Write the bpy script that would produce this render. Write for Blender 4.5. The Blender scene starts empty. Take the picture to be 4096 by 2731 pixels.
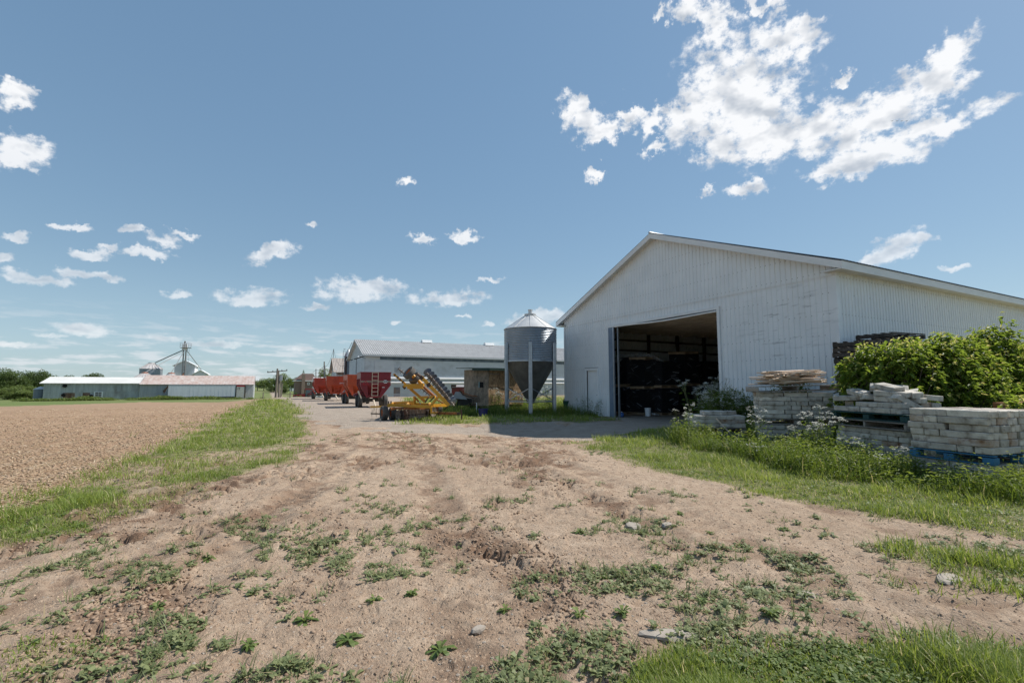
import bpy, math, random
import numpy as np
from mathutils import Vector, Matrix

random.seed(7)
rng = np.random.default_rng(11)
sc = bpy.context.scene
col = sc.collection
R = math.radians

# ------------------------------------------------------------------ camera
FPX, PITCH, YAW, EYE = 1895.0, 5.44, 27.5, 1.41      # focal length in photo pixels, degrees, degrees, metres
cam_d = bpy.data.cameras.new('camera'); cam = bpy.data.objects.new('camera', cam_d); col.objects.link(cam)
cam.location = (0, 0, EYE); cam.rotation_euler = (R(90 + PITCH), 0, R(-YAW))
cam_d.sensor_width = 36; cam_d.lens = 36 * FPX / 4096; cam_d.clip_start = .05; cam_d.clip_end = 9000
sc.camera = cam
sc.render.engine = 'CYCLES'
sc.cycles.max_bounces = 6; sc.cycles.transparent_max_bounces = 8
sc.view_settings.view_transform = 'Standard'; sc.view_settings.look = 'None'
sc.view_settings.exposure = EXPOSURE = 0.45; sc.view_settings.gamma = 1

# ------------------------------------------------------------------ sun and sky
SUN = Vector((.86, -.12, 1.0)).normalized()
sun_el = math.asin(SUN.z); sun_az = math.atan2(SUN.x, SUN.y)
ld = bpy.data.lights.new('sun', 'SUN'); ld.energy = 4.2; ld.angle = R(.53); ld.color = (1, .955, .88)
lo = bpy.data.objects.new('sun', ld); col.objects.link(lo); lo.rotation_euler = SUN.to_track_quat('Z', 'Y').to_euler()
lo.location = (60, 20, 80)

CLOUDS = [(54.45,29.52,5.87,6.74,49),(58.61,33.75,4.32,1.96,-17),(49.79,28.81,3.77,2.66,7),(56.83,25.37,5.81,2.36,1),(52.0,25.91,4.04,1.7,-11),(47.89,29.75,2.19,1.45,-10),(66.38,24.83,5.86,2.17,13),(71.01,26.48,2.68,2.01,8),(66.17,21.85,5.07,1.59,1),(70.72,22.7,4.39,1.12,5),(63.29,21.02,3.11,1.02,-3),(72.01,27.78,2.07,1.61,13),(61.28,25.12,3.54,2.7,6),(36.51,30.42,1.99,3.14,51),(39.16,28.92,3.87,1.12,2),(42.09,30.42,2.58,.95,-7),(44.88,29.15,1.92,1.13,9),(52.1,36.8,1.92,2.12,44),(49.06,38.82,2.53,1.16,3),(46.54,38.65,1.25,.64,-3),(57.55,37.0,2.17,.84,-16),(44.79,26.57,1.72,.79,1),(38.0,24.52,1.48,.62,28),(54.89,20.99,1.99,.85,0),(50.5,21.29,1.09,.57,27),(63.8,28.78,1.33,.6,14),(67.25,12.89,2.67,1.19,27),(69.16,13.32,1.04,.69,1),(65.56,12.16,1.79,.72,15),(70.89,10.44,.99,.31,-10),(-20.45,23.64,1.66,1.13,22),(-19.73,19.4,2.08,1.54,18),(-19.9,18.3,2.19,.86,18),(-19.73,12.5,.91,.5,13),(-19.97,10.58,.76,.5,11),(-17.94,9.26,2.63,.63,-2),(-16.33,14.01,1.46,.41,6),(-15.49,9.96,1.62,.5,-2),(-13.7,10.04,1.24,.44,-2),(-12.11,14.72,1.01,.64,-1),(-9.89,14.05,1.56,.87,-4),(-8.0,15.01,1.45,.51,-2),(-13.41,12.75,.98,.46,23),(-14.58,11.87,1.6,.51,4),(-10.66,12.68,2.15,.54,3),(-.09,14.32,2.93,1.16,27),(3.82,17.58,.74,.6,7),(14.03,23.59,1.3,.79,5),(16.41,17.32,1.83,.74,3),(21.53,17.74,2.15,.7,1),(-1.33,9.49,3.72,1.06,5),(9.61,11.14,5.61,1.64,3),(19.76,10.5,4.76,1.24,4),(4.76,8.82,1.72,.48,4),(25.04,12.87,1.61,.41,0),(-8.03,9.13,1.29,.55,18),(30.9,8.27,4.21,1.15,7),(21.46,8.35,1.05,.26,1),(13.76,7.39,.76,.36,12),(24.53,7.44,1.06,.37,0),(-14.59,5.11,2.43,.67,0),(-16.94,4.42,1.24,.34,4),(-8.66,4.74,1.86,.55,3),(-4.45,4.36,2.74,.49,3),(-18.85,3.55,1.16,.29,4),(3.37,4.2,1.33,.38,2),(5.84,3.89,1.15,.34,1),
          # the sky goes on outside the frame with clouds of the same kind
          (-40,14,5,1.4,6),(-52,26,6,3,20),(-70,11,5,1.2,3),(-33,31,3,1.5,12),(96,24,6,3,20),(108,12,5,1.3,8),(125,30,7,3.5,15),(90,9,4,1,5),(150,18,6,2,8),(-100,22,6,2.6,10),(-130,13,5,1.4,4),(-160,27,7,3,18),(175,12,5,1.3,5),(20,56,8,5,30),(-60,52,8,5,15),(110,55,9,5,40)]
w = bpy.data.worlds.new('World'); sc.world = w; w.use_nodes = True; w.cycles.sampling_method = 'MANUAL'; w.cycles.sample_map_resolution = 512
nt = w.node_tree; nt.nodes.clear()
def wn(t, **k):
    n = nt.nodes.new(t)
    for a, b in k.items(): setattr(n, a, b)
    return n
def wl(a, b): nt.links.new(a, b)
def wmath(op, a, b=None, c=None, clamp=False):
    n = wn('ShaderNodeMath', operation=op, use_clamp=clamp)
    for i, x in enumerate((a, b, c)):
        if x is None: continue
        if isinstance(x, (int, float)): n.inputs[i].default_value = x
        else: wl(x, n.inputs[i])
    return n.outputs[0]
sky = wn('ShaderNodeTexSky', sky_type='NISHITA'); sky.sun_disc = False
sky.sun_elevation = sun_el; sky.sun_rotation = sun_az
sky.altitude = 100; sky.air_density = 1.0; sky.dust_density = 0.25; sky.ozone_density = 1.0
tc = wn('ShaderNodeTexCoord'); sx = wn('ShaderNodeSeparateXYZ'); wl(tc.outputs['Generated'], sx.inputs[0])
az = wmath('ARCTAN2', sx.outputs[0], sx.outputs[1]); el = wmath('ARCSINE', sx.outputs[2])
ae = wn('ShaderNodeCombineXYZ'); wl(az, ae.inputs[0]); wl(el, ae.inputs[1])
def wnoise(vec, scale, detail, rough=.55, zoff=0.0, sy=1.0):
    m = wn('ShaderNodeMapping'); m.inputs['Scale'].default_value = (1, sy, 1); m.inputs['Location'].default_value = (zoff, zoff * .7, zoff)
    wl(vec, m.inputs[0])
    n = wn('ShaderNodeTexNoise', noise_dimensions='2D'); n.inputs['Scale'].default_value = scale; n.inputs['Detail'].default_value = detail; n.inputs['Roughness'].default_value = rough
    wl(m.outputs[0], n.inputs['Vector']); return n
# ragged edges: push the look-up direction about with noise
dn = wnoise(ae.outputs[0], 26, 4, .62)
dsub = wn('ShaderNodeVectorMath', operation='SUBTRACT'); wl(dn.outputs['Color'], dsub.inputs[0]); dsub.inputs[1].default_value = (.5, .5, .5); dflat = wn('ShaderNodeVectorMath', operation='MULTIPLY'); wl(dsub.outputs[0], dflat.inputs[0]); dflat.inputs[1].default_value = (1, 1, 0)
elf = wmath('MULTIPLY_ADD', el, 1.6, .10, True)
dsc = wn('ShaderNodeVectorMath', operation='SCALE'); wl(dflat.outputs[0], dsc.inputs[0]); wl(wmath('MULTIPLY', elf, .085), dsc.inputs['Scale'])
aed = wn('ShaderNodeVectorMath', operation='ADD'); wl(ae.outputs[0], aed.inputs[0]); wl(dsc.outputs[0], aed.inputs[1])
aeh = wn('ShaderNodeVectorMath', operation='ADD'); wl(aed.outputs[0], aeh.inputs[0]); aeh.inputs[1].default_value = (0, 0, 1)
aef = aeh
def field(vec, grow=1.42):
    D = None
    for ci, (a, e, L, S, r) in enumerate(CLOUDS):
        if 29 < ci < 67: L *= .93; S *= .84
        a, e, r, L, S = R(a), R(e), R(r), R(L) * grow, R(S) * grow; c, s_ = math.cos(r), math.sin(r)
        du = wn('ShaderNodeVectorMath', operation='DOT_PRODUCT'); wl(vec, du.inputs[0]); du.inputs[1].default_value = (c / L, s_ / L, -(a * c + e * s_) / L)
        dv = wn('ShaderNodeVectorMath', operation='DOT_PRODUCT'); wl(vec, dv.inputs[0]); dv.inputs[1].default_value = (-s_ / S, c / S, (a * s_ - e * c) / S)
        q = wmath('MULTIPLY_ADD', dv.outputs['Value'], dv.outputs['Value'], wmath('MULTIPLY', du.outputs['Value'], du.outputs['Value']))
        D = q if D is None else wmath('MINIMUM', D, q)
    return wmath('SUBTRACT', 1.0, wmath('SQRT', D), clamp=True)
F = field(aef.outputs[0])
n1 = wnoise(ae.outputs[0], 34, 6, .62, 3.1, 1.5).outputs['Fac']
n2 = wnoise(ae.outputs[0], 11, 2, .55, 9.7, 1.6).outputs['Fac']
edge = wn('ShaderNodeMapRange', interpolation_type='SMOOTHSTEP'); wl(F, edge.inputs[0]); edge.inputs[1].default_value = 0; edge.inputs[2].default_value = .34
nsum = wmath('MULTIPLY_ADD', wmath('SUBTRACT', n1, .5), 1.5, wmath('MULTIPLY', wmath('SUBTRACT', n2, .5), .6))
dens = wmath('MULTIPLY_ADD', nsum, edge.outputs[0], F)
mr = wn('ShaderNodeMapRange', interpolation_type='SMOOTHSTEP'); wl(dens, mr.inputs[0]); mr.inputs[1].default_value = .12; mr.inputs[2].default_value = .72
cover = mr.outputs[0]
# thin broken sheets low over the horizon, all the way round
nh = wnoise(ae.outputs[0], 13, 4, .6, 5.3, 6.5).outputs['Fac']
lowm = wn('ShaderNodeMapRange', interpolation_type='SMOOTHSTEP'); wl(el, lowm.inputs[0]); lowm.inputs[1].default_value = R(8.5); lowm.inputs[2].default_value = R(2.0)
mh = wn('ShaderNodeMapRange', interpolation_type='SMOOTHSTEP'); wl(nh, mh.inputs[0]); mh.inputs[1].default_value = .47; mh.inputs[2].default_value = .68
lowc = wmath('MULTIPLY', wmath('MULTIPLY', mh.outputs[0], lowm.outputs[0]), .62)
haze_f = wn('ShaderNodeMapRange', interpolation_type='SMOOTHSTEP'); wl(el, haze_f.inputs[0]); haze_f.inputs[1].default_value = R(14); haze_f.inputs[2].default_value = R(-1); haze_f.inputs[4].default_value = .42
# shading: thick middles and undersides are greyer
thick = wn('ShaderNodeMapRange', interpolation_type='SMOOTHSTEP'); wl(wmath('ADD', F, wmath('MULTIPLY', wmath('SUBTRACT', wnoise(ae.outputs[0], 15, 3, .5, 1.7, 1.7).outputs['Fac'], .5), 1.5)), thick.inputs[0]); thick.inputs[1].default_value = .40; thick.inputs[2].default_value = .95
aeo = wn('ShaderNodeVectorMath', operation='ADD'); wl(ae.outputs[0], aeo.inputs[0]); aeo.inputs[1].default_value = (.016, .020, 0)
emb = wmath('SUBTRACT', wnoise(aeo.outputs[0], 15, 3, .5, 1.7, 1.7).outputs['Fac'], wnoise(ae.outputs[0], 15, 3, .5, 1.7, 1.7).outputs['Fac'])
shade = wmath('ADD', wmath('MULTIPLY', thick.outputs[0], .30), wmath('MULTIPLY', emb, 3.2), clamp=True)
ccol = wn('ShaderNodeMix', data_type='RGBA'); wl(shade, ccol.inputs[0])
ccol.inputs[6].default_value = (.73, .735, .745, 1); ccol.inputs[7].default_value = (.40, .435, .485, 1)
hsv = wn('ShaderNodeHueSaturation'); hsv.inputs['Saturation'].default_value = 1.6; hsv.inputs['Value'].default_value = .49; 
SKY_STRENGTH = 0.115
gam = wn('ShaderNodeGamma'); gam.inputs[1].default_value = .42
skyk = wn('ShaderNodeVectorMath', operation='SCALE'); wl(sky.outputs[0], skyk.inputs[0]); skyk.inputs['Scale'].default_value = SKY_STRENGTH; wl(skyk.outputs[0], gam.inputs[0]); wl(gam.outputs[0], hsv.inputs['Color'])
hz = wn('ShaderNodeMix', data_type='RGBA'); wl(haze_f.outputs[0], hz.inputs[0]); tintn = wn('ShaderNodeVectorMath', operation='MULTIPLY'); wl(hsv.outputs[0], tintn.inputs[0]); tintn.inputs[1].default_value = (.91, 1.03, 1.09); wl(tintn.outputs[0], hz.inputs[6]); hz.inputs[7].default_value = (.30, .44, .57, 1)
mx0 = wn('ShaderNodeMix', data_type='RGBA'); wl(lowc, mx0.inputs[0]); wl(hz.outputs[2], mx0.inputs[6]); mx0.inputs[7].default_value = (.60, .62, .65, 1)
# far clouds fade into the air
fade = wn('ShaderNodeMapRange', interpolation_type='SMOOTHSTEP'); wl(el, fade.inputs[0]); fade.inputs[1].default_value = R(2); fade.inputs[2].default_value = R(26); fade.inputs[3].default_value = .48; fade.inputs[4].default_value = .95
mx1 = wn('ShaderNodeMix', data_type='RGBA'); wl(wmath('MULTIPLY', cover, fade.outputs[0]), mx1.inputs[0]); wl(mx0.outputs[2], mx1.inputs[6]); wl(ccol.outputs[2], mx1.inputs[7])
bg = wn('ShaderNodeBackground'); wl(mx1.outputs[2], bg.inputs[0]); bg.inputs[1].default_value = 1.0
ow = wn('ShaderNodeOutputWorld'); wl(bg.outputs[0], ow.inputs[0])

# ------------------------------------------------------------------ survey helpers: photo pixel -> point in the place
_p, _y = math.atan(180.5 / FPX), R(YAW)
FW = np.array([math.sin(_y) * math.cos(_p), math.cos(_y) * math.cos(_p), math.sin(_p)])
RT = np.array([math.cos(_y), -math.sin(_y), 0]); UP = np.cross(RT, FW)
EYEP = np.array([0, 0, EYE])
def ray(x, y): return FW + RT * (x - 2048) / FPX + UP * (1365.5 - y) / FPX
def at(x, y, d):                      # the point at distance d along the optical axis
    return EYEP + ray(x, y) * d
def ss(a, b, x):
    t = np.clip((np.asarray(x, float) - a) / (b - a), 0, 1); return t * t * (3 - 2 * t)
def terrain(x, y):
    x = np.asarray(x, float); y = np.asarray(y, float)
    left = -1.5 * ss(22, 130, y); right = -1.75 * ss(69, 116, y)
    k = ss(-7, 3, x)
    z = left * (1 - k) + right * k
    z = z + .9 * ss(175, 330, y) + .3 * ss(400, 900, y)
    z = z - .25 * ss(30, 140, -y)
    z = z - .27 * np.exp(-((x - 7.4) / 2.9) ** 2 - np.where(y > 14.6, (y - 14.6) / 2.4, (y - 14.6) / 3.6) ** 2)
    return z
def gp(x, y):                         # where the ray through a pixel meets the land
    d = ray(x, y); t0 = .5
    for t in np.geomspace(.8, 3000, 900):
        p = EYEP + d * t
        if p[2] <= terrain(p[0], p[1]):
            a, b = t0, t
            for _ in range(30):
                m = .5 * (a + b); p = EYEP + d * m
                if p[2] <= terrain(p[0], p[1]): b = m
                else: a = m
            return EYEP + d * b
        t0 = t
    return EYEP + d * 3000
def onY(x, y, Y): d = ray(x, y); return EYEP + d * (Y / d[1])
def onX(x, y, X): d = ray(x, y); return EYEP + d * (X / d[0])

# ------------------------------------------------------------------ materials
def _clamp(c): return tuple(min(1, max(0, v)) for v in c)
MATS = {}
def mat(name, c, c2=None, rough=.65, metal=0.0, scale=4.0, detail=5.0, lo=.35, hi=.65, stretch=(1, 1, 1), bump=0.0, bscale=30.0, rand=0.0, spec=.4, c3=None, s3=1.5, lo3=.55, hi3=.7, coords='Object', st3=(1,1,1), alpha=None, trans=0.0):
    if name in MATS: return MATS[name]
    m = bpy.data.materials.new(name); m.use_nodes = True; t = m.node_tree; N = t.nodes; b = N['Principled BSDF']
    def nn(k): return N.new(k)
    tcn = nn('ShaderNodeTexCoord')
    def noise(sc_, stv, det, off=0.0):
        mp = nn('ShaderNodeMapping'); mp.inputs['Scale'].default_value = stv; mp.inputs['Location'].default_value = (off, off, off)
        t.links.new(tcn.outputs[coords], mp.inputs[0])
        n = nn('ShaderNodeTexNoise'); n.inputs['Scale'].default_value = sc_; n.inputs['Detail'].default_value = det; n.inputs['Roughness'].default_value = .6
        t.links.new(mp.outputs[0], n.inputs['Vector']); return n
    if c2 is None: c2 = tuple(v * .78 for v in c)
    def mixc(fac, a, bb):
        x = nn('ShaderNodeMix'); x.data_type = 'RGBA'; t.links.new(fac, x.inputs[0])
        for i, v in ((6, a), (7, bb)):
            if isinstance(v, tuple): x.inputs[i].default_value = (*_clamp(v), 1)
            else: t.links.new(v, x.inputs[i])
        return x.outputs[2]
    def rng_(o, a, bb):
        r = nn('ShaderNodeMapRange'); r.inputs[1].default_value = a; r.inputs[2].default_value = bb; t.links.new(o, r.inputs[0]); return r.outputs[0]
    n1_ = noise(scale, stretch, detail)
    o = mixc(rng_(n1_.outputs['Fac'], lo, hi), c, c2)
    if c3 is not None: o = mixc(rng_(noise(s3, st3, 6, 7.3).outputs['Fac'], lo3, hi3), o, c3)
    if rand:
        oi = nn('ShaderNodeObjectInfo'); hs = nn('ShaderNodeHueSaturation')
        t.links.new(rng_(oi.outputs['Random'], 0, 1), hs.inputs['Value'])
        r = hs.inputs['Value'].links[0].from_node; r.inputs[3].default_value = 1 - rand; r.inputs[4].default_value = 1 + rand
        t.links.new(o, hs.inputs['Color']); o = hs.outputs[0]
    t.links.new(o, b.inputs['Base Color'])
    b.inputs['Roughness'].default_value = rough; b.inputs['Metallic'].default_value = metal; b.inputs['Specular IOR Level'].default_value = spec
    if trans: b.inputs['Transmission Weight'].default_value = trans
    if alpha is not None: b.inputs['Alpha'].default_value = alpha
    if bump:
        bn = nn('ShaderNodeBump'); bn.inputs['Strength'].default_value = bump; bn.inputs['Distance'].default_value = .02
        t.links.new(noise(bscale, stretch, 4, 3.3).outputs['Fac'], bn.inputs['Height']); t.links.new(bn.outputs[0], b.inputs['Normal'])
    MATS[name] = m; return m
def leafmat(name, c, c2, c3=None, trans=.45, rough=.55):
    """foliage: colour by the 'tint' of each leaf, part of the light comes through"""
    m = bpy.data.materials.new(name); m.use_nodes = True; t = m.node_tree; N = t.nodes; b = N['Principled BSDF']; out = N['Material Output']
    a = N.new('ShaderNodeAttribute'); a.attribute_name = 'tint'
    r = N.new('ShaderNodeValToRGB'); t.links.new(a.outputs['Fac'], r.inputs[0])
    r.color_ramp.elements[0].color = (*c, 1); r.color_ramp.elements[1].color = (*c2, 1); r.color_ramp.elements[1].position = .8
    if c3: e = r.color_ramp.elements.new(.97); e.color = (*c3, 1)
    t.links.new(r.outputs[0], b.inputs['Base Color']); b.inputs['Roughness'].default_value = rough; b.inputs['Specular IOR Level'].default_value = .35
    tr = N.new('ShaderNodeBsdfTranslucent'); hs = N.new('ShaderNodeHueSaturation'); hs.inputs['Hue'].default_value = .485; hs.inputs['Value'].default_value = 1.5; hs.inputs['Saturation'].default_value = 1.08
    t.links.new(r.outputs[0], hs.inputs['Color']); t.links.new(hs.outputs[0], tr.inputs[0])
    mx = N.new('ShaderNodeMixShader'); mx.inputs[0].default_value = trans; t.links.new(b.outputs[0], mx.inputs[1]); t.links.new(tr.outputs[0], mx.inputs[2]); t.links.new(mx.outputs[0], out.inputs[0])
    MATS[name] = m; return m

# ------------------------------------------------------------------ object helpers
def tag(o, label=None, cat=None, group=None, kind=None):
    if label: o['label'] = label
    if cat: o['category'] = cat
    if group: o['group'] = group
    if kind: o['kind'] = kind
    return o
def empty(name, loc=(0, 0, 0), rz=0.0, label=None, cat=None, group=None):
    o = bpy.data.objects.new(name, None); col.objects.link(o); o.location = tuple(float(v) for v in loc); o.rotation_euler.z = rz; o.empty_display_size = .2
    return tag(o, label, cat, group)
def link(name, me, parent=None, loc=None, rot=None):
    o = bpy.data.objects.new(name, me); col.objects.link(o)
    if parent is not None: o.parent = parent
    if loc is not None: o.location = tuple(float(v) for v in loc)
    if rot is not None: o.rotation_euler = rot
    return o
def copy_tree(o, parent=None):
    c = o.copy(); col.objects.link(c); c.parent = parent
    for ch in o.children: copy_tree(ch, c)
    return c
def V3(p): return Vector(tuple(float(x) for x in p))
class MB:
    def __init__(s): s.v = []; s.f = []
    def add(s, vs, fs):
        b = len(s.v); s.v += [tuple(float(x) for x in p) for p in vs]; s.f += [tuple(i + b for i in f) for f in fs]; return s
    def box(s, c, d, M=None):
        hx, hy, hz_ = d[0] / 2, d[1] / 2, d[2] / 2
        vs = [Vector((x, y, z)) for z in (-hz_, hz_) for y in (-hy, hy) for x in (-hx, hx)]
        if M is not None: vs = [M @ v for v in vs]
        c = V3(c)
        return s.add([v + c for v in vs], [(0, 2, 3, 1), (4, 5, 7, 6), (0, 1, 5, 4), (2, 6, 7, 3), (0, 4, 6, 2), (1, 3, 7, 5)])
    def bb(s, x0, x1, y0, y1, z0, z1): return s.box(((x0 + x1) / 2, (y0 + y1) / 2, (z0 + z1) / 2), (x1 - x0, y1 - y0, z1 - z0))
    def _frame(s, p0, p1, up=None):
        d = (p1 - p0).normalized(); u = Vector(up) if up is not None else Vector((0, 0, 1))
        if abs(d.dot(u)) > .97: u = Vector((0, 1, 0))
        x = d.cross(u).normalized(); y = x.cross(d).normalized(); return d, x, y
    def beam(s, p0, p1, w_, h_, up=None):
        p0, p1 = V3(p0), V3(p1); d, x, y = s._frame(p0, p1, up)
        vs = [p + x * a * w_ / 2 + y * b * h_ / 2 for p in (p0, p1) for a, b in ((-1, -1), (1, -1), (1, 1), (-1, 1))]
        return s.add(vs, [(0, 3, 2, 1), (4, 5, 6, 7), (0, 1, 5, 4), (1, 2, 6, 5), (2, 3, 7, 6), (3, 0, 4, 7)])
    def tube(s, p0, p1, r0, r1=None, n=10, cap=True):
        p0, p1 = V3(p0), V3(p1); r1 = r0 if r1 is None else r1; d, x, y = s._frame(p0, p1)
        vs = []
        for p, r in ((p0, r0), (p1, r1)):
            for i in range(n): a = 2 * math.pi * i / n; vs.append(p + (x * math.cos(a) + y * math.sin(a)) * r)
        fs = [(i, (i + 1) % n, n + (i + 1) % n, n + i) for i in range(n)]
        if cap: fs += [tuple(range(n - 1, -1, -1)), tuple(range(n, 2 * n))]
        return s.add(vs, fs)
    def path(s, pts, r, n=6):
        pts = [V3(p) for p in pts]; vs = []; k = len(pts)
        for i, p in enumerate(pts):
            d, x, y = s._frame(pts[max(0, i - 1)], pts[min(k - 1, i + 1)])
            rr = r[i] if isinstance(r, (list, tuple)) else r
            for j in range(n): a = 2 * math.pi * j / n; vs.append(p + (x * math.cos(a) + y * math.sin(a)) * rr)
        fs = [(i * n + j, i * n + (j + 1) % n, (i + 1) * n + (j + 1) % n, (i + 1) * n + j) for i in range(k - 1) for j in range(n)]
        fs += [tuple(range(n - 1, -1, -1)), tuple((k - 1) * n + j for j in range(n))]
        return s.add(vs, fs)
    def lathe(s, prof, n=24, c=(0, 0, 0), axis=(0, 0, 1), caps=False):
        ax = Vector(axis).normalized(); q = Vector((0, 0, 1)).rotation_difference(ax); c = V3(c); vs = []
        for r, z in prof:
            for i in range(n): a = 2 * math.pi * i / n; vs.append(q @ Vector((r * math.cos(a), r * math.sin(a), z)) + c)
        m = len(prof)
        fs = [(k * n + i, k * n + (i + 1) % n, (k + 1) * n + (i + 1) % n, (k + 1) * n + i) for k in range(m - 1) for i in range(n)]
        if caps: fs += [tuple(range(n - 1, -1, -1)), tuple((m - 1) * n + i for i in range(n))]
        return s.add(vs, fs)
    def prism(s, poly, ext):
        """poly: list of 3-D points in a plane, ext: extrusion vector"""
        n = len(poly); e = V3(ext); a = [V3(p) for p in poly]
        return s.add(a + [p + e for p in a], [tuple(range(n - 1, -1, -1)), tuple(range(n, 2 * n))] + [(i, (i + 1) % n, n + (i + 1) % n, n + i) for i in range(n)])
    def face(s, *pts): return s.add(pts, [tuple(range(len(pts)))])
    def mesh(s, name, m, smooth=None):
        me = bpy.data.meshes.new(name); me.from_pydata(s.v, [], s.f); me.update()
        if m is not None: me.materials.append(m)
        if smooth is not None:
            me.shade_smooth(); me.set_sharp_from_angle(angle=R(smooth))
        return me
    def build(s, name, m, parent=None, world=False, smooth=None):
        """world=True: the points are world points, shift them under the parent Empty"""
        if world and parent is not None:
            M = parent.matrix_basis.copy(); q = parent.parent
            while q is not None: M = q.matrix_basis @ M; q = q.parent
            inv = M.inverted(); s.v = [tuple(inv @ Vector(p)) for p in s.v]
        return link(name, s.mesh(name, m, smooth), parent)
def np_mesh(name, V, T, m, tint=None, attrs=None, smooth=False, parent=None):
    me = bpy.data.meshes.new(name); V = np.ascontiguousarray(V, np.float32).reshape(-1, 3); T = np.ascontiguousarray(T, np.int32).reshape(-1, 3)
    me.vertices.add(len(V)); me.vertices.foreach_set('co', V.ravel()); me.loops.add(T.size); me.loops.foreach_set('vertex_index', T.ravel())
    me.polygons.add(len(T)); me.polygons.foreach_set('loop_start', np.arange(0, T.size, 3, dtype=np.int32))
    me.polygons.foreach_set('use_smooth', np.full(len(T), smooth))
    for k, a in ((attrs or {}) | ({'tint': tint} if tint is not None else {})).items():
        at_ = me.attributes.new(k, 'FLOAT', 'POINT'); at_.data.foreach_set('value', np.ascontiguousarray(a, np.float32).ravel())
    me.materials.append(m); me.update(); me.validate()
    return link(name, me, parent)

# value noise in numpy, for the lie of the ground and for where plants grow
_perm = np.random.default_rng(3).random((256, 256))
def vnoise(x, y):
    xi = np.floor(x).astype(int); yi = np.floor(y).astype(int); fx = x - xi; fy = y - yi
    fx = fx * fx * (3 - 2 * fx); fy = fy * fy * (3 - 2 * fy)
    g_ = lambda a, b: _perm[a & 255, b & 255]
    return (g_(xi, yi) * (1 - fx) + g_(xi + 1, yi) * fx) * (1 - fy) + (g_(xi, yi + 1) * (1 - fx) + g_(xi + 1, yi + 1) * fx) * fy
def fbm(x, y, s, o=4, off=0.0, g_=.5):
    t = 0; a = 1; n = 0
    for i in range(o):
        c, sn = math.cos(.6 * i + .3), math.sin(.6 * i + .3)
        t = t + a * vnoise((x * c - y * sn) * s + off + 17.3 * i, (x * sn + y * c) * s + off * 1.7 + 5.1 * i); n += a; a *= g_; s *= 2.03
    return t / n
def inpoly(x, y, poly):
    x = np.asarray(x); r = np.zeros(x.shape, bool); n = len(poly)
    for i in range(n):
        x0, y0 = poly[i]; x1, y1 = poly[(i + 1) % n]
        c = ((y0 > y) != (y1 > y)); r ^= c & (x < (x1 - x0) * (y - y0) / ((y1 - y0) if y1 != y0 else 1e-9) + x0)
    return r
# ------------------------------------------------------------------ the ground: one sheet to the horizon
def gD(x, y): p = gp(x / .57422, y / .57422); return (float(p[0]), float(p[1]))
_edge = [gD(*q) for q in ((591, 917), (540, 945), (400, 1010), (270, 1075), (130, 1140), (0, 1195))]
FIELD = _edge + [(_edge[-1][0] - 2.2, _edge[-1][1] - 3.2), (-70, -4), (-90, 70), gD(0, 934), gD(330, 923)]
VERGE = _edge + [(-4.4, 3.2), gD(0, 1272), gD(60, 1250), gD(200, 1212), gD(400, 1143), gD(560, 1092), gD(690, 1050), gD(699, 985), gD(687, 950), gD(664, 918), (1.4, 62), (1.6, 69), (2.2, 110), (-1.5, 118), (-1.2, 85)]
RIGHT = [gD(1372, 1010), gD(1345, 1030), gD(1420, 1052), gD(1560, 1092), gD(1760, 1137), gD(2000, 1182), gD(2200, 1217), gD(2352, 1243), (7.5, -.2), (40, -6), (60, 7.6), (14.5, 7.6), (14.45, 11.4), (12.3, 11.3), gD(1545, 978)]
SILO = [gD(925, 973), gD(985, 973), gD(1100, 971), gD(1300, 969), gD(1418, 964), (14.5, 17.9), (14.5, 22), (60, 22), (60, 62), (20, 64), (15.5, 60), gD(940, 938), gD(930, 950)]
CORNER = [gD(1455, 1600), gD(1490, 1535), gD(1560, 1497), gD(1690, 1500), gD(1830, 1468), gD(1950, 1488), gD(2100, 1478), gD(2210, 1508), gD(2352, 1497), gD(2500, 1500), gD(2500, 1640), (1.0, 1.0)]
BAND = [gD(1990, 1250), gD(2100, 1255), gD(2250, 1288), gD(2420, 1308), gD(2420, 1402), gD(2270, 1368), gD(2180, 1312), gD(2080, 1282)]
BAND2 = [gD(1145, 1292), gD(1185, 1290), gD(1225, 1370), gD(1255, 1420), gD(1225, 1425), gD(1180, 1370)]
BAND3 = [gD(1995, 1308), gD(2060, 1325), gD(2200, 1385), gD(2300, 1412), gD(2250, 1408), gD(2120, 1370)]
LEFTC = [gD(-30, 1600), gD(-30, 1500), gD(120, 1470), gD(230, 1460), gD(180, 1500), gD(60, 1545), gD(60, 1600)]
LEFTD = [gD(250, 1600), gD(350, 1510), gD(440, 1475), gD(470, 1520), gD(400, 1560), gD(370, 1600)]
GRAVEL = [(1.8, 20), (2.0, 30), (1.4, 62), (1.6, 69), (2.4, 118), (2.6, 150), (2.6, 260), (5.2, 260), (5.4, 150), (5.6, 118), (7, 72), (11.8, 66), (30, 65.5), (30, 62), (20, 64), (15.5, 60), gD(940, 938), gD(925, 973), gD(1418, 968), (14.5, 17.9), (45, 18), (45, 11), (14.5, 11.6), (12.2, 11.4), gD(1545, 980), gD(1372, 1012), gD(1250, 1010), gD(1120, 1000), gD(900, 990)]
FARGRASS = [gD(0, 934), gD(330, 923), gD(591, 917), (-.6, 118), (3, 135), (-1, 140), (-60, 141), (-90, 150), (-140, 90), (-90, 70)]
def warp(x, y, a=.35, o=0.0):
    d = np.hypot(x, y); k = a * np.clip(d / 9, .35, 2.2)
    return x + k * (fbm(x, y, 1.1, 4, 3.0 + o) - .5) * 2, y + k * (fbm(x, y, 1.1, 4, 41.0 + o) - .5) * 2
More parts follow.
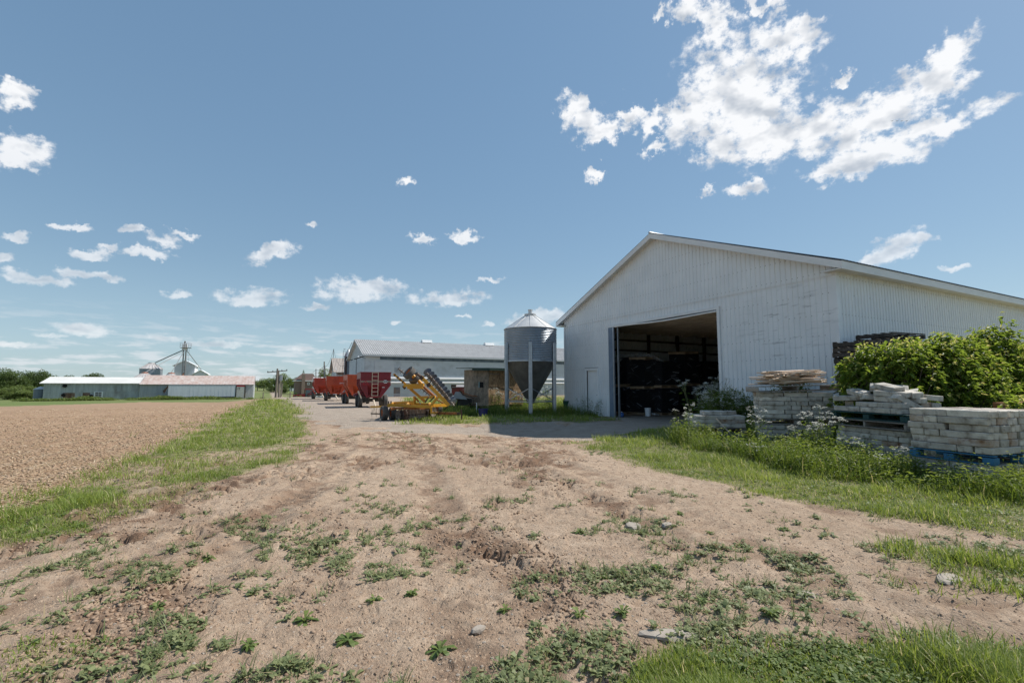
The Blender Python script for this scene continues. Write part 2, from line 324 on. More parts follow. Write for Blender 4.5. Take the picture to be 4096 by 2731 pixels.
def lawn(x, y):                      # 0..1, how much of the soil grass covers
    m = np.zeros(np.shape(x)); v = np.zeros(np.shape(x))
    for a_, o_ in ((.30, 0.0), (.55, 13.0), (.9, 29.0)):
        xw, yw = warp(x, y, a_, o_); q = np.zeros(np.shape(x))
        for p in (RIGHT, SILO, BAND, CORNER): q = np.maximum(q, inpoly(xw, yw, p))
        m = m + q / 3; v = v + inpoly(xw, yw, VERGE) / 3
    m = m * np.where(fbm(x, y, 1.3, 4, 23.0) + .5 * m > .74 + .13 * ss(8, 3.5, np.hypot(x, y)), 1.0, .35 * m)
    v = v * np.where(fbm(x, y, .9, 3, 9.0) + .25 * ss(9, 20, y) > .45, 1.0, .35)
    m = np.maximum(m, v)
    for p in (BAND3, LEFTC): m = np.maximum(m, .22 * inpoly(xw, yw, p))
    return m
thin_cols = np.concatenate([np.arange(-180, -30, 6.0), np.arange(-30, 86, .165), np.arange(90, 180, 6.0)])
azs = np.radians(thin_cols); rs = np.concatenate([[1.0], np.geomspace(1.4, 62, 470), np.geomspace(64, 7500, 70)])
A, Rr = np.meshgrid(azs, rs); GX = Rr * np.sin(A); GY = Rr * np.cos(A)
sp = np.maximum(Rr * .0085, .004)
xw, yw = warp(GX, GY)
a_field = inpoly(xw, yw, FIELD).astype(float); a_lawn = lawn(GX, GY); a_grav = inpoly(*warp(GX, GY, .6), GRAVEL).astype(float)
a_far = np.maximum(inpoly(xw, yw, FARGRASS), ((GY > 119) | (GX < -62) | (GX > 62) | (GY < -12)) & (a_grav < .5)).astype(float)
a_far *= 1 - a_field
# churned soil: wheel marks cross the yard, loose clods lie along them
s_ = GX * .30 + GY * .95; t_ = GX * .95 - GY * .30
churn = fbm(GX * 1.0, GY * .55, .8, 4, 12.0)
patch = fbm(GX, GY, .17, 3, 77.0)
yard = (1 - a_field) * (1 - np.minimum(1, a_lawn * .8)) * (1 - .75 * a_grav) * (1 - a_far)
a_churn = (.18 + .82 * ss(.455, .60, churn * .75 + patch * .35 - .03)) * yard * (1 - .55 * ss(2.2, 5.5, GX - .55 * GY + 1.5))
lug = np.sin((GY * .92 + GX * .40 + .25 * (fbm(GX, GY, 1.7, 3, 8.0) - .5) * 2) * 2 * math.pi / .27)
lug = np.clip(lug, -.3, 1)
hi = lambda f: np.clip(1.3 - sp * f * 1.4, 0, 1)
# wheel tracks: packed ruts with lug prints, driven many times between the lane and the foreground
TRACKS = [[(-.3, 1.2), (.5, 4), (1.6, 8), (2.9, 13), (3.4, 20), (3.2, 32), (2.9, 46)], [(2.2, 1.4), (2.6, 4), (3.3, 8), (4.4, 12.5), (5.6, 17), (6.0, 24), (4.6, 36)], [(-3.2, 3.4), (-1.2, 6), (1.2, 9.5), (3.6, 12.2), (7, 14.2), (12, 14.8), (16, 14.6)], [(4.4, 1.6), (5.2, 4.2), (5.8, 7.5), (6.6, 11), (9.2, 13.6), (14, 14.4)], [(-2.2, 1.6), (-1.6, 4), (-.2, 7.5), (1.4, 11), (2.4, 17), (2.6, 28)]]
rut = np.zeros_like(GX); lugp = np.zeros_like(GX); rutm = np.zeros_like(GX); nearm = Rr < 50
gx_, gy_2 = GX[nearm], GY[nearm]; wv = .25 * (fbm(gx_, gy_2, .6, 3, 66.0) - .5); gxw, gyw = gx_ + wv, gy_2 + wv * .5
acc = np.zeros_like(gx_); accl = np.zeros_like(gx_); accm = np.zeros_like(gx_)
for tr_ in TRACKS:
    pts = np.array(tr_, float); tt_ = np.linspace(0, len(pts) - 1, 26)
    cxs = np.interp(tt_, np.arange(len(pts)), pts[:, 0]); cys = np.interp(tt_, np.arange(len(pts)), pts[:, 1])
    for _ in range(3): cxs[1:-1] = .25 * cxs[:-2] + .5 * cxs[1:-1] + .25 * cxs[2:]; cys[1:-1] = .25 * cys[:-2] + .5 * cys[1:-1] + .25 * cys[2:]
    best = np.full(gx_.shape, 1e9); off = np.zeros_like(gx_); along = np.zeros_like(gx_); run = 0.0
    for k_ in range(len(cxs) - 1):
        ax_, ay_ = cxs[k_], cys[k_]; dx_, dy_ = cxs[k_ + 1] - ax_, cys[k_ + 1] - ay_; ln_ = math.hypot(dx_, dy_); ux_, uy_ = dx_ / ln_, dy_ / ln_
        px0, py0 = gxw - ax_, gyw - ay_; t0_ = np.clip(px0 * ux_ + py0 * uy_, 0, ln_); o_ = px0 * uy_ - py0 * ux_; d_2 = np.hypot(px0 - t0_ * ux_, py0 - t0_ * uy_)
        up_ = d_2 < best; best = np.where(up_, d_2, best); off = np.where(up_, np.sign(o_) * d_2, off); along = np.where(up_, run + t0_, along); run += ln_
    for sd_ in (-.88, .88):
        dd_ = off - sd_; inr = np.exp(-(dd_ / .21) ** 4); acc += -.026 * inr + .016 * np.exp(-((np.abs(dd_) - .33) / .09) ** 2); accm = np.maximum(accm, inr)
        accl += inr * np.clip(np.sin((along + .55 * np.abs(dd_) * np.sign(dd_ * sd_)) * 2 * math.pi / .24), -.4, 1)
rut[nearm] = acc; lugp[nearm] = accl; rutm[nearm] = accm
rough1 = (fbm(GX, GY, 4.5, 3, 21.0) - .5); rough2 = (fbm(GX, GY, 14, 3, 31.0) - .5)
ridge = np.abs(fbm(GX, GY, 2.6, 4, 51.0) - .5) * 2
relief = yard * (.035 * (fbm(GX, GY, .9, 3, 5.0) - .5) + .012 * rough1 * hi(4.5)) + a_churn * (.040 * lug * ss(.40, .56, fbm(GX, GY, 1.3, 2, 61.0)) * hi(4) + .075 * rough1 * hi(4.5) + .055 * rough2 * hi(14) - .06 * (ridge < .10) * hi(3))
relief += yard * (rut * (.2 + .8 * fbm(GX, GY, .7, 2, 47.0)) * hi(2.5) + .013 * lugp * ss(.36, .56, fbm(GX, GY, .8, 3, 57.0)) * hi(4))
relief += a_field * (1 - ss(22, 58, Rr)) * (.055 * rough1 * hi(4.5) + .05 * rough2 * hi(14) + .05 * (fbm(GX, GY, 1.2, 2, 71.0) - .5) + .02 * np.sin((GX * .985 - GY * .17) * 2 * math.pi / .76)) + a_lawn * (.03 * rough1 * hi(4.5)) + a_grav * (.03 * (fbm(GX, GY, .5, 3, 15.) - .5) + .022 * rough1 * hi(4.5) + .02 * rough2 * hi(14))
inside = (GX > 14.3) & (GX < 48) & (GY > 7) & (GY < 22)
relief = np.where(inside, relief * .2 - .01, relief)
GZ = terrain(GX, GY) + relief
a_moist = np.clip(.55 * rutm * yard * ss(.45, .62, fbm(GX, GY, 3.2, 4, 87.0)) + a_churn * (.42 + 3.2 * (fbm(GX, GY, 5.5, 4, 91.0) - .47) + 1.2 * (fbm(GX, GY, 1.4, 3, 19.0) - .5)), 0, 1)
nr, na = GX.shape
idx = np.arange(nr * na).reshape(nr, na); nxt = np.roll(idx, -1, axis=1)
a_, b_, c_, d_ = idx[:-1], nxt[:-1], nxt[1:], idx[1:]
T = np.concatenate([np.stack([a_, c_, b_], -1).reshape(-1, 3), np.stack([a_, d_, c_], -1).reshape(-1, 3)])
Vg = np.stack([GX, GY, GZ], -1).reshape(-1, 3)
Vg = np.vstack([Vg, [[0, 0, 0]]]); cidx = len(Vg) - 1
T = np.vstack([T, np.stack([np.full(na, cidx), idx[0], nxt[0]], -1)])
T = T[:, ::-1] if False else T
ap = lambda a: np.append(a.ravel(), 0)

gm = bpy.data.materials.new('soil'); gm.use_nodes = True; gt = gm.node_tree; gb = gt.nodes['Principled BSDF']
def gn(k, **kw):
    n = gt.nodes.new(k)
    for a, b in kw.items(): setattr(n, a, b)
    return n
def gatt(n): a = gn('ShaderNodeAttribute'); a.attribute_name = n; return a.outputs['Fac']
gtc = gn('ShaderNodeTexCoord')
def gnoise(s, d=6, r=.6, st=(1, 1, 1), off=0):
    mp = gn('ShaderNodeMapping'); mp.inputs['Scale'].default_value = st; mp.inputs['Location'].default_value = (off, off, off); gt.links.new(gtc.outputs['Object'], mp.inputs[0])
    n = gn('ShaderNodeTexNoise'); n.inputs['Scale'].default_value = s; n.inputs['Detail'].default_value = d; n.inputs['Roughness'].default_value = r; gt.links.new(mp.outputs[0], n.inputs['Vector']); return n.outputs['Fac']
def gmr(o, a, b, c=0, d=1):
    m = gn('ShaderNodeMapRange'); gt.links.new(o, m.inputs[0]); m.inputs[1].default_value = a; m.inputs[2].default_value = b; m.inputs[3].default_value = c; m.inputs[4].default_value = d; return m.outputs[0]
def gmix(f, a, b):
    x = gn('ShaderNodeMix', data_type='RGBA')
    gt.links.new(f, x.inputs[0]) if not isinstance(f, float) else setattr(x.inputs[0], 'default_value', f)
    for i, v in ((6, a), (7, b)):
        if isinstance(v, tuple): x.inputs[i].default_value = (*v, 1)
        else: gt.links.new(v, x.inputs[i])
    return x.outputs[2]
def gmul(a, b):
    n = gn('ShaderNodeMath', operation='MULTIPLY'); gt.links.new(a, n.inputs[0])
    gt.links.new(b, n.inputs[1]) if not isinstance(b, (int, float)) else setattr(n.inputs[1], 'default_value', b); return n.outputs[0]
dirt = gmix(gmr(gnoise(.45, 5), .3, .7), (.485, .372, .275), (.405, .302, .218))
dirt = gmix(gmr(gnoise(9, 6, .7), .38, .72), dirt, (.315, .222, .155))
dirt = gmix(gmr(gnoise(55, 3, .6, off=3), .56, .74, 0, .8), dirt, (.54, .435, .325))
dirt = gmix(gmr(gnoise(20, 6, .78, off=11), .57, .65, 0, .8), dirt, (.185, .12, .078))
dirt = gmix(gmul(gatt('moist'), .95), dirt, (.185, .115, .076))
grav = gmix(gmr(gnoise(1.2, 6), .3, .7), (.45, .37, .295), (.355, .285, .222))
grav = gmix(gmr(gnoise(2.6, 6, .7, off=6), .47, .70, 0, .85), grav, (.25, .185, .135))
grav = gmix(gmr(gnoise(38, 4, .7), .40, .66), grav, (.24, .205, .175))
grav = gmix(gmr(gnoise(60, 2, .7, off=9), .60, .72, 0, .8), grav, (.53, .48, .43))
fld = gmix(gmr(gnoise(1.1, 5, st=(1, .35, 1)), .3, .7), (.40, .272, .178), (.31, .207, .135))
fld = gmix(gmr(gnoise(16, 6, .75), .42, .68), fld, (.235, .158, .105))
fld = gmix(gmr(gnoise(34, 3, .7, st=(1, .5, 1), off=5), .60, .70, 0, .9), fld, (.58, .46, .33))
lwn = gmix(gmr(gnoise(2.2, 6), .3, .7), (.14, .16, .055), (.21, .19, .095))
far = gmix(gmr(gnoise(.035, 4, st=(1, .4, 1)), .40, .60), (.15, .19, .062), (.25, .22, .12))
far = gmix(gmr(gnoise(.7, 6), .35, .7), far, (.11, .15, .05))
c_ = gmix(gatt('gravel'), dirt, grav); c_ = gmix(gatt('field'), c_, fld); c_ = gmix(gatt('far'), c_, far)
c_ = gmix(gmul(gatt('lawn'), .8), c_, lwn)
gt.links.new(c_, gb.inputs['Base Color']); gb.inputs['Roughness'].default_value = .95; gb.inputs['Specular IOR Level'].default_value = .12
bmp = gn('ShaderNodeBump'); bmp.inputs['Strength'].default_value = .9; bmp.inputs['Distance'].default_value = .034
badd = gn('ShaderNodeMath', operation='MULTIPLY_ADD'); gt.links.new(gnoise(60, 6, .7, off=2), badd.inputs[0]); badd.inputs[1].default_value = .55; gt.links.new(gnoise(13, 6, .7, off=4), badd.inputs[2])
gt.links.new(badd.outputs[0], bmp.inputs['Height']); gt.links.new(bmp.outputs[0], gb.inputs['Normal'])
ground = np_mesh('ground', Vg, T, gm, attrs={'field': ap(a_field), 'lawn': ap(a_lawn), 'gravel': ap(a_grav), 'far': ap(a_far), 'moist': ap(a_moist)}, smooth=True)
tag(ground, 'bare tan earth yard with wheel marks, tilled field and gravel lane', 'ground', kind='structure')

# ------------------------------------------------------------------ the big pale steel barn
BX, BY0, BY1, BX1 = 14.57, 7.65, 21.69, 46.0
BYM, EAVE, APEX, SEAM = (BY0 + BY1) / 2, 4.93, 7.72, 4.67
PIT = (BY1 - BY0) / 81
steel = mat('pale_painted_steel', (.76, .775, .79), (.69, .705, .72), rough=.42, scale=.9, c3=(.67, .68, .695), s3=2.2, st3=(1, 1, .18), lo3=.56, hi3=.95, spec=.5, bump=.05, bscale=3)
def smudge(base):
    m = base.copy(); m.name = 'pale_painted_steel_scuffed'; t = m.node_tree; N = t.nodes; b = N['Principled BSDF']; src = b.inputs['Base Color'].links[0].from_socket
    tcn = N.new('ShaderNodeTexCoord'); mp = N.new('ShaderNodeMapping'); mp.inputs['Rotation'].default_value = (R(-20), 0, 0); mp.inputs['Scale'].default_value = (1, .6, 5)
    t.links.new(tcn.outputs['Object'], mp.inputs[0]); n = N.new('ShaderNodeTexNoise'); n.inputs['Scale'].default_value = 1.5; n.inputs['Detail'].default_value = 7; n.inputs['Roughness'].default_value = .7; t.links.new(mp.outputs[0], n.inputs['Vector'])
    m2 = N.new('ShaderNodeMapping'); m2.vector_type = 'TEXTURE'; m2.inputs['Location'].default_value = (0, 9.35 - BYM, 3.35); m2.inputs['Scale'].default_value = (9, 2.1, 1.5); t.links.new(tcn.outputs['Object'], m2.inputs[0])
    g = N.new('ShaderNodeTexGradient'); g.gradient_type = 'SPHERICAL'; t.links.new(m2.outputs[0], g.inputs[0])
    r = N.new('ShaderNodeMapRange'); r.inputs[1].default_value = .56; r.inputs[2].default_value = .70; t.links.new(n.outputs['Fac'], r.inputs[0])
    k = N.new('ShaderNodeMath'); k.operation = 'MULTIPLY'; t.links.new(r.outputs[0], k.inputs[0]); t.links.new(g.outputs['Fac'], k.inputs[1])
    k2 = N.new('ShaderNodeMath'); k2.operation = 'MULTIPLY'; k2.use_clamp = True; t.links.new(k.outputs[0], k2.inputs[0]); k2.inputs[1].default_value = 1.5
    x = N.new('ShaderNodeMix'); x.data_type = 'RGBA'; t.links.new(k2.outputs[0], x.inputs[0]); t.links.new(src, x.inputs[6]); x.inputs[7].default_value = (.16, .165, .18, 1); t.links.new(x.outputs[2], b.inputs['Base Color']); return m
steel_s = smudge(steel)
trim = mat('white_trim_paint', (.74, .745, .75), (.66, .665, .67), rough=.5, scale=1.5, stretch=(1, 1, 3))
white = mat('white_paint', (.84, .85, .86), (.77, .78, .79), rough=.5, scale=2)
limewash = mat('limewashed_timber', (.80, .76, .68), (.60, .55, .48), rough=.85, scale=2.5, stretch=(.3, .3, 3), bump=.2)
darkwood = mat('dark_barn_timber', (.10, .07, .05), (.055, .04, .03), rough=.9, scale=3)
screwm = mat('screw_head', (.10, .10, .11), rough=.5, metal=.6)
barn = empty('barn', (BX, BYM, 0), 0, 'large pale ribbed steel barn with open front doorway, gabled roof', 'barn')
RIB = ((0, 0), (.36, 0), (.43, 1), (.57, 1), (.64, 0), (1, 0))
def gable(y): return EAVE + (APEX - EAVE) * (1 - abs(y - BYM) / ((BY1 - BY0) / 2))
def ribbed(mb, n0, n1, org, ax, nrm, zb, zt, h=.018, pit=PIT):
    org, ax, nrm = Vector(org), Vector(ax), Vector(nrm)
    for i in range(n0, n1):
        for (o0, h0), (o1, h1) in zip(RIB[:-1], RIB[1:]):
            s0, s1 = (i + o0) * pit, (i + o1) * pit; sm = .5 * (s0 + s1)
            b0 = zb(sm)
            if b0 is None: continue
            p0 = org + ax * s0 + nrm * h * h0; p1 = org + ax * s1 + nrm * h * h1
            mb.add([p0 + Vector((0, 0, b0)), p1 + Vector((0, 0, b0)), p1 + Vector((0, 0, zt(s1))), p0 + Vector((0, 0, zt(s0)))], [(0, 1, 2, 3)])
D0, D1, DZ = BY0 + 23 * PIT, BY0 + 59 * PIT, 4.30
M0, M1, MZ = BY0 + 64 * PIT, BY0 + 70 * PIT, 2.32
def zbot(s):
    y = BY0 + s
    if D0 < y < D1: return DZ
    if M0 < y < M1: return MZ
    return -.15
cuts = list(range(0, 80, 5)) + [81]
for n0, n1 in zip(cuts[:-1], cuts[1:]):
    mb = MB(); ribbed(mb, n0, n1, (BX, BY0, 0), (0, 1, 0), (-1, 0, 0), zbot, lambda s: SEAM)
    mb.build('wall_panel', steel_s, barn, True)
    mb = MB(); ribbed(mb, n0, n1, (BX - .022, BY0, 0), (0, 1, 0), (-1, 0, 0), lambda s: SEAM - .03, lambda s: gable(BY0 + s) + .02)
    mb.build('gable_panel', steel_s, barn, True)
# long sides: alike panels share one mesh
sp_m = MB(); ribbed(sp_m, 0, 5, (0, 0, 0), (1, 0, 0), (0, -1, 0), lambda s: -.15, lambda s: EAVE); sp_m = sp_m.mesh('side_panel', steel)
npan = int((BX1 - BX) / (5 * PIT)); BX1 = BX + npan * 5 * PIT
for i in range(npan):
    link('wall_panel', sp_m, barn, (i * 5 * PIT, BY0 - BYM, 0))
    link('wall_panel', sp_m, barn, (i * 5 * PIT, BY1 - BYM, 0))
mb = MB(); mb.prism([(BX1, BY0, -.2), (BX1, BY1, -.2), (BX1, BY1, EAVE), (BX1, BYM, APEX), (BX1, BY0, EAVE)], (.03, 0, 0)); mb.build('end_wall', steel, barn, True)
# screws
mb = MB()
def screw(x, y, z, n):
    p = Vector((x, y, z)); n = Vector(n); u = Vector((0, 0, 1)); v = n.cross(u); r = .012
    pts = [p + (u * math.cos(a) + v * math.sin(a)) * r for a in [k * math.pi / 3 for k in range(6)]] + [p + n * .008]
    mb.add(pts, [(k, (k + 1) % 6, 6) for k in range(6)])
for k in range(81):
    y = BY0 + (k + .25) * PIT
    for z in np.arange(.35, APEX, .62):
        z = float(z) + .08
        if z > gable(y) - .1 or (D0 - .1 < y < D1 + .1 and z < DZ + .1) or (M0 < y < M1 and z < MZ + .1): continue
        if z < SEAM and z > 1 and (k % 2) and random.random() < .3: continue
        screw(BX - (.001 if z < SEAM else .023), y, z, (-1, 0, 0))
for k in range(npan * 5):
    for z, st in ((4.6, 1), (4.1, 5), (3.5, 1), (2.9, 5), (2.3, 1), (1.1, 1)):
        if k % st == 0: screw(BX + (k + .25) * PIT, BY0 - .001, z, (0, -1, 0))
so = mb.build('screws', screwm, barn, True); tag(so, kind='stuff')
# corner trims, door surrounds
mb = MB(); mb.bb(BX - .03, BX + .10, BY0 - .028, BY0 - .002, -.15, EAVE); mb.bb(BX - .045, BX - .024, BY0 - .03, BY0 + .09, -.15, SEAM - .04); mb.build('corner_trim', steel_s, barn, True)
mb = MB(); mb.bb(BX - .045, BX - .02, BY1 - .07, BY1 + .03, -.15, SEAM - .04); mb.build('corner_trim', steel_s, barn, True)
mb = MB(); mb.bb(BX - .06, BX + .25, D0 - .02, D0 + .09, -.1, DZ - .09); mb.build('door_jamb', trim, barn, True)
galv = mat('galvanised_steel', (.42, .45, .49), (.33, .36, .40), rough=.38, metal=.75, scale=6)
bluegrey = mat('blue_grey_steel', (.17, .22, .29), (.12, .16, .22), rough=.45, scale=3)
mb = MB(); mb.bb(BX - .05, BX + .03, D1 - .34, D1 + .02, -.1, DZ - .09); mb.build('door_jamb', bluegrey, barn, True)
mb = MB(); mb.bb(BX - .09, BX - .05, D1 - .40, D1 - .33, -.05, DZ - .1); mb.bb(BX + .05, BX + .12, D1 - .55, D1 - .49, -.05, DZ - .1); mb.build('door_track', galv, barn, True)
mb = MB(); mb.bb(BX - .06, BX + .25, D0 - .02, D1 + .02, DZ - .09, DZ + .02); mb.build('door_header', trim, barn, True)
mb = MB(); mb.path([(BX - .03, D0 + .1 + (D1 - D0 - .5) * t, DZ - .15 - .07 * math.sin(t * 5) * t) for t in np.linspace(0, 1, 14)], .03, 8); mb.build('door_seal', white, barn, True)
# man door
md = MB(); md.bb(BX - .045, BX + .1, M0 - .02, M0 + .09, -.1, MZ); md.bb(BX - .045, BX + .1, M1 - .09, M1 + .02, -.1, MZ); md.bb(BX - .045, BX + .1, M0 + .09, M1 - .09, MZ - .10, MZ + .01)
dr = MB().bb(BX + .03, BX + .07, M0 + .092, M1 - .092, .05, MZ - .102).build('door', white, barn, True)
md.build('frame', white, dr, True)
MB().bb(BX - .02, BX + .02, M1 - .115, M1 - .0925, .05, MZ - .11).build('gap', screwm, dr, True); MB().bb(BX - .05, BX - .046, M0 - .045, M1 + .045, MZ + .012, MZ + .035).build('drip_cap', screwm, dr, True)  # gap is a dark strip painted in for the shadow line beside the door
for (a0, a1) in ((.14, .43), (.57, .86)):
    for (z0, z1) in ((.25, .95), (1.1, 1.75), (1.85, 2.1)):
        yy0 = M0 + .09 + (M1 - M0 - .18) * a0; yy1 = M0 + .09 + (M1 - M0 - .18) * a1
        q = MB(); q.bb(BX + .022, BX + .032, yy0, yy1, z0, z1); q.bb(BX + .016, BX + .024, yy0 + .04, yy1 - .04, z0 + .04, z1 - .04); q.build('door_panel', white, dr, True)
MB().tube((BX + .03, M0 + .15, 1.0), (BX - .03, M0 + .15, 1.0), .025).build('handle', galv, dr, True)
# roof
OV, OE = .35, .36
slope = (APEX - EAVE) / ((BY1 - BY0) / 2)
roofm = mat('grey_roof_steel', (.42, .44, .47), (.34, .36, .38), rough=.45, scale=1.5, metal=.3)
for sgn in (-1, 1):
    mb = MB(); nrib = int((BX1 + .3 - BX + OV) / PIT)
    ye = BYM + sgn * ((BY1 - BY0) / 2 + OE + .03); ze = EAVE - slope * (OE + .03) + .18; zr = APEX + .18
    for i in range(nrib):
        for (o0, h0), (o1, h1) in zip(RIB[:-1], RIB[1:]):
            x0, x1 = BX - OV + .006 + (i + o0) * PIT, BX - OV + .006 + (i + o1) * PIT
            mb.add([(x0, ye, ze + .022 * h0), (x1, ye, ze + .022 * h1), (x1, BYM, zr + .022 * h1), (x0, BYM, zr + .022 * h0)], [(0, 1, 2, 3)])
    rf = mb.build('roof', roofm, barn, True)
    yo = BYM + sgn * ((BY1 - BY0) / 2 + OE); zo = EAVE - slope * OE + .16
    q = MB(); q.prism([(BX - OV, yo, zo - .02), (BX - OV, BYM, APEX + .16), (BX - OV, BYM, APEX - .06), (BX - OV, yo, zo - .24)], (.03, 0, 0)); q.build('rake_board', trim, rf, True)
    q = MB(); q.bb(BX - OV + .032, BX1 + .3, min(yo, yo - sgn * .03), max(yo, yo - sgn * .03), zo - .235, zo - .005); q.build('fascia', trim, rf, True)
    q = MB(); yi = BYM + sgn * (BY1 - BY0) / 2
    q.face((BX - OV + .03, yi, zo - .2), (BX1, yi, zo - .2), (BX1, yo, zo - .2), (BX - OV + .03, yo, zo - .2)); q.build('soffit', trim, rf, True)
    q = MB(); q.face((BX - OV + .03, yi, EAVE + .005), (BX, yi, EAVE + .005), (BX, BYM, APEX + .0), (BX - OV + .03, BYM, APEX + .0)); q.build('soffit', trim, rf, True)
    q = MB(); q.bb(BX - OV + .031, BX + .01, min(yi - sgn * .2, yo - sgn * .032), max(yi - sgn * .2, yo - sgn * .032), zo - .23, zo - .203); q.build('eave_return', trim, rf, True)
MB().tube((BX - OV - .03, BYM, APEX + .19), (BX1 + .3, BYM, APEX + .19), .05, n=8).build('ridge_cap', roofm, barn, True)
MB().bb(BX + 9, BX + 9.6, BYM - .3, BYM + .3, APEX + .1, APEX + .42).build('roof_vent', trim, barn, True)
# inside: posts, girts, trusses
for i in range(12):
    x = BX + 1.2 + i * 2.4
    MB().bb(x - .07, x + .07, BY1 - .2, BY1 - .05, -.1, EAVE - .1).build('post', darkwood, barn, True)
for z in np.arange(.5, 4.8, .6):
    MB().bb(BX + .1, BX1, BY1 - .05, BY1 - .012, float(z), float(z) + .09).build('girt', darkwood, barn, True)
for i in range(26):
    x = BX + .5 + i * (.6 if i < 12 else 1.2) + (0 if i < 12 else -7.2)
    q = MB(); q.bb(x, x + .05, BY0 + .1, BY1 - .1, 4.52, 4.76); q.build('ceiling_joist', limewash, barn, True)
q = MB(); q.bb(BX + .3, BX1, BY0 + .1, BY1 - .1, 4.80, 4.83); q.build('ceiling', darkwood, barn, True)
# ------------------------------------------------------------------ pallets
palletwood = mat('weathered_pallet_wood', (.33, .29, .25), (.22, .19, .16), rough=.9, scale=3, stretch=(1, 8, 8), rand=.22, bump=.25, bscale=20)
oldwood = mat('old_black_pallet_wood', (.085, .072, .062), (.045, .038, .034), rough=.95, scale=3, stretch=(1, 7, 7), rand=.3, bump=.3, bscale=20, c3=(.16, .14, .12), s3=4)
freshwood = mat('tan_pallet_wood', (.46, .33, .21), (.33, .23, .15), rough=.85, scale=3, stretch=(1, 7, 7), rand=.2)
bluep = mat('blue_pallet_paint', (.035, .15, .27), (.025, .105, .19), rough=.7, scale=5, rand=.1, c3=(.2, .2, .19), s3=6, lo3=.62, hi3=.72)
greenp = mat('green_pallet_paint', (.022, .075, .07), (.016, .05, .048), rough=.75, scale=5, rand=.1)
def bev_box(d, w_=.006, name='board', m=None, jit=0.0):
    import bmesh
    bm = bmesh.new(); bmesh.ops.create_cube(bm, size=1.0)
    for v in bm.verts: v.co = Vector((v.co.x * d[0], v.co.y * d[1], v.co.z * d[2])) + Vector((random.uniform(-jit, jit), random.uniform(-jit, jit), random.uniform(-jit, jit)))
    bmesh.ops.bevel(bm, geom=list(bm.edges), offset=w_, segments=1, affect='EDGES')
    me = bpy.data.meshes.new(name); bm.to_mesh(me); bm.free()
    if m is not None: me.materials.append(m)
    return me
_pm = {}
def pallet(loc, rz, label, m=palletwood, group=None, L=1.2, W=1.0, blocks=False, tilt=(0, 0), nd=7, cat='pallet'):
    """origin at the underside centre; decks along x"""
    e = empty('pallet', loc, rz, label, cat, group); e.rotation_euler = (tilt[0], tilt[1], rz)
    key = (m.name, L, W)
    if key not in _pm:
        _pm[key] = (bev_box((L, .095, .018), .003, 'deck_board', m), bev_box((.04, W, .09), .004, 'stringer', m), bev_box((.13, .13, .085), .004, 'block', m))
    deck, strg, blk = _pm[key]
    for k in range(nd): link('deck_board', deck, e, (0, -W / 2 + .05 + (W - .1) * k / (nd - 1), .127))
    for k in range(3): link('bottom_board', deck, e, (0, -W / 2 + .05 + (W - .1) * k / 2, .009))
    for x in (-L / 2 + .02, 0, L / 2 - .02):
        if blocks:
            xx = max(-L / 2 + .066, min(L / 2 - .066, x))
            for y in (-W / 2 + .07, 0, W / 2 - .07): link('block', blk, e, (xx, y, .0685 - .008))
        else: link('stringer', strg, e, (x, 0, .0685 - .005))
    return e

# ------------------------------------------------------------------ stacks of black trays inside the barn
blackpl = mat('black_plastic', (.012, .013, .016), (.02, .022, .026), rough=.32, scale=8, bump=.35, bscale=26, spec=.6)
film = mat('stretch_film_highlight', (.60, .62, .64), (.45, .47, .5), rough=.25, scale=5, alpha=.8)
def tray_stack(loc, rz, n, label, w_=1.12, d_=1.0, wrap=True):
    e = empty('tray_stack', loc, rz, label, 'tray stack', 'stacks of black plastic trays in the barn')
    for k in range(n):
        j = lambda: random.uniform(-.02, .02)
        dx, dy = j(), j()
        tr = MB(); tr.box((dx, dy, k * .052 + .018), (w_, d_, .036))
        for s in (-1, 1):
            for q in range(11):
                u = -w_ / 2 + .06 + q * (w_ - .12) / 10
                tr.box((u + dx, dy + s * (d_ / 2 + .006), k * .052 + .044), (.05, .012, .014))
                u = -d_ / 2 + .05 + q * (d_ - .1) / 10
                tr.box((dx + s * (w_ / 2 + .006), u + dy, k * .052 + .044), (.012, .045, .014))
        tr.box((dx, dy, k * .052 + .044), (w_ - .08, d_ - .08, .016))
        tr.build('tray', blackpl, e)
    if wrap:                       # torn stretch film: pale strips paint highlight lines round the sides
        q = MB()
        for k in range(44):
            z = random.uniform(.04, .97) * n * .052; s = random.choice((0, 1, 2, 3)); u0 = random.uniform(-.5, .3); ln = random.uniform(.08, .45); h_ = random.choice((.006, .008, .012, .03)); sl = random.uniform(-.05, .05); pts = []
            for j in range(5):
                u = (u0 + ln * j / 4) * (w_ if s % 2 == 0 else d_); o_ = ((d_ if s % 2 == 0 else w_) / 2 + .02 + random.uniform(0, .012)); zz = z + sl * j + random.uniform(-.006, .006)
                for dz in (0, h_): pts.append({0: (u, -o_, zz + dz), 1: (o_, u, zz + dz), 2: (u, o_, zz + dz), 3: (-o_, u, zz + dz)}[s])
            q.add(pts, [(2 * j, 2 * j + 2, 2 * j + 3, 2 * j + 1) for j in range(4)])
        q.build('film_highlights', film, e)
    return e
inner = [ # photo x of the stack, depth, trays low/high, words
    (2508, 24.7, 24, 26, 'at the left jamb'), (2578, 24.1, 22, 26, 'second from the left jamb'), (2652, 24.0, 23, 22, 'behind the white pail, film torn'),
    (2738, 24.8, 25, 29, 'tallest, in the middle of the doorway'), (2815, 26.2, 24, 24, 'in the dark on the right of the doorway')]
PG = 'pallets under the black tray stacks'
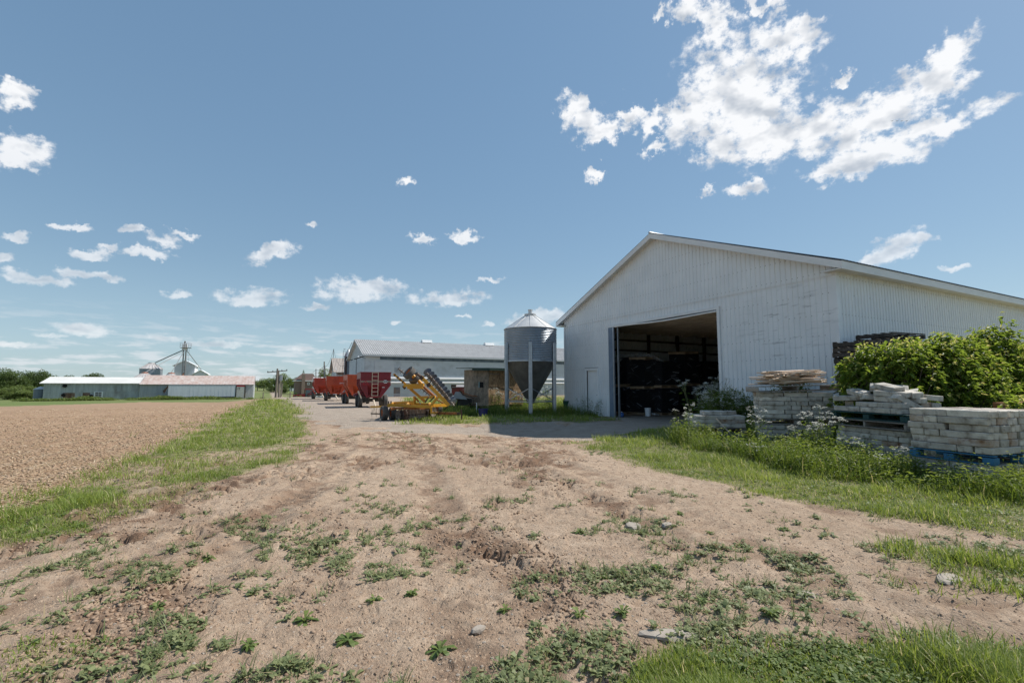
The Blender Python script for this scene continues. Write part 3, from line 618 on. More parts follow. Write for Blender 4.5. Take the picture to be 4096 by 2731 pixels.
for sxp, dd, nl, nh_, wds in inner:
    p = at(sxp, 1546, dd); p[2] = 0; rz = R(random.uniform(-6, 6))
    pallet((p[0], p[1], .0), rz, f'tan floor pallet under the black trays {wds}', freshwood, PG)
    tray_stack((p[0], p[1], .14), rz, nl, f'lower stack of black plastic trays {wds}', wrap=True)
    z2 = .14 + nl * .052 + .01
    pallet((p[0], p[1], z2), rz + R(2), f'tan middle pallet between the black trays {wds}', freshwood, PG)
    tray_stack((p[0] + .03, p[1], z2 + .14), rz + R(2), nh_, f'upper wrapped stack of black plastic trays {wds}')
    z3 = z2 + .14 + nh_ * .052 + .01
    if sxp in (2578, 2738): pallet((p[0], p[1], z3), rz + R(8), f'loose tan pallet on top of the trays {wds}', freshwood, tilt=(R(3), R(-4)))
    if sxp == 2578:
        mb = MB(); nu, nv = 30, 10
        for i in range(nu):
            for j in range(nv):
                u, v = i / (nu - 1) - .5, j / (nv - 1) - .5
                mb.v.append((p[0] - .35 + u * 1.5, p[1] + .35 - u * 1.9 + v * .9, z3 + .26 - 1.5 * max(0, abs(u) - .28) - .5 * v * v + .05 * math.sin(i * 1.7 + j * 2.3) + random.uniform(-.03, .03)))
        for i in range(nu - 1):
            for j in range(nv - 1): mb.f.append((i * nv + j, (i + 1) * nv + j, (i + 1) * nv + j + 1, i * nv + j + 1))
        o = mb.build('plastic_sheet', mat('crumpled_clear_sheet', (.5, .5, .5), (.35, .35, .36), rough=.35, scale=9, alpha=.55)); tag(o, 'crumpled clear plastic sheet draped over the left tray stacks', 'plastic sheet')
pp = gp(2592, 1664); pe = empty('pail', pp, 0, 'white plastic pail with wire handle in the barn doorway', 'pail')
MB().lathe([(.0, .005), (.125, .005), (.145, .37), (.152, .37), (.152, .34), (.146, .33)], 24).build('body', white, pe, smooth=40)
MB().lathe([(.0, .372), (.15, .372), (.155, .38), (.15, .395), (0, .395)], 24).build('lid', white, pe, smooth=40)
MB().path([(.15 * math.cos(a), -.12 - .04 * math.sin(a), .3 - .16 * math.sin(a)) for a in np.linspace(0, math.pi, 10)], .004, 5).build('handle', galv, pe)
for i, (xx, yy, ww, rr, lab) in enumerate(((2622, 1662, .42, .3, 'flat white scrap board lying right of the pail'), (2562, 1658, .3, -.5, 'bent white scrap board lying left of the pail'))):
    q = gp(xx, yy); o = link('scrap_board', bev_box((ww, .2, .07 if i == 0 else .03), .006, 'scrap_board', white), None, (q[0], q[1], .07), (R(8 - 30 * i), R(6), rr)); tag(o, lab, 'scrap board')
q = gp(2487, 1668); je = empty('jug', q, 0, 'small blue plastic jug on the floor at the left door track', 'jug')
bluepl = mat('blue_plastic', (.03, .10, .30), rough=.35)
MB().lathe([(0, 0), (.09, .01), (.1, .05), (.1, .15), (.06, .21), (.03, .23)], 16).build('body', bluepl, je, smooth=40); MB().lathe([(.032, .225), (.032, .26), (0, .262)], 12).build('cap', white, je)

# ------------------------------------------------------------------ feed bin on six legs
BR = 1.37
bd = 24.75; bc = at(2122, 1546, bd); bin_ = empty('feed_bin', (bc[0], bc[1], 0), math.atan2(-bc[1], -bc[0]), 'corrugated galvanised hopper feed bin on legs beside the barn', 'feed bin')
zpx = lambda y, d=bd: EYE + (1546 - y) * d / 1903.6 * 1.0
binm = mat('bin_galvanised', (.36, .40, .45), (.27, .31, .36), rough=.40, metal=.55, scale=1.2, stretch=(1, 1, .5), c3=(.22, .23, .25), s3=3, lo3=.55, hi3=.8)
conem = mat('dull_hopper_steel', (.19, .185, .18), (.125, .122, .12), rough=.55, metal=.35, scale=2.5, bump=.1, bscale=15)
binroof = mat('bin_roof_steel', (.62, .62, .61), (.52, .52, .52), rough=.45, metal=.3, scale=2)
z_eave, z_ring, z_tip, z_roof = zpx(1315), zpx(1446), zpx(1604), zpx(1260)
def ringprof(z0, z1, n, r=BR, a=.013):
    k = n * 8; return [(r + a * math.sin(2 * math.pi * n * i / k), z0 + (z1 - z0) * i / k) for i in range(k + 1)]
zm = zpx(1378)
MB().lathe(ringprof(z_ring, zm, 10), 72).build('lower_ring', binm, bin_, smooth=60)
MB().lathe(ringprof(zm + .003, z_eave, 10, BR + .004), 72).build('upper_ring', binm, bin_, smooth=60)
nsec = 10
for k in range(nsec):                           # hopper and roof sheets
    a0, a1 = 2 * math.pi * k / nsec, 2 * math.pi * (k + 1) / nsec; q = MB(); rr = MB(); m_ = 6
    for j in range(m_):
        b0, b1 = a0 + (a1 - a0) * j / m_, a0 + (a1 - a0) * (j + 1) / m_
        q.face((BR * math.cos(b0), BR * math.sin(b0), z_ring), (.2 * math.cos(b0), .2 * math.sin(b0), z_tip), (.2 * math.cos(b1), .2 * math.sin(b1), z_tip), (BR * math.cos(b1), BR * math.sin(b1), z_ring))
        r1_, r2_ = BR + .04, .28
        rr.face((r1_ * math.cos(b0), r1_ * math.sin(b0), z_eave - .02), (r1_ * math.cos(b1), r1_ * math.sin(b1), z_eave - .02), (r2_ * math.cos(b1), r2_ * math.sin(b1), z_roof), (r2_ * math.cos(b0), r2_ * math.sin(b0), z_roof))
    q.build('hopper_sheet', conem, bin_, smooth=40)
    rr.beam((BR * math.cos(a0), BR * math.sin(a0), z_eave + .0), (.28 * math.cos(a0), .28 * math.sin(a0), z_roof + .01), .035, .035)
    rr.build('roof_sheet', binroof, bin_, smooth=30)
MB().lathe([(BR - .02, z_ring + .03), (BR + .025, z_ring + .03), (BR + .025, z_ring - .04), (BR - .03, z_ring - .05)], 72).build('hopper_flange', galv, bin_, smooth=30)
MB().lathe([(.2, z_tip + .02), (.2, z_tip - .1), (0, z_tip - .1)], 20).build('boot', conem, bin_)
MB().lathe([(.29, z_roof - .02), (.29, z_roof + .04), (.31, z_roof + .05), (.31, z_roof + .10), (.12, z_roof + .12)], 28).build('collar', binroof, bin_, smooth=30)
ztop = zpx(1234)
MB().lathe([(.105, z_roof + .10), (.105, ztop - .05), (.13, ztop - .03), (.13, ztop), (0, ztop)], 20).build('filler_tube', binroof, bin_, smooth=30)
legtop = zpx(1376)
for k in range(6):
    a = k * math.pi / 3; c, s = math.cos(a), math.sin(a); r_ = BR + .06; q = MB(); tx, ty = -s, c
    def P(u, v): return (c * (r_ + v) + tx * u, s * (r_ + v) + ty * u)
    prof = [(-.10, -.04), (-.085, .03), (-.03, .03), (-.02, .06), (.02, .06), (.03, .03), (.085, .03), (.10, -.04), (.085, -.045), (.07, .015), (-.07, .015), (-.085, -.045)]
    q.prism([(*P(u, v), -.05) for u, v in prof], (0, 0, legtop + .05)); q.build('leg', galv, bin_)
zb0, zb1 = .68, zpx(1550)
for k in range(6):
    a0, a1 = k * math.pi / 3, (k + 1) * math.pi / 3; r_ = BR + .05
    p = lambda a, z: (r_ * math.cos(a), r_ * math.sin(a), z)
    MB().beam(p(a0, zb0 - .02), p(a1, zb0 - .02), .03, .045).build('cross_bar', galv, bin_)
    MB().beam(p(a0, zb0), p(a1, zb1), .012, .035).build('brace', galv, bin_); MB().beam(p(a0, zb1), p(a1, zb0), .012, .035).build('brace', galv, bin_)

# ------------------------------------------------------------------ green bin by the wall
grn = mat('green_plastic', (.012, .085, .055), (.01, .06, .04), rough=.4, scale=3)
q = gp(2270, 1650); ge = empty('plastic_bin', (q[0] + .22, q[1] - .1, 0), R(-35), 'open dark green plastic bin standing in weeds at the barn corner', 'plastic bin')
def tub(a, b, z0, z1, t):  # a bottom half size, b top half size
    m = MB(); O = [(-1, -1), (1, -1), (1, 1), (-1, 1)]
    m.add([(x * a[0], y * a[1], z0) for x, y in O] + [(x * b[0], y * b[1], z1) for x, y in O] + [(x * (b[0] - t), y * (b[1] - t), z1) for x, y in O] + [(x * (a[0] - t), y * (a[1] - t), z0 + t) for x, y in O],
          [(3, 2, 1, 0)] + [(i, (i + 1) % 4, 4 + (i + 1) % 4, 4 + i) for i in range(4)] + [(4 + i, 4 + (i + 1) % 4, 8 + (i + 1) % 4, 8 + i) for i in range(4)] + [(8 + i, 8 + (i + 1) % 4, 12 + (i + 1) % 4, 12 + i) for i in range(4)] + [(12, 13, 14, 15)]); return m
tub((.36, .30), (.48, .40), 0, .62, .03).build('body', grn, ge)
m_ = MB(); m_.prism([(-.48, .40, .62), (.48, .40, .62), (.42, .55, .92), (-.36, .55, .92)], (0, .03, .0)); m_.build('raised_back', grn, ge)
MB().beam((-.48, -.40, .63), (.48, -.40, .63), .05, .05).build('rim', grn, ge); MB().box((.1, -.43, .56), (.22, .01, .03)).build('label_strip', white, ge)

# ------------------------------------------------------------------ chipboard hut
osb = mat('weathered_chipboard', (.40, .26, .145), (.235, .148, .085), rough=.9, scale=9, stretch=(1, 1, .45), detail=3, lo=.42, hi=.58, c3=(.54, .40, .25), s3=14, st3=(1, 1, .5), lo3=.58, hi3=.64, bump=.2, bscale=20)
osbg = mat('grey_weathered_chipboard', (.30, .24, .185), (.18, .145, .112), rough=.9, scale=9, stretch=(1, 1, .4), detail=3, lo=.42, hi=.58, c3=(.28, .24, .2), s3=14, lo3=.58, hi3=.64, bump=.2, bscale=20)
groof = mat('dark_green_roof_steel', (.02, .05, .04), (.03, .055, .045), rough=.5, scale=4)
hp = at(1952, 1622, 26.0); hz0 = .36
hut = empty('chipboard_hut', (hp[0], hp[1], 0), R(7), 'small weathered chipboard hut with green metal roof behind the bin', 'hut')
HW2, HH, HD = 2.35, 2.0, 1.9                # front wing to the right of the corner, height, depth
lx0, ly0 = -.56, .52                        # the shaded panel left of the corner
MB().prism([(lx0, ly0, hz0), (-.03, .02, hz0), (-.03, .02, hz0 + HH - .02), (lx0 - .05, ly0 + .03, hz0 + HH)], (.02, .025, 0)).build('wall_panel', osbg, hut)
for x0_, x1_ in ((.035, .80), (.81, 1.58), (1.59, HW2)): MB().bb(x0_, x1_, .0 - .02 * (x0_ < .5), .03, hz0 + .04, hz0 + HH).build('wall_panel', osb, hut)
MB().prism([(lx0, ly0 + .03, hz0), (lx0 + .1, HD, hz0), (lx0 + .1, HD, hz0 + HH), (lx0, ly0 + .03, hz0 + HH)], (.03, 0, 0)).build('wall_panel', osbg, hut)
MB().bb(HW2, HW2 + .03, 0, HD, hz0, hz0 + HH).build('wall_panel', osb, hut); MB().bb(lx0 + .13, HW2, HD - .02, HD, hz0, hz0 + HH).build('wall_panel', osb, hut)
MB().bb(-.03, .03, -.035, .03, hz0 - .1, hz0 + HH - .02).build('corner_post', osbg, hut)
MB().bb(.09, .70, -.03, -.024, hz0 + 1.72, hz0 + 1.78).build('door_batten', osbg, hut); MB().bb(.70, .715, -.03, -.022, hz0 + .1, hz0 + 1.78).build('door_edge', darkwood, hut)
MB().bb(-.3, HW2, .05, HD - .03, hz0 - .08, hz0 - .005).build('floor', darkwood, hut)
for x in (.1, 1.0, 2.1):
    for y in (.15, 1.6): MB().bb(x, x + .15, y, y + .15, -.05, hz0 - .085).build('foot', darkwood, hut)
r_ = MB(); r_.prism([(lx0 - .35, ly0 - .3, hz0 + HH + .04), (-.05, -.22, hz0 + HH + .02), (HW2 + .2, -.22, hz0 + HH + .02), (HW2 + .2, HD + .2, hz0 + HH + .10), (lx0 - .35, HD + .2, hz0 + HH + .10)], (0, 0, .03)); ro = r_.build('roof', groof, hut)
for k in range(16): MB().beam((-.02 + k * .16, -.225, hz0 + HH + .065), (-.02 + k * .16, HD + .2, hz0 + HH + .145), .05, .025).build('rib', groof, ro)
MB().beam((lx0 - .34, ly0 - .31, hz0 + HH - .02), (-.05, -.235, hz0 + HH - .03), .02, .11).build('fascia', groof, ro); MB().bb(-.04, HW2 + .2, -.25, -.23, hz0 + HH - .07, hz0 + HH + .04).build('fascia', groof, ro)
dark = mat('dark_opening', (.012, .012, .012), rough=.9)
wm = Matrix.Rotation(math.atan2(-(ly0), -lx0), 3, 'Z')
wdw = MB().box((lx0 * .5 - .012, ly0 * .5 - .006, hz0 + 1.15), (.25, .03, .30), wm).build('window_opening', dark, hut)
MB().box((lx0 * .5 - .10, ly0 * .5 + .07, hz0 + 1.15), (.06, .04, .32), wm).build('shutter_edge', mat('pale_teal_paint', (.25, .36, .37), rough=.6), wdw)
q = gp(1932, 1664); te = empty('tub', (q[0], q[1], 0), 0, 'purple plastic tub tucked under the front of the chipboard hut', 'tub')
purp = mat('purple_plastic', (.055, .055, .19), (.045, .042, .15), rough=.45, scale=4)
MB().lathe([(0, .01), (.19, .01), (.24, .36), (.26, .36), (.26, .33), (.242, .32)], 20).build('body', purp, te, smooth=40)
MB().lathe([(0, .33), (.235, .34), (.24, .355)], 20).build('water', dark, te)
q = gp(1905, 1660); MBs = MB().tube((0, 0, 0), (0.02, 0, .62), .018, n=8); o = MBs.build('marker_stake', white); o.location = (q[0], q[1], 0); tag(o, 'thin white plastic stake standing in weeds left of the purple tub', 'stake')
# ------------------------------------------------------------------ wheels
rubber = mat('dusty_tyre_rubber', (.055, .053, .05), (.09, .082, .072), rough=.85, scale=6, c3=(.13, .115, .10), s3=3, lo3=.5, hi3=.75)
rubberg = mat('bleached_tyre_rubber', (.14, .13, .118), (.095, .088, .08), rough=.9, scale=6)
rust = mat('rusty_iron', (.10, .055, .035), (.06, .038, .028), rough=.85, scale=6, bump=.2)
def wheel(parent, c, axis, r, w_, rim, m=rubber, rimm=None, world=True, ribs=4, n=32, name='wheel'):
    h = w_ / 2; pr = [(rim, -h * .72), (rim * .6 + r * .4, -h), (r * .93, -h * .98), (r * .985, -h * .8)]
    for k in range(ribs):
        a = -h * .8 + 1.6 * h * k / ribs; b = -h * .8 + 1.6 * h * (k + 1) / ribs; g_ = .012
        if k: pr += [(r * .955, a - g_ * .3), (r * .955, a + g_ * .6), (r, a + g_)]
        pr += [(r, b - g_)]
    pr += [(r * .985, h * .8), (r * .93, h * .98), (rim * .6 + r * .4, h), (rim, h * .72)]
    t = MB().lathe(pr, n, c, axis).build(name, m, parent, world, smooth=40)
    q = MB().lathe([(.0, h * .25), (rim * .35, h * .3), (rim * .45, h * .15), (rim * .85, h * .2), (rim * 1.02, h * .75), (rim * 1.02, -h * .75), (rim * .85, -h * .2), (rim * .4, -h * .2), (0, -h * .25)], n, c, axis)
    q.build('rim', rimm or rust, t, world, smooth=40)
    return t

# ------------------------------------------------------------------ folded disc harrow
yel = mat('worn_yellow_paint', (.66, .33, .02), (.52, .24, .018), rough=.5, scale=3, c3=(.24, .11, .035), s3=5, lo3=.60, hi3=.72, spec=.5)
yelr = mat('rusty_orange_paint', (.38, .135, .03), (.24, .085, .03), rough=.65, scale=4, c3=(.11, .055, .035), s3=6, lo3=.52, hi3=.7)
disc1 = mat('worn_disc_steel', (.24, .19, .155), (.15, .115, .095), rough=.5, metal=.3, scale=5, c3=(.30, .28, .26), s3=4, lo3=.58, hi3=.7)
disc2 = mat('blue_disc_steel', (.22, .27, .36), (.16, .20, .27), rough=.45, metal=.15, scale=3, c3=(.10, .075, .06), s3=3, lo3=.5, hi3=.7)
disc3 = mat('dark_blue_disc_steel', (.12, .145, .19), (.15, .125, .105), rough=.5, metal=.1, scale=3)
iron = mat('grey_brown_iron', (.17, .14, .115), (.11, .09, .075), rough=.7, metal=.3, scale=6)
HD0 = 20.0
def Z(zx, zy, v=0.0): return at(1480 + zx * .16579, 1440 + zy * .16579, HD0 + v)
hb_ = gp(1650, 1685); har = empty('disc_harrow', (hb_[0], hb_[1], 0), 0, 'yellow folding disc harrow with its wing raised', 'disc harrow')
def hbm(name, a, b, w_, h_, m=yel, va=0.0, vb=None):
    return MB().beam(Z(*a, va), Z(*b, va if vb is None else vb), w_, h_).build(name, m, har, True)
def htb(name, a, b, r, m=yel, va=0.0, vb=None, r1=None): return MB().tube(Z(*a, va), Z(*b, va if vb is None else vb), r, r1, 12).build(name, m, har, True, smooth=40)
u_ax = Vector(RT); v_ax = Vector((FW[0], FW[1], 0)).normalized(); w_ax = Vector((0, 0, 1))
# lower frame
hbm('frame_beam', (430, 1085), (1480, 1125), .10, .12, yel, .25, .25); hbm('frame_beam', (570, 1040), (1500, 1075), .10, .12, yel, 1.5, 1.5)
hbm('frame_beam', (600, 1025), (1060, 1005), .10, .09, yel, 2.2, 2.2); hbm('frame_beam', (1440, 1095), (1840, 1085), .10, .13, yel, .5, 1.2)
hbm('cross_member', (470, 1085), (580, 1030), .10, .10, yel, .25, 2.0); hbm('cross_member', (900, 1095), (930, 1040), .09, .09, yel, .25, 1.6); hbm('cross_member', (1450, 1110), (1440, 1050), .10, .11, yel, .25, 2.0)
gb1 = htb('gang_beam', (500, 1180), (600, 1165), .062, yelr, -.25, -.2); hbm('gang_beam', (560, 1165), (1450, 1155), .09, .09, yelr, -.2, .9)
hbm('rear_arm', (20, 1125), (470, 1118), .08, .075, yel, 1.1, .9)
for x in (450, 505): MB().lathe([(.03, 0), (.03, .1), (.0, .16)], 8, Z(x, 1060, .3)).build('bolt', rust, har, True)
for x0, y0 in ((85, 1150), (115, 1150), (165, 1150), (235, 1150)): htb('spring_rod', (x0, y0), (x0 - 25, 1265), .006, rust, 1.0)
sh = htb('spike_shaft', (20, 1290), (260, 1295), .03, iron, 1.0)
def spikes(parent, c, axis, rr, n=4, m=iron, rot=0.0):
    ax = Vector(axis).normalized(); _, x, y = MB()._frame(Vector((0, 0, 0)), ax); q = MB(); c = V3(c)
    for k in range(n):
        a = 2 * math.pi * k / n + rot; d = x * math.cos(a) + y * math.sin(a); s = ax.cross(d)
        q.add([c + s * .035 + ax * .012, c - s * .035 + ax * .012, c + d * rr, c - s * .035 - ax * .012, c + s * .035 - ax * .012], [(0, 1, 2), (3, 4, 2), (1, 3, 2), (4, 0, 2), (0, 4, 3, 1)])
    q.build('spike_star', m, parent, True)
for x in (45, 150): spikes(sh, Z(x, 1290, 1.0), u_ax * .9 + v_ax * .3, .21, 4, iron, .3)
gang = (u_ax * .78 + v_ax * .62).normalized()
wa = (-(u_ax * .86 + v_ax * .5)).normalized()
orim = mat('orange_rim_paint', (.45, .13, .03), (.32, .09, .03), rough=.6, scale=5)
wheel(har, Z(340, 1275, 0), wa, .305, .235, .15, rubber, orim); wheel(har, Z(545, 1290, .35), wa, .285, .225, .15, rubber, orim)
wheel(har, Z(1650, 1195, 1.8), wa, .28, .2, .15, rubberg, orim); wheel(har, Z(1560, 1215, 2.2), wa, .28, .2, .15, rubber, orim)
def disc(parent, c, axis, rr, m):
    pr = [(rr * t, rr * .17 * t * t) for t in (0, .25, .5, .75, 1)] + [(rr * t, rr * .17 * t * t + .006) for t in (1, .75, .5, .25, 0)]
    return MB().lathe(pr, 28, c, axis).build('disc', m, parent, True, smooth=50)
lg = htb('gang_axle', (640, 1345), (1480, 1285), .02, iron, -.25, 1.45)
for k in range(10):
    t = k / 9; disc(lg, Z(697 + 760 * t, 1338 - 62 * t, -.22 + 1.55 * t), -gang, .232, disc1)
    if k % 3 == 0: hbm('disc_hanger', (700 + 755 * t, 1180 - 15 * t), (712 + 755 * t, 1330 - 60 * t), .02, .06, yelr, -.2 + 1.5 * t)
rg = htb('gang_axle', (700, 1300), (1560, 1240), .02, iron, 2.2, 1.2)
for k in range(9):
    t = k / 8; disc(rg, Z(720 + 800 * t, 1300 - 55 * t, 2.2 - 1.0 * t), (u_ax * .84 - v_ax * .54).normalized(), .225, disc1)
# raised wing
hbm('wing_arm', (570, 335), (865, 585), .085, .085, yel, .3, .35)
for k in range(4): t = .12 + .22 * k; hbm('clamp', (570 + 295 * t - 14, 335 + 250 * t - 12), (570 + 295 * t + 6, 335 + 250 * t + 4), .10, .10, rust, .3)
htb('wing_tube', (1040, 375), (1245, 575), .075, yel, .5, .5); htb('wing_tube', (1290, 640), (1540, 865), .062, yelr, .6, .6)
hbm('wing_beam', (1235, 405), (1905, 1095), .115, .14, yel, -.1, -.1); hbm('wing_beam', (1150, 345), (1245, 410), .07, .07, rust, .1, -.05)
hbm('wing_beam', (965, 685), (1335, 1005), .10, .12, yel, .5, .6); hbm('wing_cross', (835, 615), (1290, 600), .42, .12, yel, .35, .35); hbm('wing_cross', (900, 670), (1280, 665), .08, .10, yel, .2, .2)
hbm('wing_cross', (1190, 900), (1575, 885), .16, .11, yel, .5, .4); hbm('wing_brace', (1640, 885), (1470, 1095), .07, .085, yel, -.05, .1)
hbm('clamp', (1400, 560), (1430, 640), .16, .16, rust, -.1); hbm('clamp', (1215, 395), (1275, 455), .14, .14, rust, -.1); hbm('hinge', (800, 620), (850, 690), .12, .10, rust, .3)
hbm('mast', (1068, 870), (1085, 1090), .09, .10, yel, .8, .8); htb('hydraulic_cylinder', (1085, 900), (1175, 1000), .04, yelr, .5, .5); htb('cylinder_rod', (1175, 1000), (1225, 1060), .02, galv, .5, .5)
htb('hydraulic_cylinder', (1420, 880), (1330, 1020), .03, iron, .2, .3); htb('wing_strut', (1600, 950), (1770, 1040), .03, yelr, .3, .3); hbm('lever', (1560, 880), (1440, 1000), .03, .05, rust, .1)
hbm('link_bar', (940, 985), (975, 1075), .05, .03, yelr, .2); hbm('drop_leg', (1470, 1140), (1475, 1290), .07, .09, yel, .1)
waw = (-u_ax * .62 - v_ax * .45 + w_ax * .62).normalized()
wheel(har, Z(950, 310, .2), waw, .285, .225, .15, rubberg, orim); wheel(har, Z(1090, 440, .65), waw, .285, .225, .15, rubberg, orim)
ua = htb('gang_axle', (1370, 280), (2050, 1060), .02, iron, .4, .0)
gax = (u_ax * .56 - w_ax * .64 - v_ax * .53).normalized()
ctr = [(1395, 290), (1470, 362), (1535, 435), (1598, 510), (1660, 585), (1722, 655), (1785, 730), (1848, 808), (1905, 888), (1965, 975), (2005, 1030)]
for k, (x, y) in enumerate(ctr):
    v = .35 - .03 * k; disc(ua, Z(x, y, v), -gax, .188 + .012 * (k > 7), disc2 if k % 3 != 2 else disc3)
    p = Vector(Z(x - 15, y + 15, v - .1)); MB().tube(p, p + gax * .14, .032, n=10).build('spool', mat('pale_bearing_iron', (.32, .27, .23), (.22, .18, .15), rough=.7), ua, True, smooth=40)
    if k < 9: hbm('scraper', (x - 20, y + 60), (x - 130, y + 130), .02, .05, iron, v - .05)
ss_ = htb('spike_shaft', (690, 215), (1440, 840), .032, iron, .95, .95)
sdir = Vector(Z(1440, 840, .95)) - Vector(Z(690, 215, .95))
for k, t in enumerate((-.01, .10, .21, .33, .52, .66, .74, .83, .92, 1.0)): spikes(ss_, Z(690 + 750 * t, 215 + 625 * t, .95), sdir.normalized() + v_ax * .25, .19, 4, iron, .5 + k * .2)
# tongue, jack, hoses
hbm('tongue', (1465, 1275), (1630, 1278), .11, .085, yel, .1, .1); hbm('tongue', (1630, 1280), (2110, 1290), .10, .10, yelr, .1, .1); hbm('hitch', (2100, 1290), (2170, 1292), .12, .11, rust, .1, .1); hbm('jack', (2200, 1190), (2215, 1440), .05, .06, rust, .1, .1)
hose = mat('black_hose', (.012, .012, .012), rough=.5)
for pts in ([(1890, 1100), (1830, 1160), (1720, 1220), (1620, 1290), (1575, 1370), (1600, 1425), (1670, 1440), (1740, 1400), (1790, 1310), (1850, 1230)], [(1895, 1105), (1810, 1190), (1700, 1260), (1640, 1310), (1590, 1290), (1530, 1190), (1520, 1090)], [(1880, 1110), (1780, 1170), (1660, 1210), (1600, 1200)]):
    MB().path([Z(x, y, -.05) for x, y in pts], .011, 6).build('hose', hose, har, True, smooth=60)

# ------------------------------------------------------------------ gravity wagons
def text_mesh(s, size, m, name='lettering', ext=.004, bold=False):
    cu = bpy.data.curves.new(name, 'FONT'); cu.body = s; cu.size = size; cu.extrude = ext; cu.align_x = 'CENTER'; cu.align_y = 'CENTER'
    if bold: cu.offset = size * .02
    o = bpy.data.objects.new(name, cu); col.objects.link(o); dg = bpy.context.evaluated_depsgraph_get(); me = bpy.data.meshes.new_from_object(o.evaluated_get(dg)); bpy.data.objects.remove(o); bpy.data.curves.remove(cu)
    me.materials.clear(); me.materials.append(m); return me
ink = mat('black_lettering', (.015, .015, .02), rough=.5); cream = mat('cream_paint', (.66, .56, .44), (.55, .45, .34), rough=.6)
def redpaint(n, c, c2, c3): return mat(n, c, c2, rough=.42, scale=1.6, c3=c3, s3=2.2, lo3=.55, hi3=.72, spec=.5)
mar = redpaint('maroon_paint', (.22, .012, .024), (.185, .012, .02), (.16, .018, .016)); org1 = redpaint('faded_orange_paint', (.50, .085, .025), (.43, .066, .022), (.31, .045, .018)); org2 = redpaint('orange_red_paint', (.46, .066, .022), (.39, .055, .02), (.29, .045, .02)); org3 = redpaint('brick_red_paint', (.42, .045, .022), (.35, .04, .02), (.26, .04, .02))
def wagon(loc, yaw, s, m, label, ladder, ladm, L=3.0, logo=None, ribs=3):
    e = empty('gravity_wagon', loc, yaw, label, 'grain wagon', 'gravity wagons parked along the lane'); e.scale = (s, s, s)
    W, T, B, bot = 1.98, 2.37, 1.54, .74; x0b, x1b, y0b, y1b = .42, 1.36, .75, L - .75
    t = .012
    bx = MB()      # open upper box
    for (a, b) in (((0, 0), (W, 0)), ((W, 0), (W, L)), ((W, L), (0, L)), ((0, L), (0, 0))):
        bx.add([(*a, B), (*b, B), (*b, T), (*a, T)], [(0, 1, 2, 3)])
    bo = bx.build('box', m, e)
    MB().beam((-.02, -.02, T), (W + .02, -.02, T), .05, .05).build('rim', m, bo); MB().beam((-.02, L + .02, T), (W + .02, L + .02, T), .05, .05).build('rim', m, bo)
    MB().beam((-.02, .0, T), (-.02, L, T), .05, .05).build('rim', m, bo); MB().beam((W + .02, .0, T), (W + .02, L, T), .05, .05).build('rim', m, bo)
    zr = T - .42
    q = MB(); q.beam((-.025, -.02, zr), (W + .025, -.02, zr), .04, .025); q.beam((-.02, 0, zr), (-.02, L, zr), .04, .03); q.build('seam_flange', m, bo)
    h = MB(); tp = [(0, 0, B), (W, 0, B), (W, L, B), (0, L, B)]; bt = [(x0b, y0b, bot), (x1b, y0b, bot), (x1b, y1b, bot), (x0b, y1b, bot)]
    # ends hang straight for a hand, then slope
    md = [(.0, .0, B - .02), (W, .0, B - .02), (W, L, B - .02), (0, L, B - .02)]
    h.add(tp + md + bt, [(i, (i + 1) % 4, 4 + (i + 1) % 4, 4 + i)[::-1] for i in range(4)] + [(4 + i, 4 + (i + 1) % 4, 8 + (i + 1) % 4, 8 + i)[::-1] for i in range(4)] + [(8, 9, 10, 11)])
    h.build('hopper', m, e)
    # end frames: sloping side rails and triangular gussets in the plane of each end
    for y in (.03, L - .03):
        f = MB(); f.beam((.02, y, B), (.43, y, .72), .05, .09); f.beam((W - .02, y, B), (1.35, y, .74), .05, .09); f.beam((.40, y, .72), (1.38, y, .72), .06, .10)
        f.build('end_frame', m, e)
        f = MB(); f.prism([(.03, y + .012, B - .02), (.45, y + .012, B - .02), (.52, y + .012, .76), (.44, y + .012, .76)], (0, .01, 0)); f.prism([(1.48, y + .012, B - .02), (W - .03, y + .012, B - .02), (1.35, y + .012, .76), (1.24, y + .012, .76)], (0, .01, 0)); f.build('gusset', m, e)
        f = MB(); f.beam((.45, y, .75), (1.25, y, 1.18), .03, .05); f.build('brace', m, e)
    for k in range(ribs):
        y = L * (k + .8) / (ribs + .6); MB().beam((-.03, y, zr), (-.03, y, B - .02), .05, .06).build('side_rib', m, e); MB().beam((-.02, y, B), (.40, y0b + (y1b - y0b) * (k + .5) / ribs, bot + .03), .05, .06).build('side_rib', m, e)
    ch = MB(); ch.prism([(-.34, L * .5 - .32, .86), (.30, L * .5 - .32, 1.12), (.33, L * .5 - .32, 1.0), (-.30, L * .5 - .32, .74)], (0, .64, 0)); ch.build('chute', m, e)
    ch = MB(); ch.prism([(-.16, .06, 1.10), (.05, -.02, .60), (.12, -.02, .62), (-.08, .06, 1.13)], (0, .32, 0)); ch.build('splash_plate', cream if logo else m, e)
    fr = MB(); fr.beam((.55, -.1, .62), (.55, L + .1, .62), .1, .16); fr.beam((1.2, -.1, .62), (1.2, L + .1, .62), .1, .16); fr.build('chassis', rust, e)
    dk = mat('grey_green_axle_paint', (.055, .062, .055), (.09, .07, .055), rough=.8, scale=5)
    wr = .43
    for y in (.42, L - .45):
        MB().beam((.0, y, wr + .05), (1.75, y, wr + .05), .13, .17).build('axle', dk, e)
        for x in (.04, 1.70): wheel(e, (x, y, wr), (1 if x > 1 else -1, 0, 0), wr, .26, .2, rubber if x < 1 else rubberg, cream if random.random() < .6 else rust, world=False)
    tg = MB(); tg.beam((.87, .35, .48), (.87, -.25, .45), .10, .10); tg.beam((.87, -.2, .50), (.87 + (.18 if not logo else .03), -.95, .12), .07, .09); tg.build('tongue', cream, e)
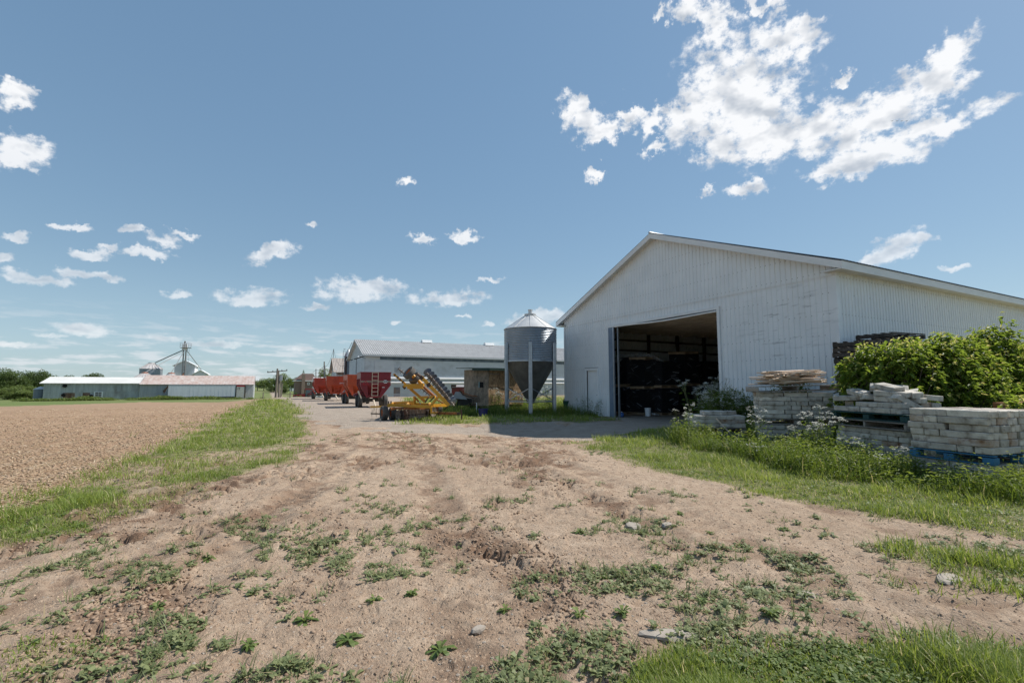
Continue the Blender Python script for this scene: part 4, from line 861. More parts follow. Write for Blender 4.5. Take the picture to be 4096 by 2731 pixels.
    if ladder:
        q = MB(); xl, xr = .74, 1.13
        zt_, zbm = ladder
        for x in (xl, xr): q.beam((x, -.09, zbm), (x, -.09, zt_), .03, .045)
        lo_ = q.build('ladder', ladm, e)
        for k in range(int((zt_ - zbm) / .26) + 1): MB().beam((xl, -.09, zbm + .02 + k * .258), (xr, -.09, zbm + .02 + k * .258), .03, .03).build('rung', ladm, lo_)
        q = MB()
        for x in (xl, xr):
            for z in (T - .1, B + .12): q.beam((x, -.09, z), (x, 0, z), .03, .03)
        q.build('ladder_bracket', ladm, lo_)
    if logo:
        for (z, hh, mm) in ((1.79, .02, cream), (1.75, .035, ink), (1.715, .02, cream)): MB().bb(.01, W - .01, -.008, -.002, z - hh / 2, z + hh / 2).build('stripe', mm, bo)
        q = MB().lathe([(0, .02), (.165, .02), (.165, 0)], 28, (0, 0, 0)); q.v = [(x + 1.62, -.004 - z, y * .64 + 1.745) for x, y, z in q.v]; q.build('logo_plate', white, bo)
        link('logo_lettering', text_mesh('J&M', .17, ink, bold=True), bo, (1.62, -.027, 1.745), (R(90), 0, 0))
        MB().bb(1.40, 1.56, .42, .43, 1.30, 1.34)
        MB().box((1.50, .03, 1.36), (.17, .012, .035)).build('sticker', white, e)
        tri = MB(); redp = mat('bright_red_reflector', (.50, .02, .03), rough=.4)
        P_ = [(.33, 1.80), (.16, 1.56), (.50, 1.56)]
        for a, b in zip(P_, P_[1:] + P_[:1]): tri.beam((a[0], -.012, a[1]), (b[0], -.012, b[1]), .02, .03)
        tri.build('warning_triangle', redp, bo)
    return e
pA = gp(1437, 1630); wagon((pA[0] - .04, pA[1] - .42, 0), R(-5), 1.0, mar, 'maroon gravity wagon with cream ladder and oval badge, nearest to the harrow', (2.35, .79), cream, logo=True)
wb = wagon((6.0, 40.6, 0), R(-2), 1.0, org1, 'bright orange gravity wagon half hidden behind the maroon one', None, cream, L=3.0)
pC = gp(1304, 1603); wc = wagon((pC[0] - .05, pC[1] - .42, 0), R(-4), 1.02, org2, 'orange red gravity wagon with red ladder, third along the lane', (2.35, 1.6), org3, L=3.0)
MB().bb(.74, 1.13, -.1, -.07, .95, 1.42)
q = MB()
for x in (.74, 1.13): q.beam((x, -.09, .85), (x, -.09, 1.42), .03, .045)
for z in (.9, 1.12, 1.34): q.beam((.74, -.09, z), (1.13, -.09, z), .03, .03)
q.build('lower_ladder', org3, wc)
link('lettering', text_mesh('J&M 3072', .15, white), wc, (1.48, -.012, 1.72), (R(90), 0, 0))
wagon((4.95, 57.6, 0), R(-2), 1.0, org3, 'brick red gravity wagon farthest along the lane', None, cream, L=3.0)

# ------------------------------------------------------------------ red hay tool with lettering, half behind the hut
red = redpaint('implement_red_paint', (.20, .018, .016), (.15, .016, .014), (.10, .03, .02))
pn = at(1806, 1600, 38.0); nh_e = empty('hay_mower', (pn[0], pn[1], 0), math.atan2(RT[1], RT[0]) + R(4), 'long dark red hay mower parked behind the hut, white lettering', 'hay mower')
MB().bb(0, 3.6, 0, .9, .72, 1.35).build('body', red, nh_e); MB().prism([(0, -.06, 1.35), (3.6, -.06, 1.35), (3.6, .9, 1.5), (0, .9, 1.5)], (0, 0, .05)).build('top_cover', mat('bleached_grey_sheet', (.33, .32, .32), (.25, .22, .22), rough=.7, scale=4), nh_e)
MB().bb(-.05, .35, -.05, .95, 1.28, 1.56).build('end_cap', rust, nh_e); MB().prism([(.4, -.02, .72), (3.2, -.02, .72), (2.2, -.02, .42), (1.0, -.02, .42)], (0, .5, 0)).build('skirt', red, nh_e)
lett = mat('pale_lettering', (.6, .45, .42), rough=.6)
link('lettering', text_mesh('HAYBINE', .14, lett), nh_e, (1.15, -.008, 1.18), (R(90), 0, 0)); link('lettering', text_mesh('NEW HOLLAND', .16, lett), nh_e, (2.2, -.008, 1.18), (R(90), 0, 0))
for x in (.6, 3.0): wheel(nh_e, (x, .6, .36), (0, -1, 0), .36, .22, .18, rubber, rust, world=False)
pm_ = at(1815, 1600, 26.0); pe = empty('plough_frame', (pm_[0], pm_[1], 0), math.atan2(RT[1], RT[0]), 'rusty implement with grey guard and bent arms behind the harrow discs', 'farm implement')
grey = mat('grey_guard_paint', (.30, .33, .36), (.22, .24, .26), rough=.5)
MB().prism([(-.05, -.1, .78), (.75, -.1, .70), (.42, -.1, 1.12), (.1, -.1, 1.13)], (0, .25, 0)).build('guard', grey, pe)
MB().path([(.30, -.12, 1.22), (.42, -.12, 1.10), (.5, -.12, .98), (.85, -.12, .86), (1.15, -.12, .78)], .035, 8).build('bent_arm', rust, pe); MB().path([(.38, -.05, 1.2), (.62, -.05, 1.03), (.95, -.05, .92), (1.3, -.05, .88)], .03, 8).build('bent_arm', yelr, pe)
MB().lathe([(.36, -.12), (.40, -.12), (.40, .12), (.36, .12)], 24, (.55, .1, .40), (0, 1, 0)).build('drum', dark, pe); MB().prism([(.2, -.02, .35), (.95, -.02, .42), (1.0, -.02, .72), (.3, -.02, .85)], (0, .3, 0)).build('shroud', mat('black_sheet', (.015, .014, .014), rough=.6), pe)
MB().beam((.7, -.05, .38), (1.7, .3, .52), .05, .06).build('drawbar', rust, pe)
for k in range(5): MB().beam((1.05 + .09 * k, .1, .72 + .03 * k), (1.25 + .09 * k, .1, .55), .02, .05).build('tine', iron, pe)
wheel(pe, (1.35, .5, .28), (.75, -.66, 0), .28, .2, .14, rubberg, rust, world=False)
for x in (.05, .9): MB().bb(x, x + .06, .1, .2, -.03, .72).build('stand', rust, pe)
# ------------------------------------------------------------------ long white barn across the yard
SY = 66.0
def lap_wall(mb, p0, p1, z0, z1, out, step=.21, d=.035):
    p0, p1, o = Vector(p0), Vector(p1), Vector(out); n = int((z1 - z0) / step)
    for k in range(n):
        a, b = z0 + k * step, z0 + (k + 1) * step
        for za, zb_, oa, ob in ((a, b, d, 0), (a, a, 0, d)):
            mb.add([p0 + o * oa + Vector((0, 0, za)), p1 + o * oa + Vector((0, 0, za)), p1 + o * ob + Vector((0, 0, zb_)), p0 + o * ob + Vector((0, 0, zb_))], [(0, 1, 2, 3)])
lapw = mat('white_lap_siding', (.52, .56, .59), (.45, .49, .52), rough=.5, scale=.5, stretch=(1, 1, 3), c3=(.38, .40, .40), s3=1.2, lo3=.55, hi3=.75)
lapg = mat('grey_green_lap_siding', (.44, .50, .50), (.38, .44, .44), rough=.55, scale=.6, stretch=(1, 1, 3))
ribroof = mat('grey_ribbed_roof', (.40, .40, .40), (.34, .34, .34), rough=.6, scale=1, c3=(.30, .29, .28), s3=1.5)
navy = mat('dark_blue_panel', (.045, .075, .115), (.11, .15, .19), rough=.4, scale=1.4, stretch=(1, 1, .3))
glare = mat('metal_band_painted_glare', (.93, .93, .92), (.80, .80, .80), rough=.25, metal=.0, scale=1.5, stretch=(.5, 1, 6))  # near-white colour stands in for the light the metal band reflects
CX0 = float(onY(1461, 1421, SY)[0]); E2 = 5.62; CX1 = CX0 + 52; CY1 = SY + 13.2; R2 = 8.2; CYM = (SY + CY1) / 2
b2 = empty('livestock_barn', (CX0, SY, 0), 0, 'long white lap sided livestock barn with grey ribbed roof across the yard', 'barn')
Z1 = float(onY(1560, 1531, SY)[2]); Z2 = float(onY(1560, 1506, SY)[2]); XS = CX0 + 2.0
m1 = MB(); lap_wall(m1, (CX0, SY, 0), (XS, SY, 0), -.4, E2, (0, -1, 0)); m1.build('wall', lapw, b2, True)
m1 = MB(); lap_wall(m1, (XS, SY - .03, 0), (CX1, SY - .03, 0), Z2, E2 - .35, (0, -1, 0)); m1.build('upper_wall', lapw, b2, True)
m1 = MB(); lap_wall(m1, (XS, SY - .03, 0), (CX1, SY - .03, 0), -.4, Z1, (0, -1, 0)); m1.build('lower_wall', lapg, b2, True)
m1 = MB(); lap_wall(m1, (CX0, CY1, 0), (CX0, SY, 0), -.4, E2, (-1, 0, 0)); m1.build('gable_wall', lapw, b2, True)
m1 = MB()
n_ = 13
for k in range(n_):
    za, zb_ = E2 + (R2 - E2) * k / n_, E2 + (R2 - E2) * (k + 1) / n_; ya = SY + (CYM - SY) * k / n_; yb = SY + (CYM - SY) * (k + .5) / n_
    m1.bb(CX0 - .02, CX0, ya, CY1 - (ya - SY), za, zb_ - .012)
m1.build('gable_boards', lapw, b2, True)
MB().bb(CX0 + .1, CX1, CY1 - .1, CY1, -.4, E2).build('wall', lapw, b2, True); MB().bb(CX1 - .1, CX1, SY, CY1, -.4, E2).build('wall', lapw, b2, True)
bands = [(1425, 1439, navy, 'vent_curtain'), (1506, 1515, glare, 'metal_band'), (1515.5, 1524, lapg, 'band'), (1524.5, 1531, glare, 'metal_band')]
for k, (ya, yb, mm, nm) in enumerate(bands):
    zl, zh = float(onY(1560, yb, SY)[2]), float(onY(1560, ya, SY)[2]); MB().prism([(XS - .02, SY - .035, zl), (XS - .02, SY - (.10 if mm is not glare else .30), zl + .02), (XS - .02, SY - (.10 if mm is not glare else .26), zh - .05), (XS - .02, SY - .035, zh)], (CX1 - XS, 0, 0)).build(nm, mm, b2, True)
MB().bb(XS - .02, CX1, SY - .14, SY - .02, float(onY(1560, 1425, SY)[2]), float(onY(1560, 1421.5, SY)[2])).build('track', rust, b2, True)
# ribbed roof with overhang
for sgn, ye in ((-1, SY - .5), (1, CY1 + .5)):
    m1 = MB(); ze = E2 + .12; zr = R2 + .18; pit = .30; nx = int((CX1 - CX0 + .9) / pit)
    for i in range(nx):
        x = CX0 - .45 + i * pit
        for (o0, h0), (o1, h1) in zip(((0, 0), (.6, 0), (.68, 1), (.92, 1), (1, 0)), ((.6, 0), (.68, 1), (.92, 1), (1, 0), (1.0, 0))):
            m1.add([(x + o0 * pit, ye, ze + .05 * h0), (x + o1 * pit, ye, ze + .05 * h1), (x + o1 * pit, CYM, zr + .05 * h1), (x + o0 * pit, CYM, zr + .05 * h0)], [(0, 1, 2, 3)])
    ro = m1.build('roof', ribroof, b2, True)
    MB().bb(CX0 - .45, CX1 + .4, min(ye, ye + sgn * -.03), max(ye, ye - sgn * .03), ze - .22, ze - .01).build('fascia', lapw, ro, True)
    MB().prism([(CX0 - .45, ye, ze - .02), (CX0 - .45, CYM, zr - .02), (CX0 - .45, CYM, zr - .25), (CX0 - .45, ye, ze - .24)], (.04, 0, 0)).build('rake_board', lapw, ro, True)
    MB().face((CX0 - .42, ye, ze - .2), (CX0, ye, ze - .2), (CX0, CYM, zr - .22), (CX0 - .42, CYM, zr - .22)).build('soffit', trim, ro, True)
    MB().face((CX0 - .4, ye, ze - .15), (CX1, ye, ze - .15), (CX1, ye - sgn * .5, ze - .15), (CX0 - .4, ye - sgn * .5, ze - .15)).build('soffit', trim, ro, True)
for sxp in (1706, 1955, 1810, 2080):
    if sxp in (1810, 2080): continue
    x = float(onY(sxp, 1370, CYM)[0]); v = MB().prism([(x - .8, CYM - .5, R2 + .1), (x - .8, CYM + .5, R2 + .1), (x - .8, CYM + .35, R2 + .55), (x - .8, CYM - .35, R2 + .55)], (1.6, 0, 0)); v.build('ridge_vent', white, b2, True)
def patch(name, xa, xb, ya, yb, mm, off): p0 = onY(xa, yb, SY); p1 = onY(xb, ya, SY); return MB().bb(float(p0[0]), float(p1[0]), SY - off, SY - .03, float(p0[2]), float(p1[2])).build(name, mm, b2, True)
glassm = mat('dirty_window', (.11, .12, .14), (.19, .17, .16), rough=.25, scale=1.5, c3=(.2, .12, .08), s3=1.2)
wf = patch('window', 1574, 1600, 1548, 1574, glassm, .07); patch('window', 1574, 1600, 1576, 1586, mat('grey_panel', (.3, .3, .32)), .07)
patch('wall_patch', 1577, 1602, 1471, 1489, mat('grey_patch', (.36, .39, .42), rough=.5), .065)
patch('sliding_door', 1497, 1577, 1446, 1500, lapw, .075); patch('sliding_door', 1603, 1735, 1450, 1500, lapw, .075)
yl = float(onX(1448, 1425, CX0 - .03)[1])
la = MB().beam((CX0 - .02, SY + .25, 5.25), (CX0 - .75, SY + .1, 5.45), .05, .05).build('lamp_arm', rust, b2, True); MB().lathe([(.02, .12), (.10, .10), (.20, 0), (.0, .0)], 16, (CX0 - .85, SY + .08, 5.38)).build('lamp_shade', white, la, True)
MB().beam((CX0 - .05, SY + 6.6, 2.6), (CX0 - .05, SY + 6.6, 5.6), .05, .05).build('conduit', dark, b2, True)

# ------------------------------------------------------------------ steep roofed shed and grey silo behind it
gy = 90.0
sx0 = float(onY(1344, 1500, gy)[0]); sx1 = float(onY(1371, 1500, gy)[0]) + .6; zE = float(onY(1344, 1480, gy)[2]); zR = float(onY(1337, 1436, gy + 3.2)[2])
sh_e = empty('steep_shed', (sx0, gy, -1), 0, 'small white shed with steep tan metal roof behind the wagons', 'shed')
tanroof = mat('tan_metal_roof', (.43, .38, .34), (.36, .32, .29), rough=.5, scale=1.5, stretch=(3, 1, 1))
m1 = MB(); lap_wall(m1, (sx0, gy, 0), (sx1, gy, 0), -1.5, zE, (0, -1, 0)); lap_wall(m1, (sx0, gy + 6.4, 0), (sx0, gy, 0), -1.5, zE, (-1, 0, 0)); m1.prism([(sx0, gy, zE), (sx0, gy + 6.4, zE), (sx0, gy + 3.2, zR)], (.05, 0, 0)); m1.build('wall', lapw, sh_e, True)
for sgn in (-1, 1):
    ye = gy + 3.2 + sgn * 3.6; ro = MB().prism([(sx0 - .5, ye, zE - .45), (sx1, ye, zE - .45), (sx1, gy + 3.2, zR + .1), (sx0 - .5, gy + 3.2, zR + .1)], (0, 0, .08)).build('roof', tanroof, sh_e, True)
    for k in range(9): x = sx0 - .45 + k * (sx1 - sx0 + .4) / 8; MB().beam((x, ye, zE - .35), (x, gy + 3.2, zR + .2), .05, .05).build('seam', tanroof, ro, True)
MB().bb(sx0 + .2, sx1, gy - .4, gy - .05, zE - .75, zE - .46).build('eave_board', darkwood, sh_e, True)
MB().beam((sx0 - .2, gy + 3.2, zR), (sx0 - .15, gy + 3.2, zR + 1.9), .07, .07).build('service_mast', rust, sh_e, True)
MB().bb(sx0 - .03, sx0 + .02, gy + 2.9, gy + 3.5, zE + .6, zE + 1.6).build('loft_window', glassm, sh_e, True)
gd = 86.0; gx0, gx1 = float(onY(1376, 1470, gd)[0]), float(onY(1408, 1470, gd)[0]); gr_ = (gx1 - gx0) / 2; gz = float(onY(1385, 1427, gd)[2])
si = empty('grey_silo', ((gx0 + gx1) / 2, gd, -1), 0, 'tall blue grey silo with caged ladder beside the long barn', 'silo')
siloM = mat('blue_grey_silo_steel', (.15, .185, .225), (.115, .145, .18), rough=.4, metal=.3, scale=1, stretch=(2, 2, .3))
m1 = MB().lathe([(gr_, -1.5), (gr_, gz)], 32, ((gx0 + gx1) / 2, gd, 0)); m1.build('body', siloM, si, True, smooth=40)
MB().lathe([(gr_ + .08, gz), (gr_ * .25, gz + 1.3), (0, gz + 1.35)], 32, ((gx0 + gx1) / 2, gd, 0)).build('roof', binroof, si, True, smooth=40)
lx = gx0 - .25
q = MB(); q.beam((lx, gd - .3, 1), (lx, gd - .3, gz + .8), .05, .05); q.beam((lx + .4, gd - .5, 1), (lx + .4, gd - .5, gz + .8), .05, .05)
for k in range(24): q.beam((lx, gd - .3, 1 + k * .3), (lx + .4, gd - .5, 1 + k * .3), .04, .04)
q.build('ladder', mat('red_oxide_paint', (.20, .06, .05), rough=.7), si, True)
MB().path([(lx, gd - .3, gz + .8), (lx + .2, gd - .4, gz + 1.4), (lx + .8, gd - .2, gz + 1.4), (lx + 1.0, gd, gz + .5)], .03, 6).build('hand_rail', galv, si, True); MB().tube((gx0 + gr_ * .45, gd - gr_ * .9, -1), (gx0 + gr_ * .45, gd - gr_ * .9, gz), .10).build('fill_pipe', dark, si, True)
MB().path([(gx0 + gr_, gd, gz + 1.3), (gx0 + gr_ + .55, gd, gz + 2.6)], .04, 6).build('auger_spout', rust, si, True)
# low white shed
wd = 130; wa0, wa1 = float(onY(1262, 1540, wd)[0]), float(onY(1345, 1540, wd)[0]); wz = float(onY(1300, 1508, wd)[2])
ws = empty('white_shed', (wa0, wd, -1.7), 0, 'low white metal shed seen above the far wagons', 'shed'); MB().bb(wa0, wa1, wd, wd + 8, -2, wz - 1.2).build('wall', white, ws, True); MB().prism([(wa0 - .3, wd - .3, wz - 1.2), (wa0 - .3, wd + 8.3, wz - 1.2), (wa0 - .3, wd + 4, wz)], (wa1 - wa0 + .6, 0, 0)).build('roof', white, ws, True)
for sxp in (1275, 1281): x = float(onY(sxp, 1530, wd - 1)[0]); MB().tube((x, wd - 1, -2), (x, wd - 1, wz + .6), .09, n=8).build('vent_stack', rust, ws, True)

# ------------------------------------------------------------------ brick house, tractor
hy = 205.0; brick = mat('brown_brick', (.23, .165, .135), (.19, .135, .11), rough=.9, scale=2, stretch=(1, 1, 3)); shing = mat('brown_shingles', (.13, .085, .07), (.10, .065, .055), rough=.9, scale=3)
hx0, hx1 = float(onY(1180, 1550, hy)[0]), float(onY(1262, 1550, hy)[0]); hz_e = float(onY(1200, 1524, hy)[2]); hz_r = float(onY(1215, 1494, hy + 4)[2]); hb0 = -3.0; hdp = 9
ho = empty('brick_house', (hx0, hy, hb0), 0, 'two storey brown brick house with hipped roof and wide chimney', 'house')
MB().bb(hx0, hx1, hy, hy + hdp, hb0, hz_e).build('wall', brick, ho, True)
MB().bb(hx0 - .6, hx1 + .6, hy - .5, hy + hdp + .5, hz_e, hz_e + .28).build('eaves', white, ho, True)
z0 = hz_e + .28; m1 = MB(); a = [(hx0 - .6, hy - .5, z0), (hx1 + .6, hy - .5, z0), (hx1 + .6, hy + hdp + .5, z0), (hx0 - .6, hy + hdp + .5, z0)]; xr0, xr1 = float(onY(1209, 1494, hy + 4)[0]), float(onY(1252, 1494, hy + 4)[0]); ry = hy + 4.5
rr = [(xr0, ry - 1.3, hz_r), (xr1, ry - 1.3, hz_r), (xr1, ry + 1.3, hz_r), (xr0, ry + 1.3, hz_r)]
m1.add(a + rr, [(0, 1, 5, 4), (1, 2, 6, 5), (2, 3, 7, 6), (3, 0, 4, 7), (4, 5, 6, 7)]); hr = m1.build('roof', shing, ho, True)
cx0, cx1 = float(onY(1207, 1520, hy - .8)[0]), float(onY(1221, 1520, hy - .8)[0]); MB().bb(cx0, cx1, hy - .85, hy - .02, hb0, float(onY(1210, 1497, hy)[2])).build('chimney', mat('tan_brick', (.27, .20, .16), (.22, .16, .13), rough=.9), hr, True)
for xa, xb, ya, yb in ((1229, 1239, 1529, 1539), (1252, 1259, 1532, 1542)):
    w_ = MB().bb(float(onY(xa, 1535, hy)[0]), float(onY(xb, 1535, hy)[0]), hy - .10, hy - .02, float(onY(xa, yb, hy)[2]), float(onY(xa, ya, hy)[2])).build('window', white, ho, True)
    x0_, x1_ = float(onY(xa + 2, 1535, hy)[0]), float(onY(xb - 2, 1535, hy)[0]); MB().bb(x0_, x1_, hy - .14, hy - .11, float(onY(xa, yb - 2, hy)[2]), float(onY(xa, ya + 2, hy)[2])).build('pane', glassm, w_, True)
yb_ = 290.0; bx0, bx1 = float(onY(1160, 1550, yb_)[0]), float(onY(1179, 1550, yb_)[0]); bz = float(onY(1165, 1542, yb_)[2])
bu = empty('bungalow', (bx0, yb_, -1), 0, 'tiny white bungalow with red roof beyond the lane', 'house'); MB().bb(bx0, bx1, yb_, yb_ + 8, -2, bz).build('wall', white, bu, True); MB().prism([(bx0 - .4, yb_ - .4, bz), (bx0 - .4, yb_ + 8.4, bz), (bx0 - .4, yb_ + 4, bz + 1.5)], (bx1 - bx0 + .8, 0, 0)).build('roof', mat('red_roof', (.25, .09, .07), rough=.8), bu, True)
MB().bb(bx0 + 1, bx0 + 2, yb_ - .06, yb_ - .01, bz - 1.3, bz - .4).build('window', glassm, bu, True)
ty = 112.0; tp = onY(1226, 1587, ty); tr = empty('tractor', (tp[0], ty, float(terrain(tp[0], ty))), R(180 - 8), 'red farm tractor with glass cab parked beyond the wagons', 'tractor')
tred = mat('tractor_red', (.36, .02, .02), rough=.35, spec=.5); tcab = mat('cab_glass', (.06, .13, .15), (.10, .2, .22), rough=.1, spec=.6); tblk = mat('tractor_black', (.02, .02, .02), rough=.6)
tb = MB(); tb.prism([(.2, -.4, .75), (2.6, -.35, .75), (2.65, -.35, 1.35), (.2, -.4, 1.62)], (0, .8, 0)); tb.build('hood', tred, tr); MB().bb(-1.6, 2.4, -.3, .3, .5, .9).build('chassis', tblk, tr)
tc_ = MB(); tc_.prism([(-1.35, -.75, 1.0), (.2, -.7, 1.0), (.1, -.62, 2.45), (-1.25, -.65, 2.45)], (0, 1.4, 0)); cb = tc_.build('cab', tcab, tr)
for x0_, x1_ in ((-1.36, -1.26), (.21, .11), (-.55, -.55)):
    for y in (-.75, .72): MB().beam((x0_, y, 1.0), (x1_, y * .9, 2.45), .08, .08).build('cab_post', tblk, cb)
MB().bb(-1.4, .3, -.8, .8, 2.45, 2.68).build('cab_roof', tred, cb); MB().tube((.45, -.45, 1.5), (.45, -.45, 2.6), .05).build('exhaust', tblk, tr)
def lug_wheel(c, r, w_):
    t_ = wheel(tr, c, (0, 1, 0), r, w_, r * .52, rubberg, mat('silver_rim', (.4, .4, .4), rough=.5), world=False, ribs=1, n=28); q = MB()
    for k in range(20):
        for s in (-1, 1): a = 2 * math.pi * (k + .5 * (s > 0)) / 20; q.beam((c[0] + r * math.cos(a), c[1], c[2] + r * math.sin(a)), (c[0] + r * .99 * math.cos(a + .16), c[1] + s * w_ * .5, c[2] + r * .99 * math.sin(a + .16)), .06, .07)
    q.build('lugs', rubberg, t_)
for s in (-1, 1):
    lug_wheel((-1.0, s * .95, .82), .82, .5); lug_wheel((2.0, s * .8, .58), .58, .38)
    MB().prism([(-1.8, s * .72, 1.45), (-.3, s * .72, 1.55), (-.1, s * .72, 1.2), (-.3, s * .72, 1.62), (-1.7, s * .72, 1.75)], (0, s * .5, 0)).build('fender', tred, tr)

# ------------------------------------------------------------------ poles and wires
polew = mat('grey_pole_timber', (.22, .19, .155), (.15, .13, .11), rough=.95, scale=3, stretch=(3, 3, .3)); wirem = mat('dark_wire', (.03, .03, .035), rough=.6)
def pole(sxb, syb, sxt, syt, Y, label, arm=0, r=.13, tf=False, m=polew):
    b = onY(sxb, 1560, Y); t = onY(sxt, syt, Y); zb_ = float(terrain(b[0], Y)); e = empty('utility_pole', (b[0], Y, zb_), 0, label, 'utility pole', 'utility poles along the lane')
    MB().tube((b[0], Y, zb_ - .2), (t[0], Y, t[2]), r, r * .7, 10).build('post', m, e, True, smooth=50)
    if arm:
        MB().beam((t[0] - arm, Y, t[2] - .4 - .15), (t[0] + arm, Y, t[2] - .4 + .15), .1, .12).build('crossarm', m, e, True)
        for k in (-.95, -.45, .45, .95): MB().lathe([(.05, 0), (.06, .12), (0, .2)], 8, (t[0] + arm * k, Y, t[2] - .38 + .15 * k)).build('insulator', dark, e, True)
    if tf: MB().lathe([(0, 0), (.22, 0), (.22, .75), (0, .8)], 14, (t[0] + .35, Y - .1, t[2] - 1.5)).build('transformer', galv, e, True)
    return V3(t)
P1 = pole(1104, 1592, 1110, 1474, 74, 'leaning weathered utility pole with crossarm at the lane edge', 1.25, .15)
P2 = pole(1116, 1591, 1115, 1481, 80, 'upright utility pole just right of the leaning crossarm pole', 0, .13, True)
P3 = pole(1119, 1590, 1121, 1505, 100, 'third utility pole from the yard along the lane', 0, .13)
P4 = pole(1124, 1580, 1127, 1525, 135, 'fourth utility pole from the yard along the lane', 0, .13)
P5 = pole(1127, 1575, 1130, 1533, 170, 'farthest utility pole along the lane', 0, .13)
P6 = pole(1297, 1560, 1297, 1446, 92, 'twin utility pole with lamp beside the steep shed', 0, .14); pole(1300.5, 1560, 1300, 1461, 91.6, 'pale metal pole beside the twin utility pole', 0, .09, m=galv)
P7 = pole(1264, 1560, 1264, 1475, 120, 'short utility pole with stacked wire brackets behind the house roof', 0, .12)
mast = Vector((sx0 - .18, gy + 3.2, zR + 1.8))
def wire(a, b, sag, label):
    pts = [a.lerp(b, t) - Vector((0, 0, sag * 4 * t * (1 - t))) for t in np.linspace(0, 1, 14)]
    o = MB().path(pts, .022, 5).build('overhead_wire', wirem); tag(o, label, 'wire', 'overhead wires')
wire(P6 - Vector((0, 0, 1.0)), mast, .9, 'dark wire sagging from the twin pole to the steep shed mast'); wire(P6 - Vector((0, 0, 2.2)), mast - Vector((0, 0, 3.0)), 1.0, 'lower wire sagging from the twin pole to the steep shed')
for k in range(4): wire(P6 - Vector((0, 0, .8 + .5 * k)), P7 - Vector((0, 0, .2 + .7 * k)), .3, ['topmost', 'second', 'third', 'lowest'][k] + ' of the wires from the twin pole to the bracket pole')
for k in range(3): wire(P7 - Vector((0, 0, .2 + .7 * k)), Vector(tuple(onY(1225, 1500, 200))) - Vector((0, 0, .3 * k)), .4, ['upper', 'middle', 'lower'][k] + ' wire from the bracket pole to the brick house')
wire(mast, Vector((gx0 - .2, gd, gz - 1.6)), 1.0, 'wire from the steep shed mast to the grey silo')
wire(Vector(tuple(onY(960, 1498, 300))), Vector(tuple(onY(1190, 1499, 300))), .2, 'thin distant wire crossing behind the lane poles')
MB().bb(0, .08, 0, .08, 0, .5)
for k, (xx, yy) in enumerate(((1052, 1590), (1160, 1588))):
    q = gp(xx, yy + 4); o = MB().tube((0, 0, -.1), (0, 0, .75), .06, n=8).build('fence_post', polew); o.location = tuple(q); tag(o, ['short wooden post at the field corner', 'short wooden post at the lane edge'][k], 'post')

# ------------------------------------------------------------------ the old sheds, trailer and grain bins beyond the field
FY = 136.0
fz = lambda x: float(terrain(x, FY))
def xz(sx_, sy_, Y=FY): p = onY(sx_, sy_, Y); return float(p[0]), float(p[2])
oldst = mat('old_streaked_steel', (.50, .53, .53), (.36, .39, .39), rough=.6, scale=.7, stretch=(4, 4, .35), c3=(.12, .075, .055), s3=.42, st3=(1, 1, .55), lo3=.5, hi3=.85)
oldst2 = mat('old_grey_steel', (.43, .45, .46), (.33, .35, .36), rough=.55, scale=.7, stretch=(4, 4, .3))
rusted = mat('rust_brown_sheet', (.16, .085, .055), (.26, .18, .14), rough=.85, scale=.8, stretch=(3, 3, .3), c3=(.36, .36, .35), s3=1.1, lo3=.6, hi3=.75)
whroof = mat('white_shed_roof', (.66, .65, .62), (.58, .57, .54), rough=.6, scale=.4); rroof = mat('rusting_pink_roof', (.45, .35, .31), (.50, .45, .42), rough=.7, scale=.5, stretch=(2, .6, 2), c3=(.34, .22, .18), s3=1.6, lo3=.45, hi3=.7)
x0, zt = xz(176, 1533); x1, _ = xz(570, 1533); zr_ = xz(420, 1510, FY + 5)[1]
s1 = empty('rusty_shed', (x0, FY, fz(x0)), 0, 'long low shed of streaked rusty steel under a plain white roof', 'shed')
BZ = -2.2
npn = 26
for k in range(npn):
    a, b = x0 + (x1 - x0) * k / npn, x0 + (x1 - x0) * (k + 1) / npn; zmid = BZ + (zt - BZ) * .53 + (.25 if k > 14 else 0)
    mm = oldst2 if k in (14, 15, 19, 23, 8) else oldst
    q = MB()
    for j in range(6): xa = a + (b - a) * j / 6; q.add([(xa, FY, BZ), (xa + (b - a) / 12, FY - .04, BZ), (xa + (b - a) / 12, FY - .04, zmid), (xa, FY, zmid), (xa + (b - a) / 6, FY, BZ), (xa + (b - a) / 6, FY, zmid)], [(0, 1, 2, 3), (1, 4, 5, 2)])
    q.build('lower_sheet', rusted if k in (5, 6, 7, 10, 11) else oldst, s1, True)
    q = MB()
    for j in range(6): xa = a + (b - a) * j / 6; q.add([(xa, FY - .03, zmid), (xa + (b - a) / 12, FY - .07, zmid), (xa + (b - a) / 12, FY - .07, zt), (xa, FY - .03, zt), (xa + (b - a) / 6, FY - .03, zmid), (xa + (b - a) / 6, FY - .03, zt)], [(0, 1, 2, 3), (1, 4, 5, 2)])
    q.build('upper_sheet', mm, s1, True)
MB().bb(x0 + .05, x0 + .15, FY + .01, FY + 10, BZ, zt).build('end_wall', oldst, s1, True); MB().bb(x0 + .1, x1, FY + 9.9, FY + 10, BZ, zt).build('rear_wall', oldst2, s1, True)
MB().prism([(x0 + .05, FY, zt), (x0 + .05, FY + 10, zt), (x0 + .05, FY + 5, zr_ - .05)], (.06, 0, 0)).build('gable', oldst, s1, True)
for sgn in (-1, 1): MB().prism([(x0 - .6, FY + 5 + sgn * 5.5, zt - .05), (x1 + .2, FY + 5 + sgn * 5.5, zt - .05), (x1 + .2, FY + 5, zr_), (x0 - .6, FY + 5, zr_)], (0, 0, .12)).build('roof', whroof, s1, True)
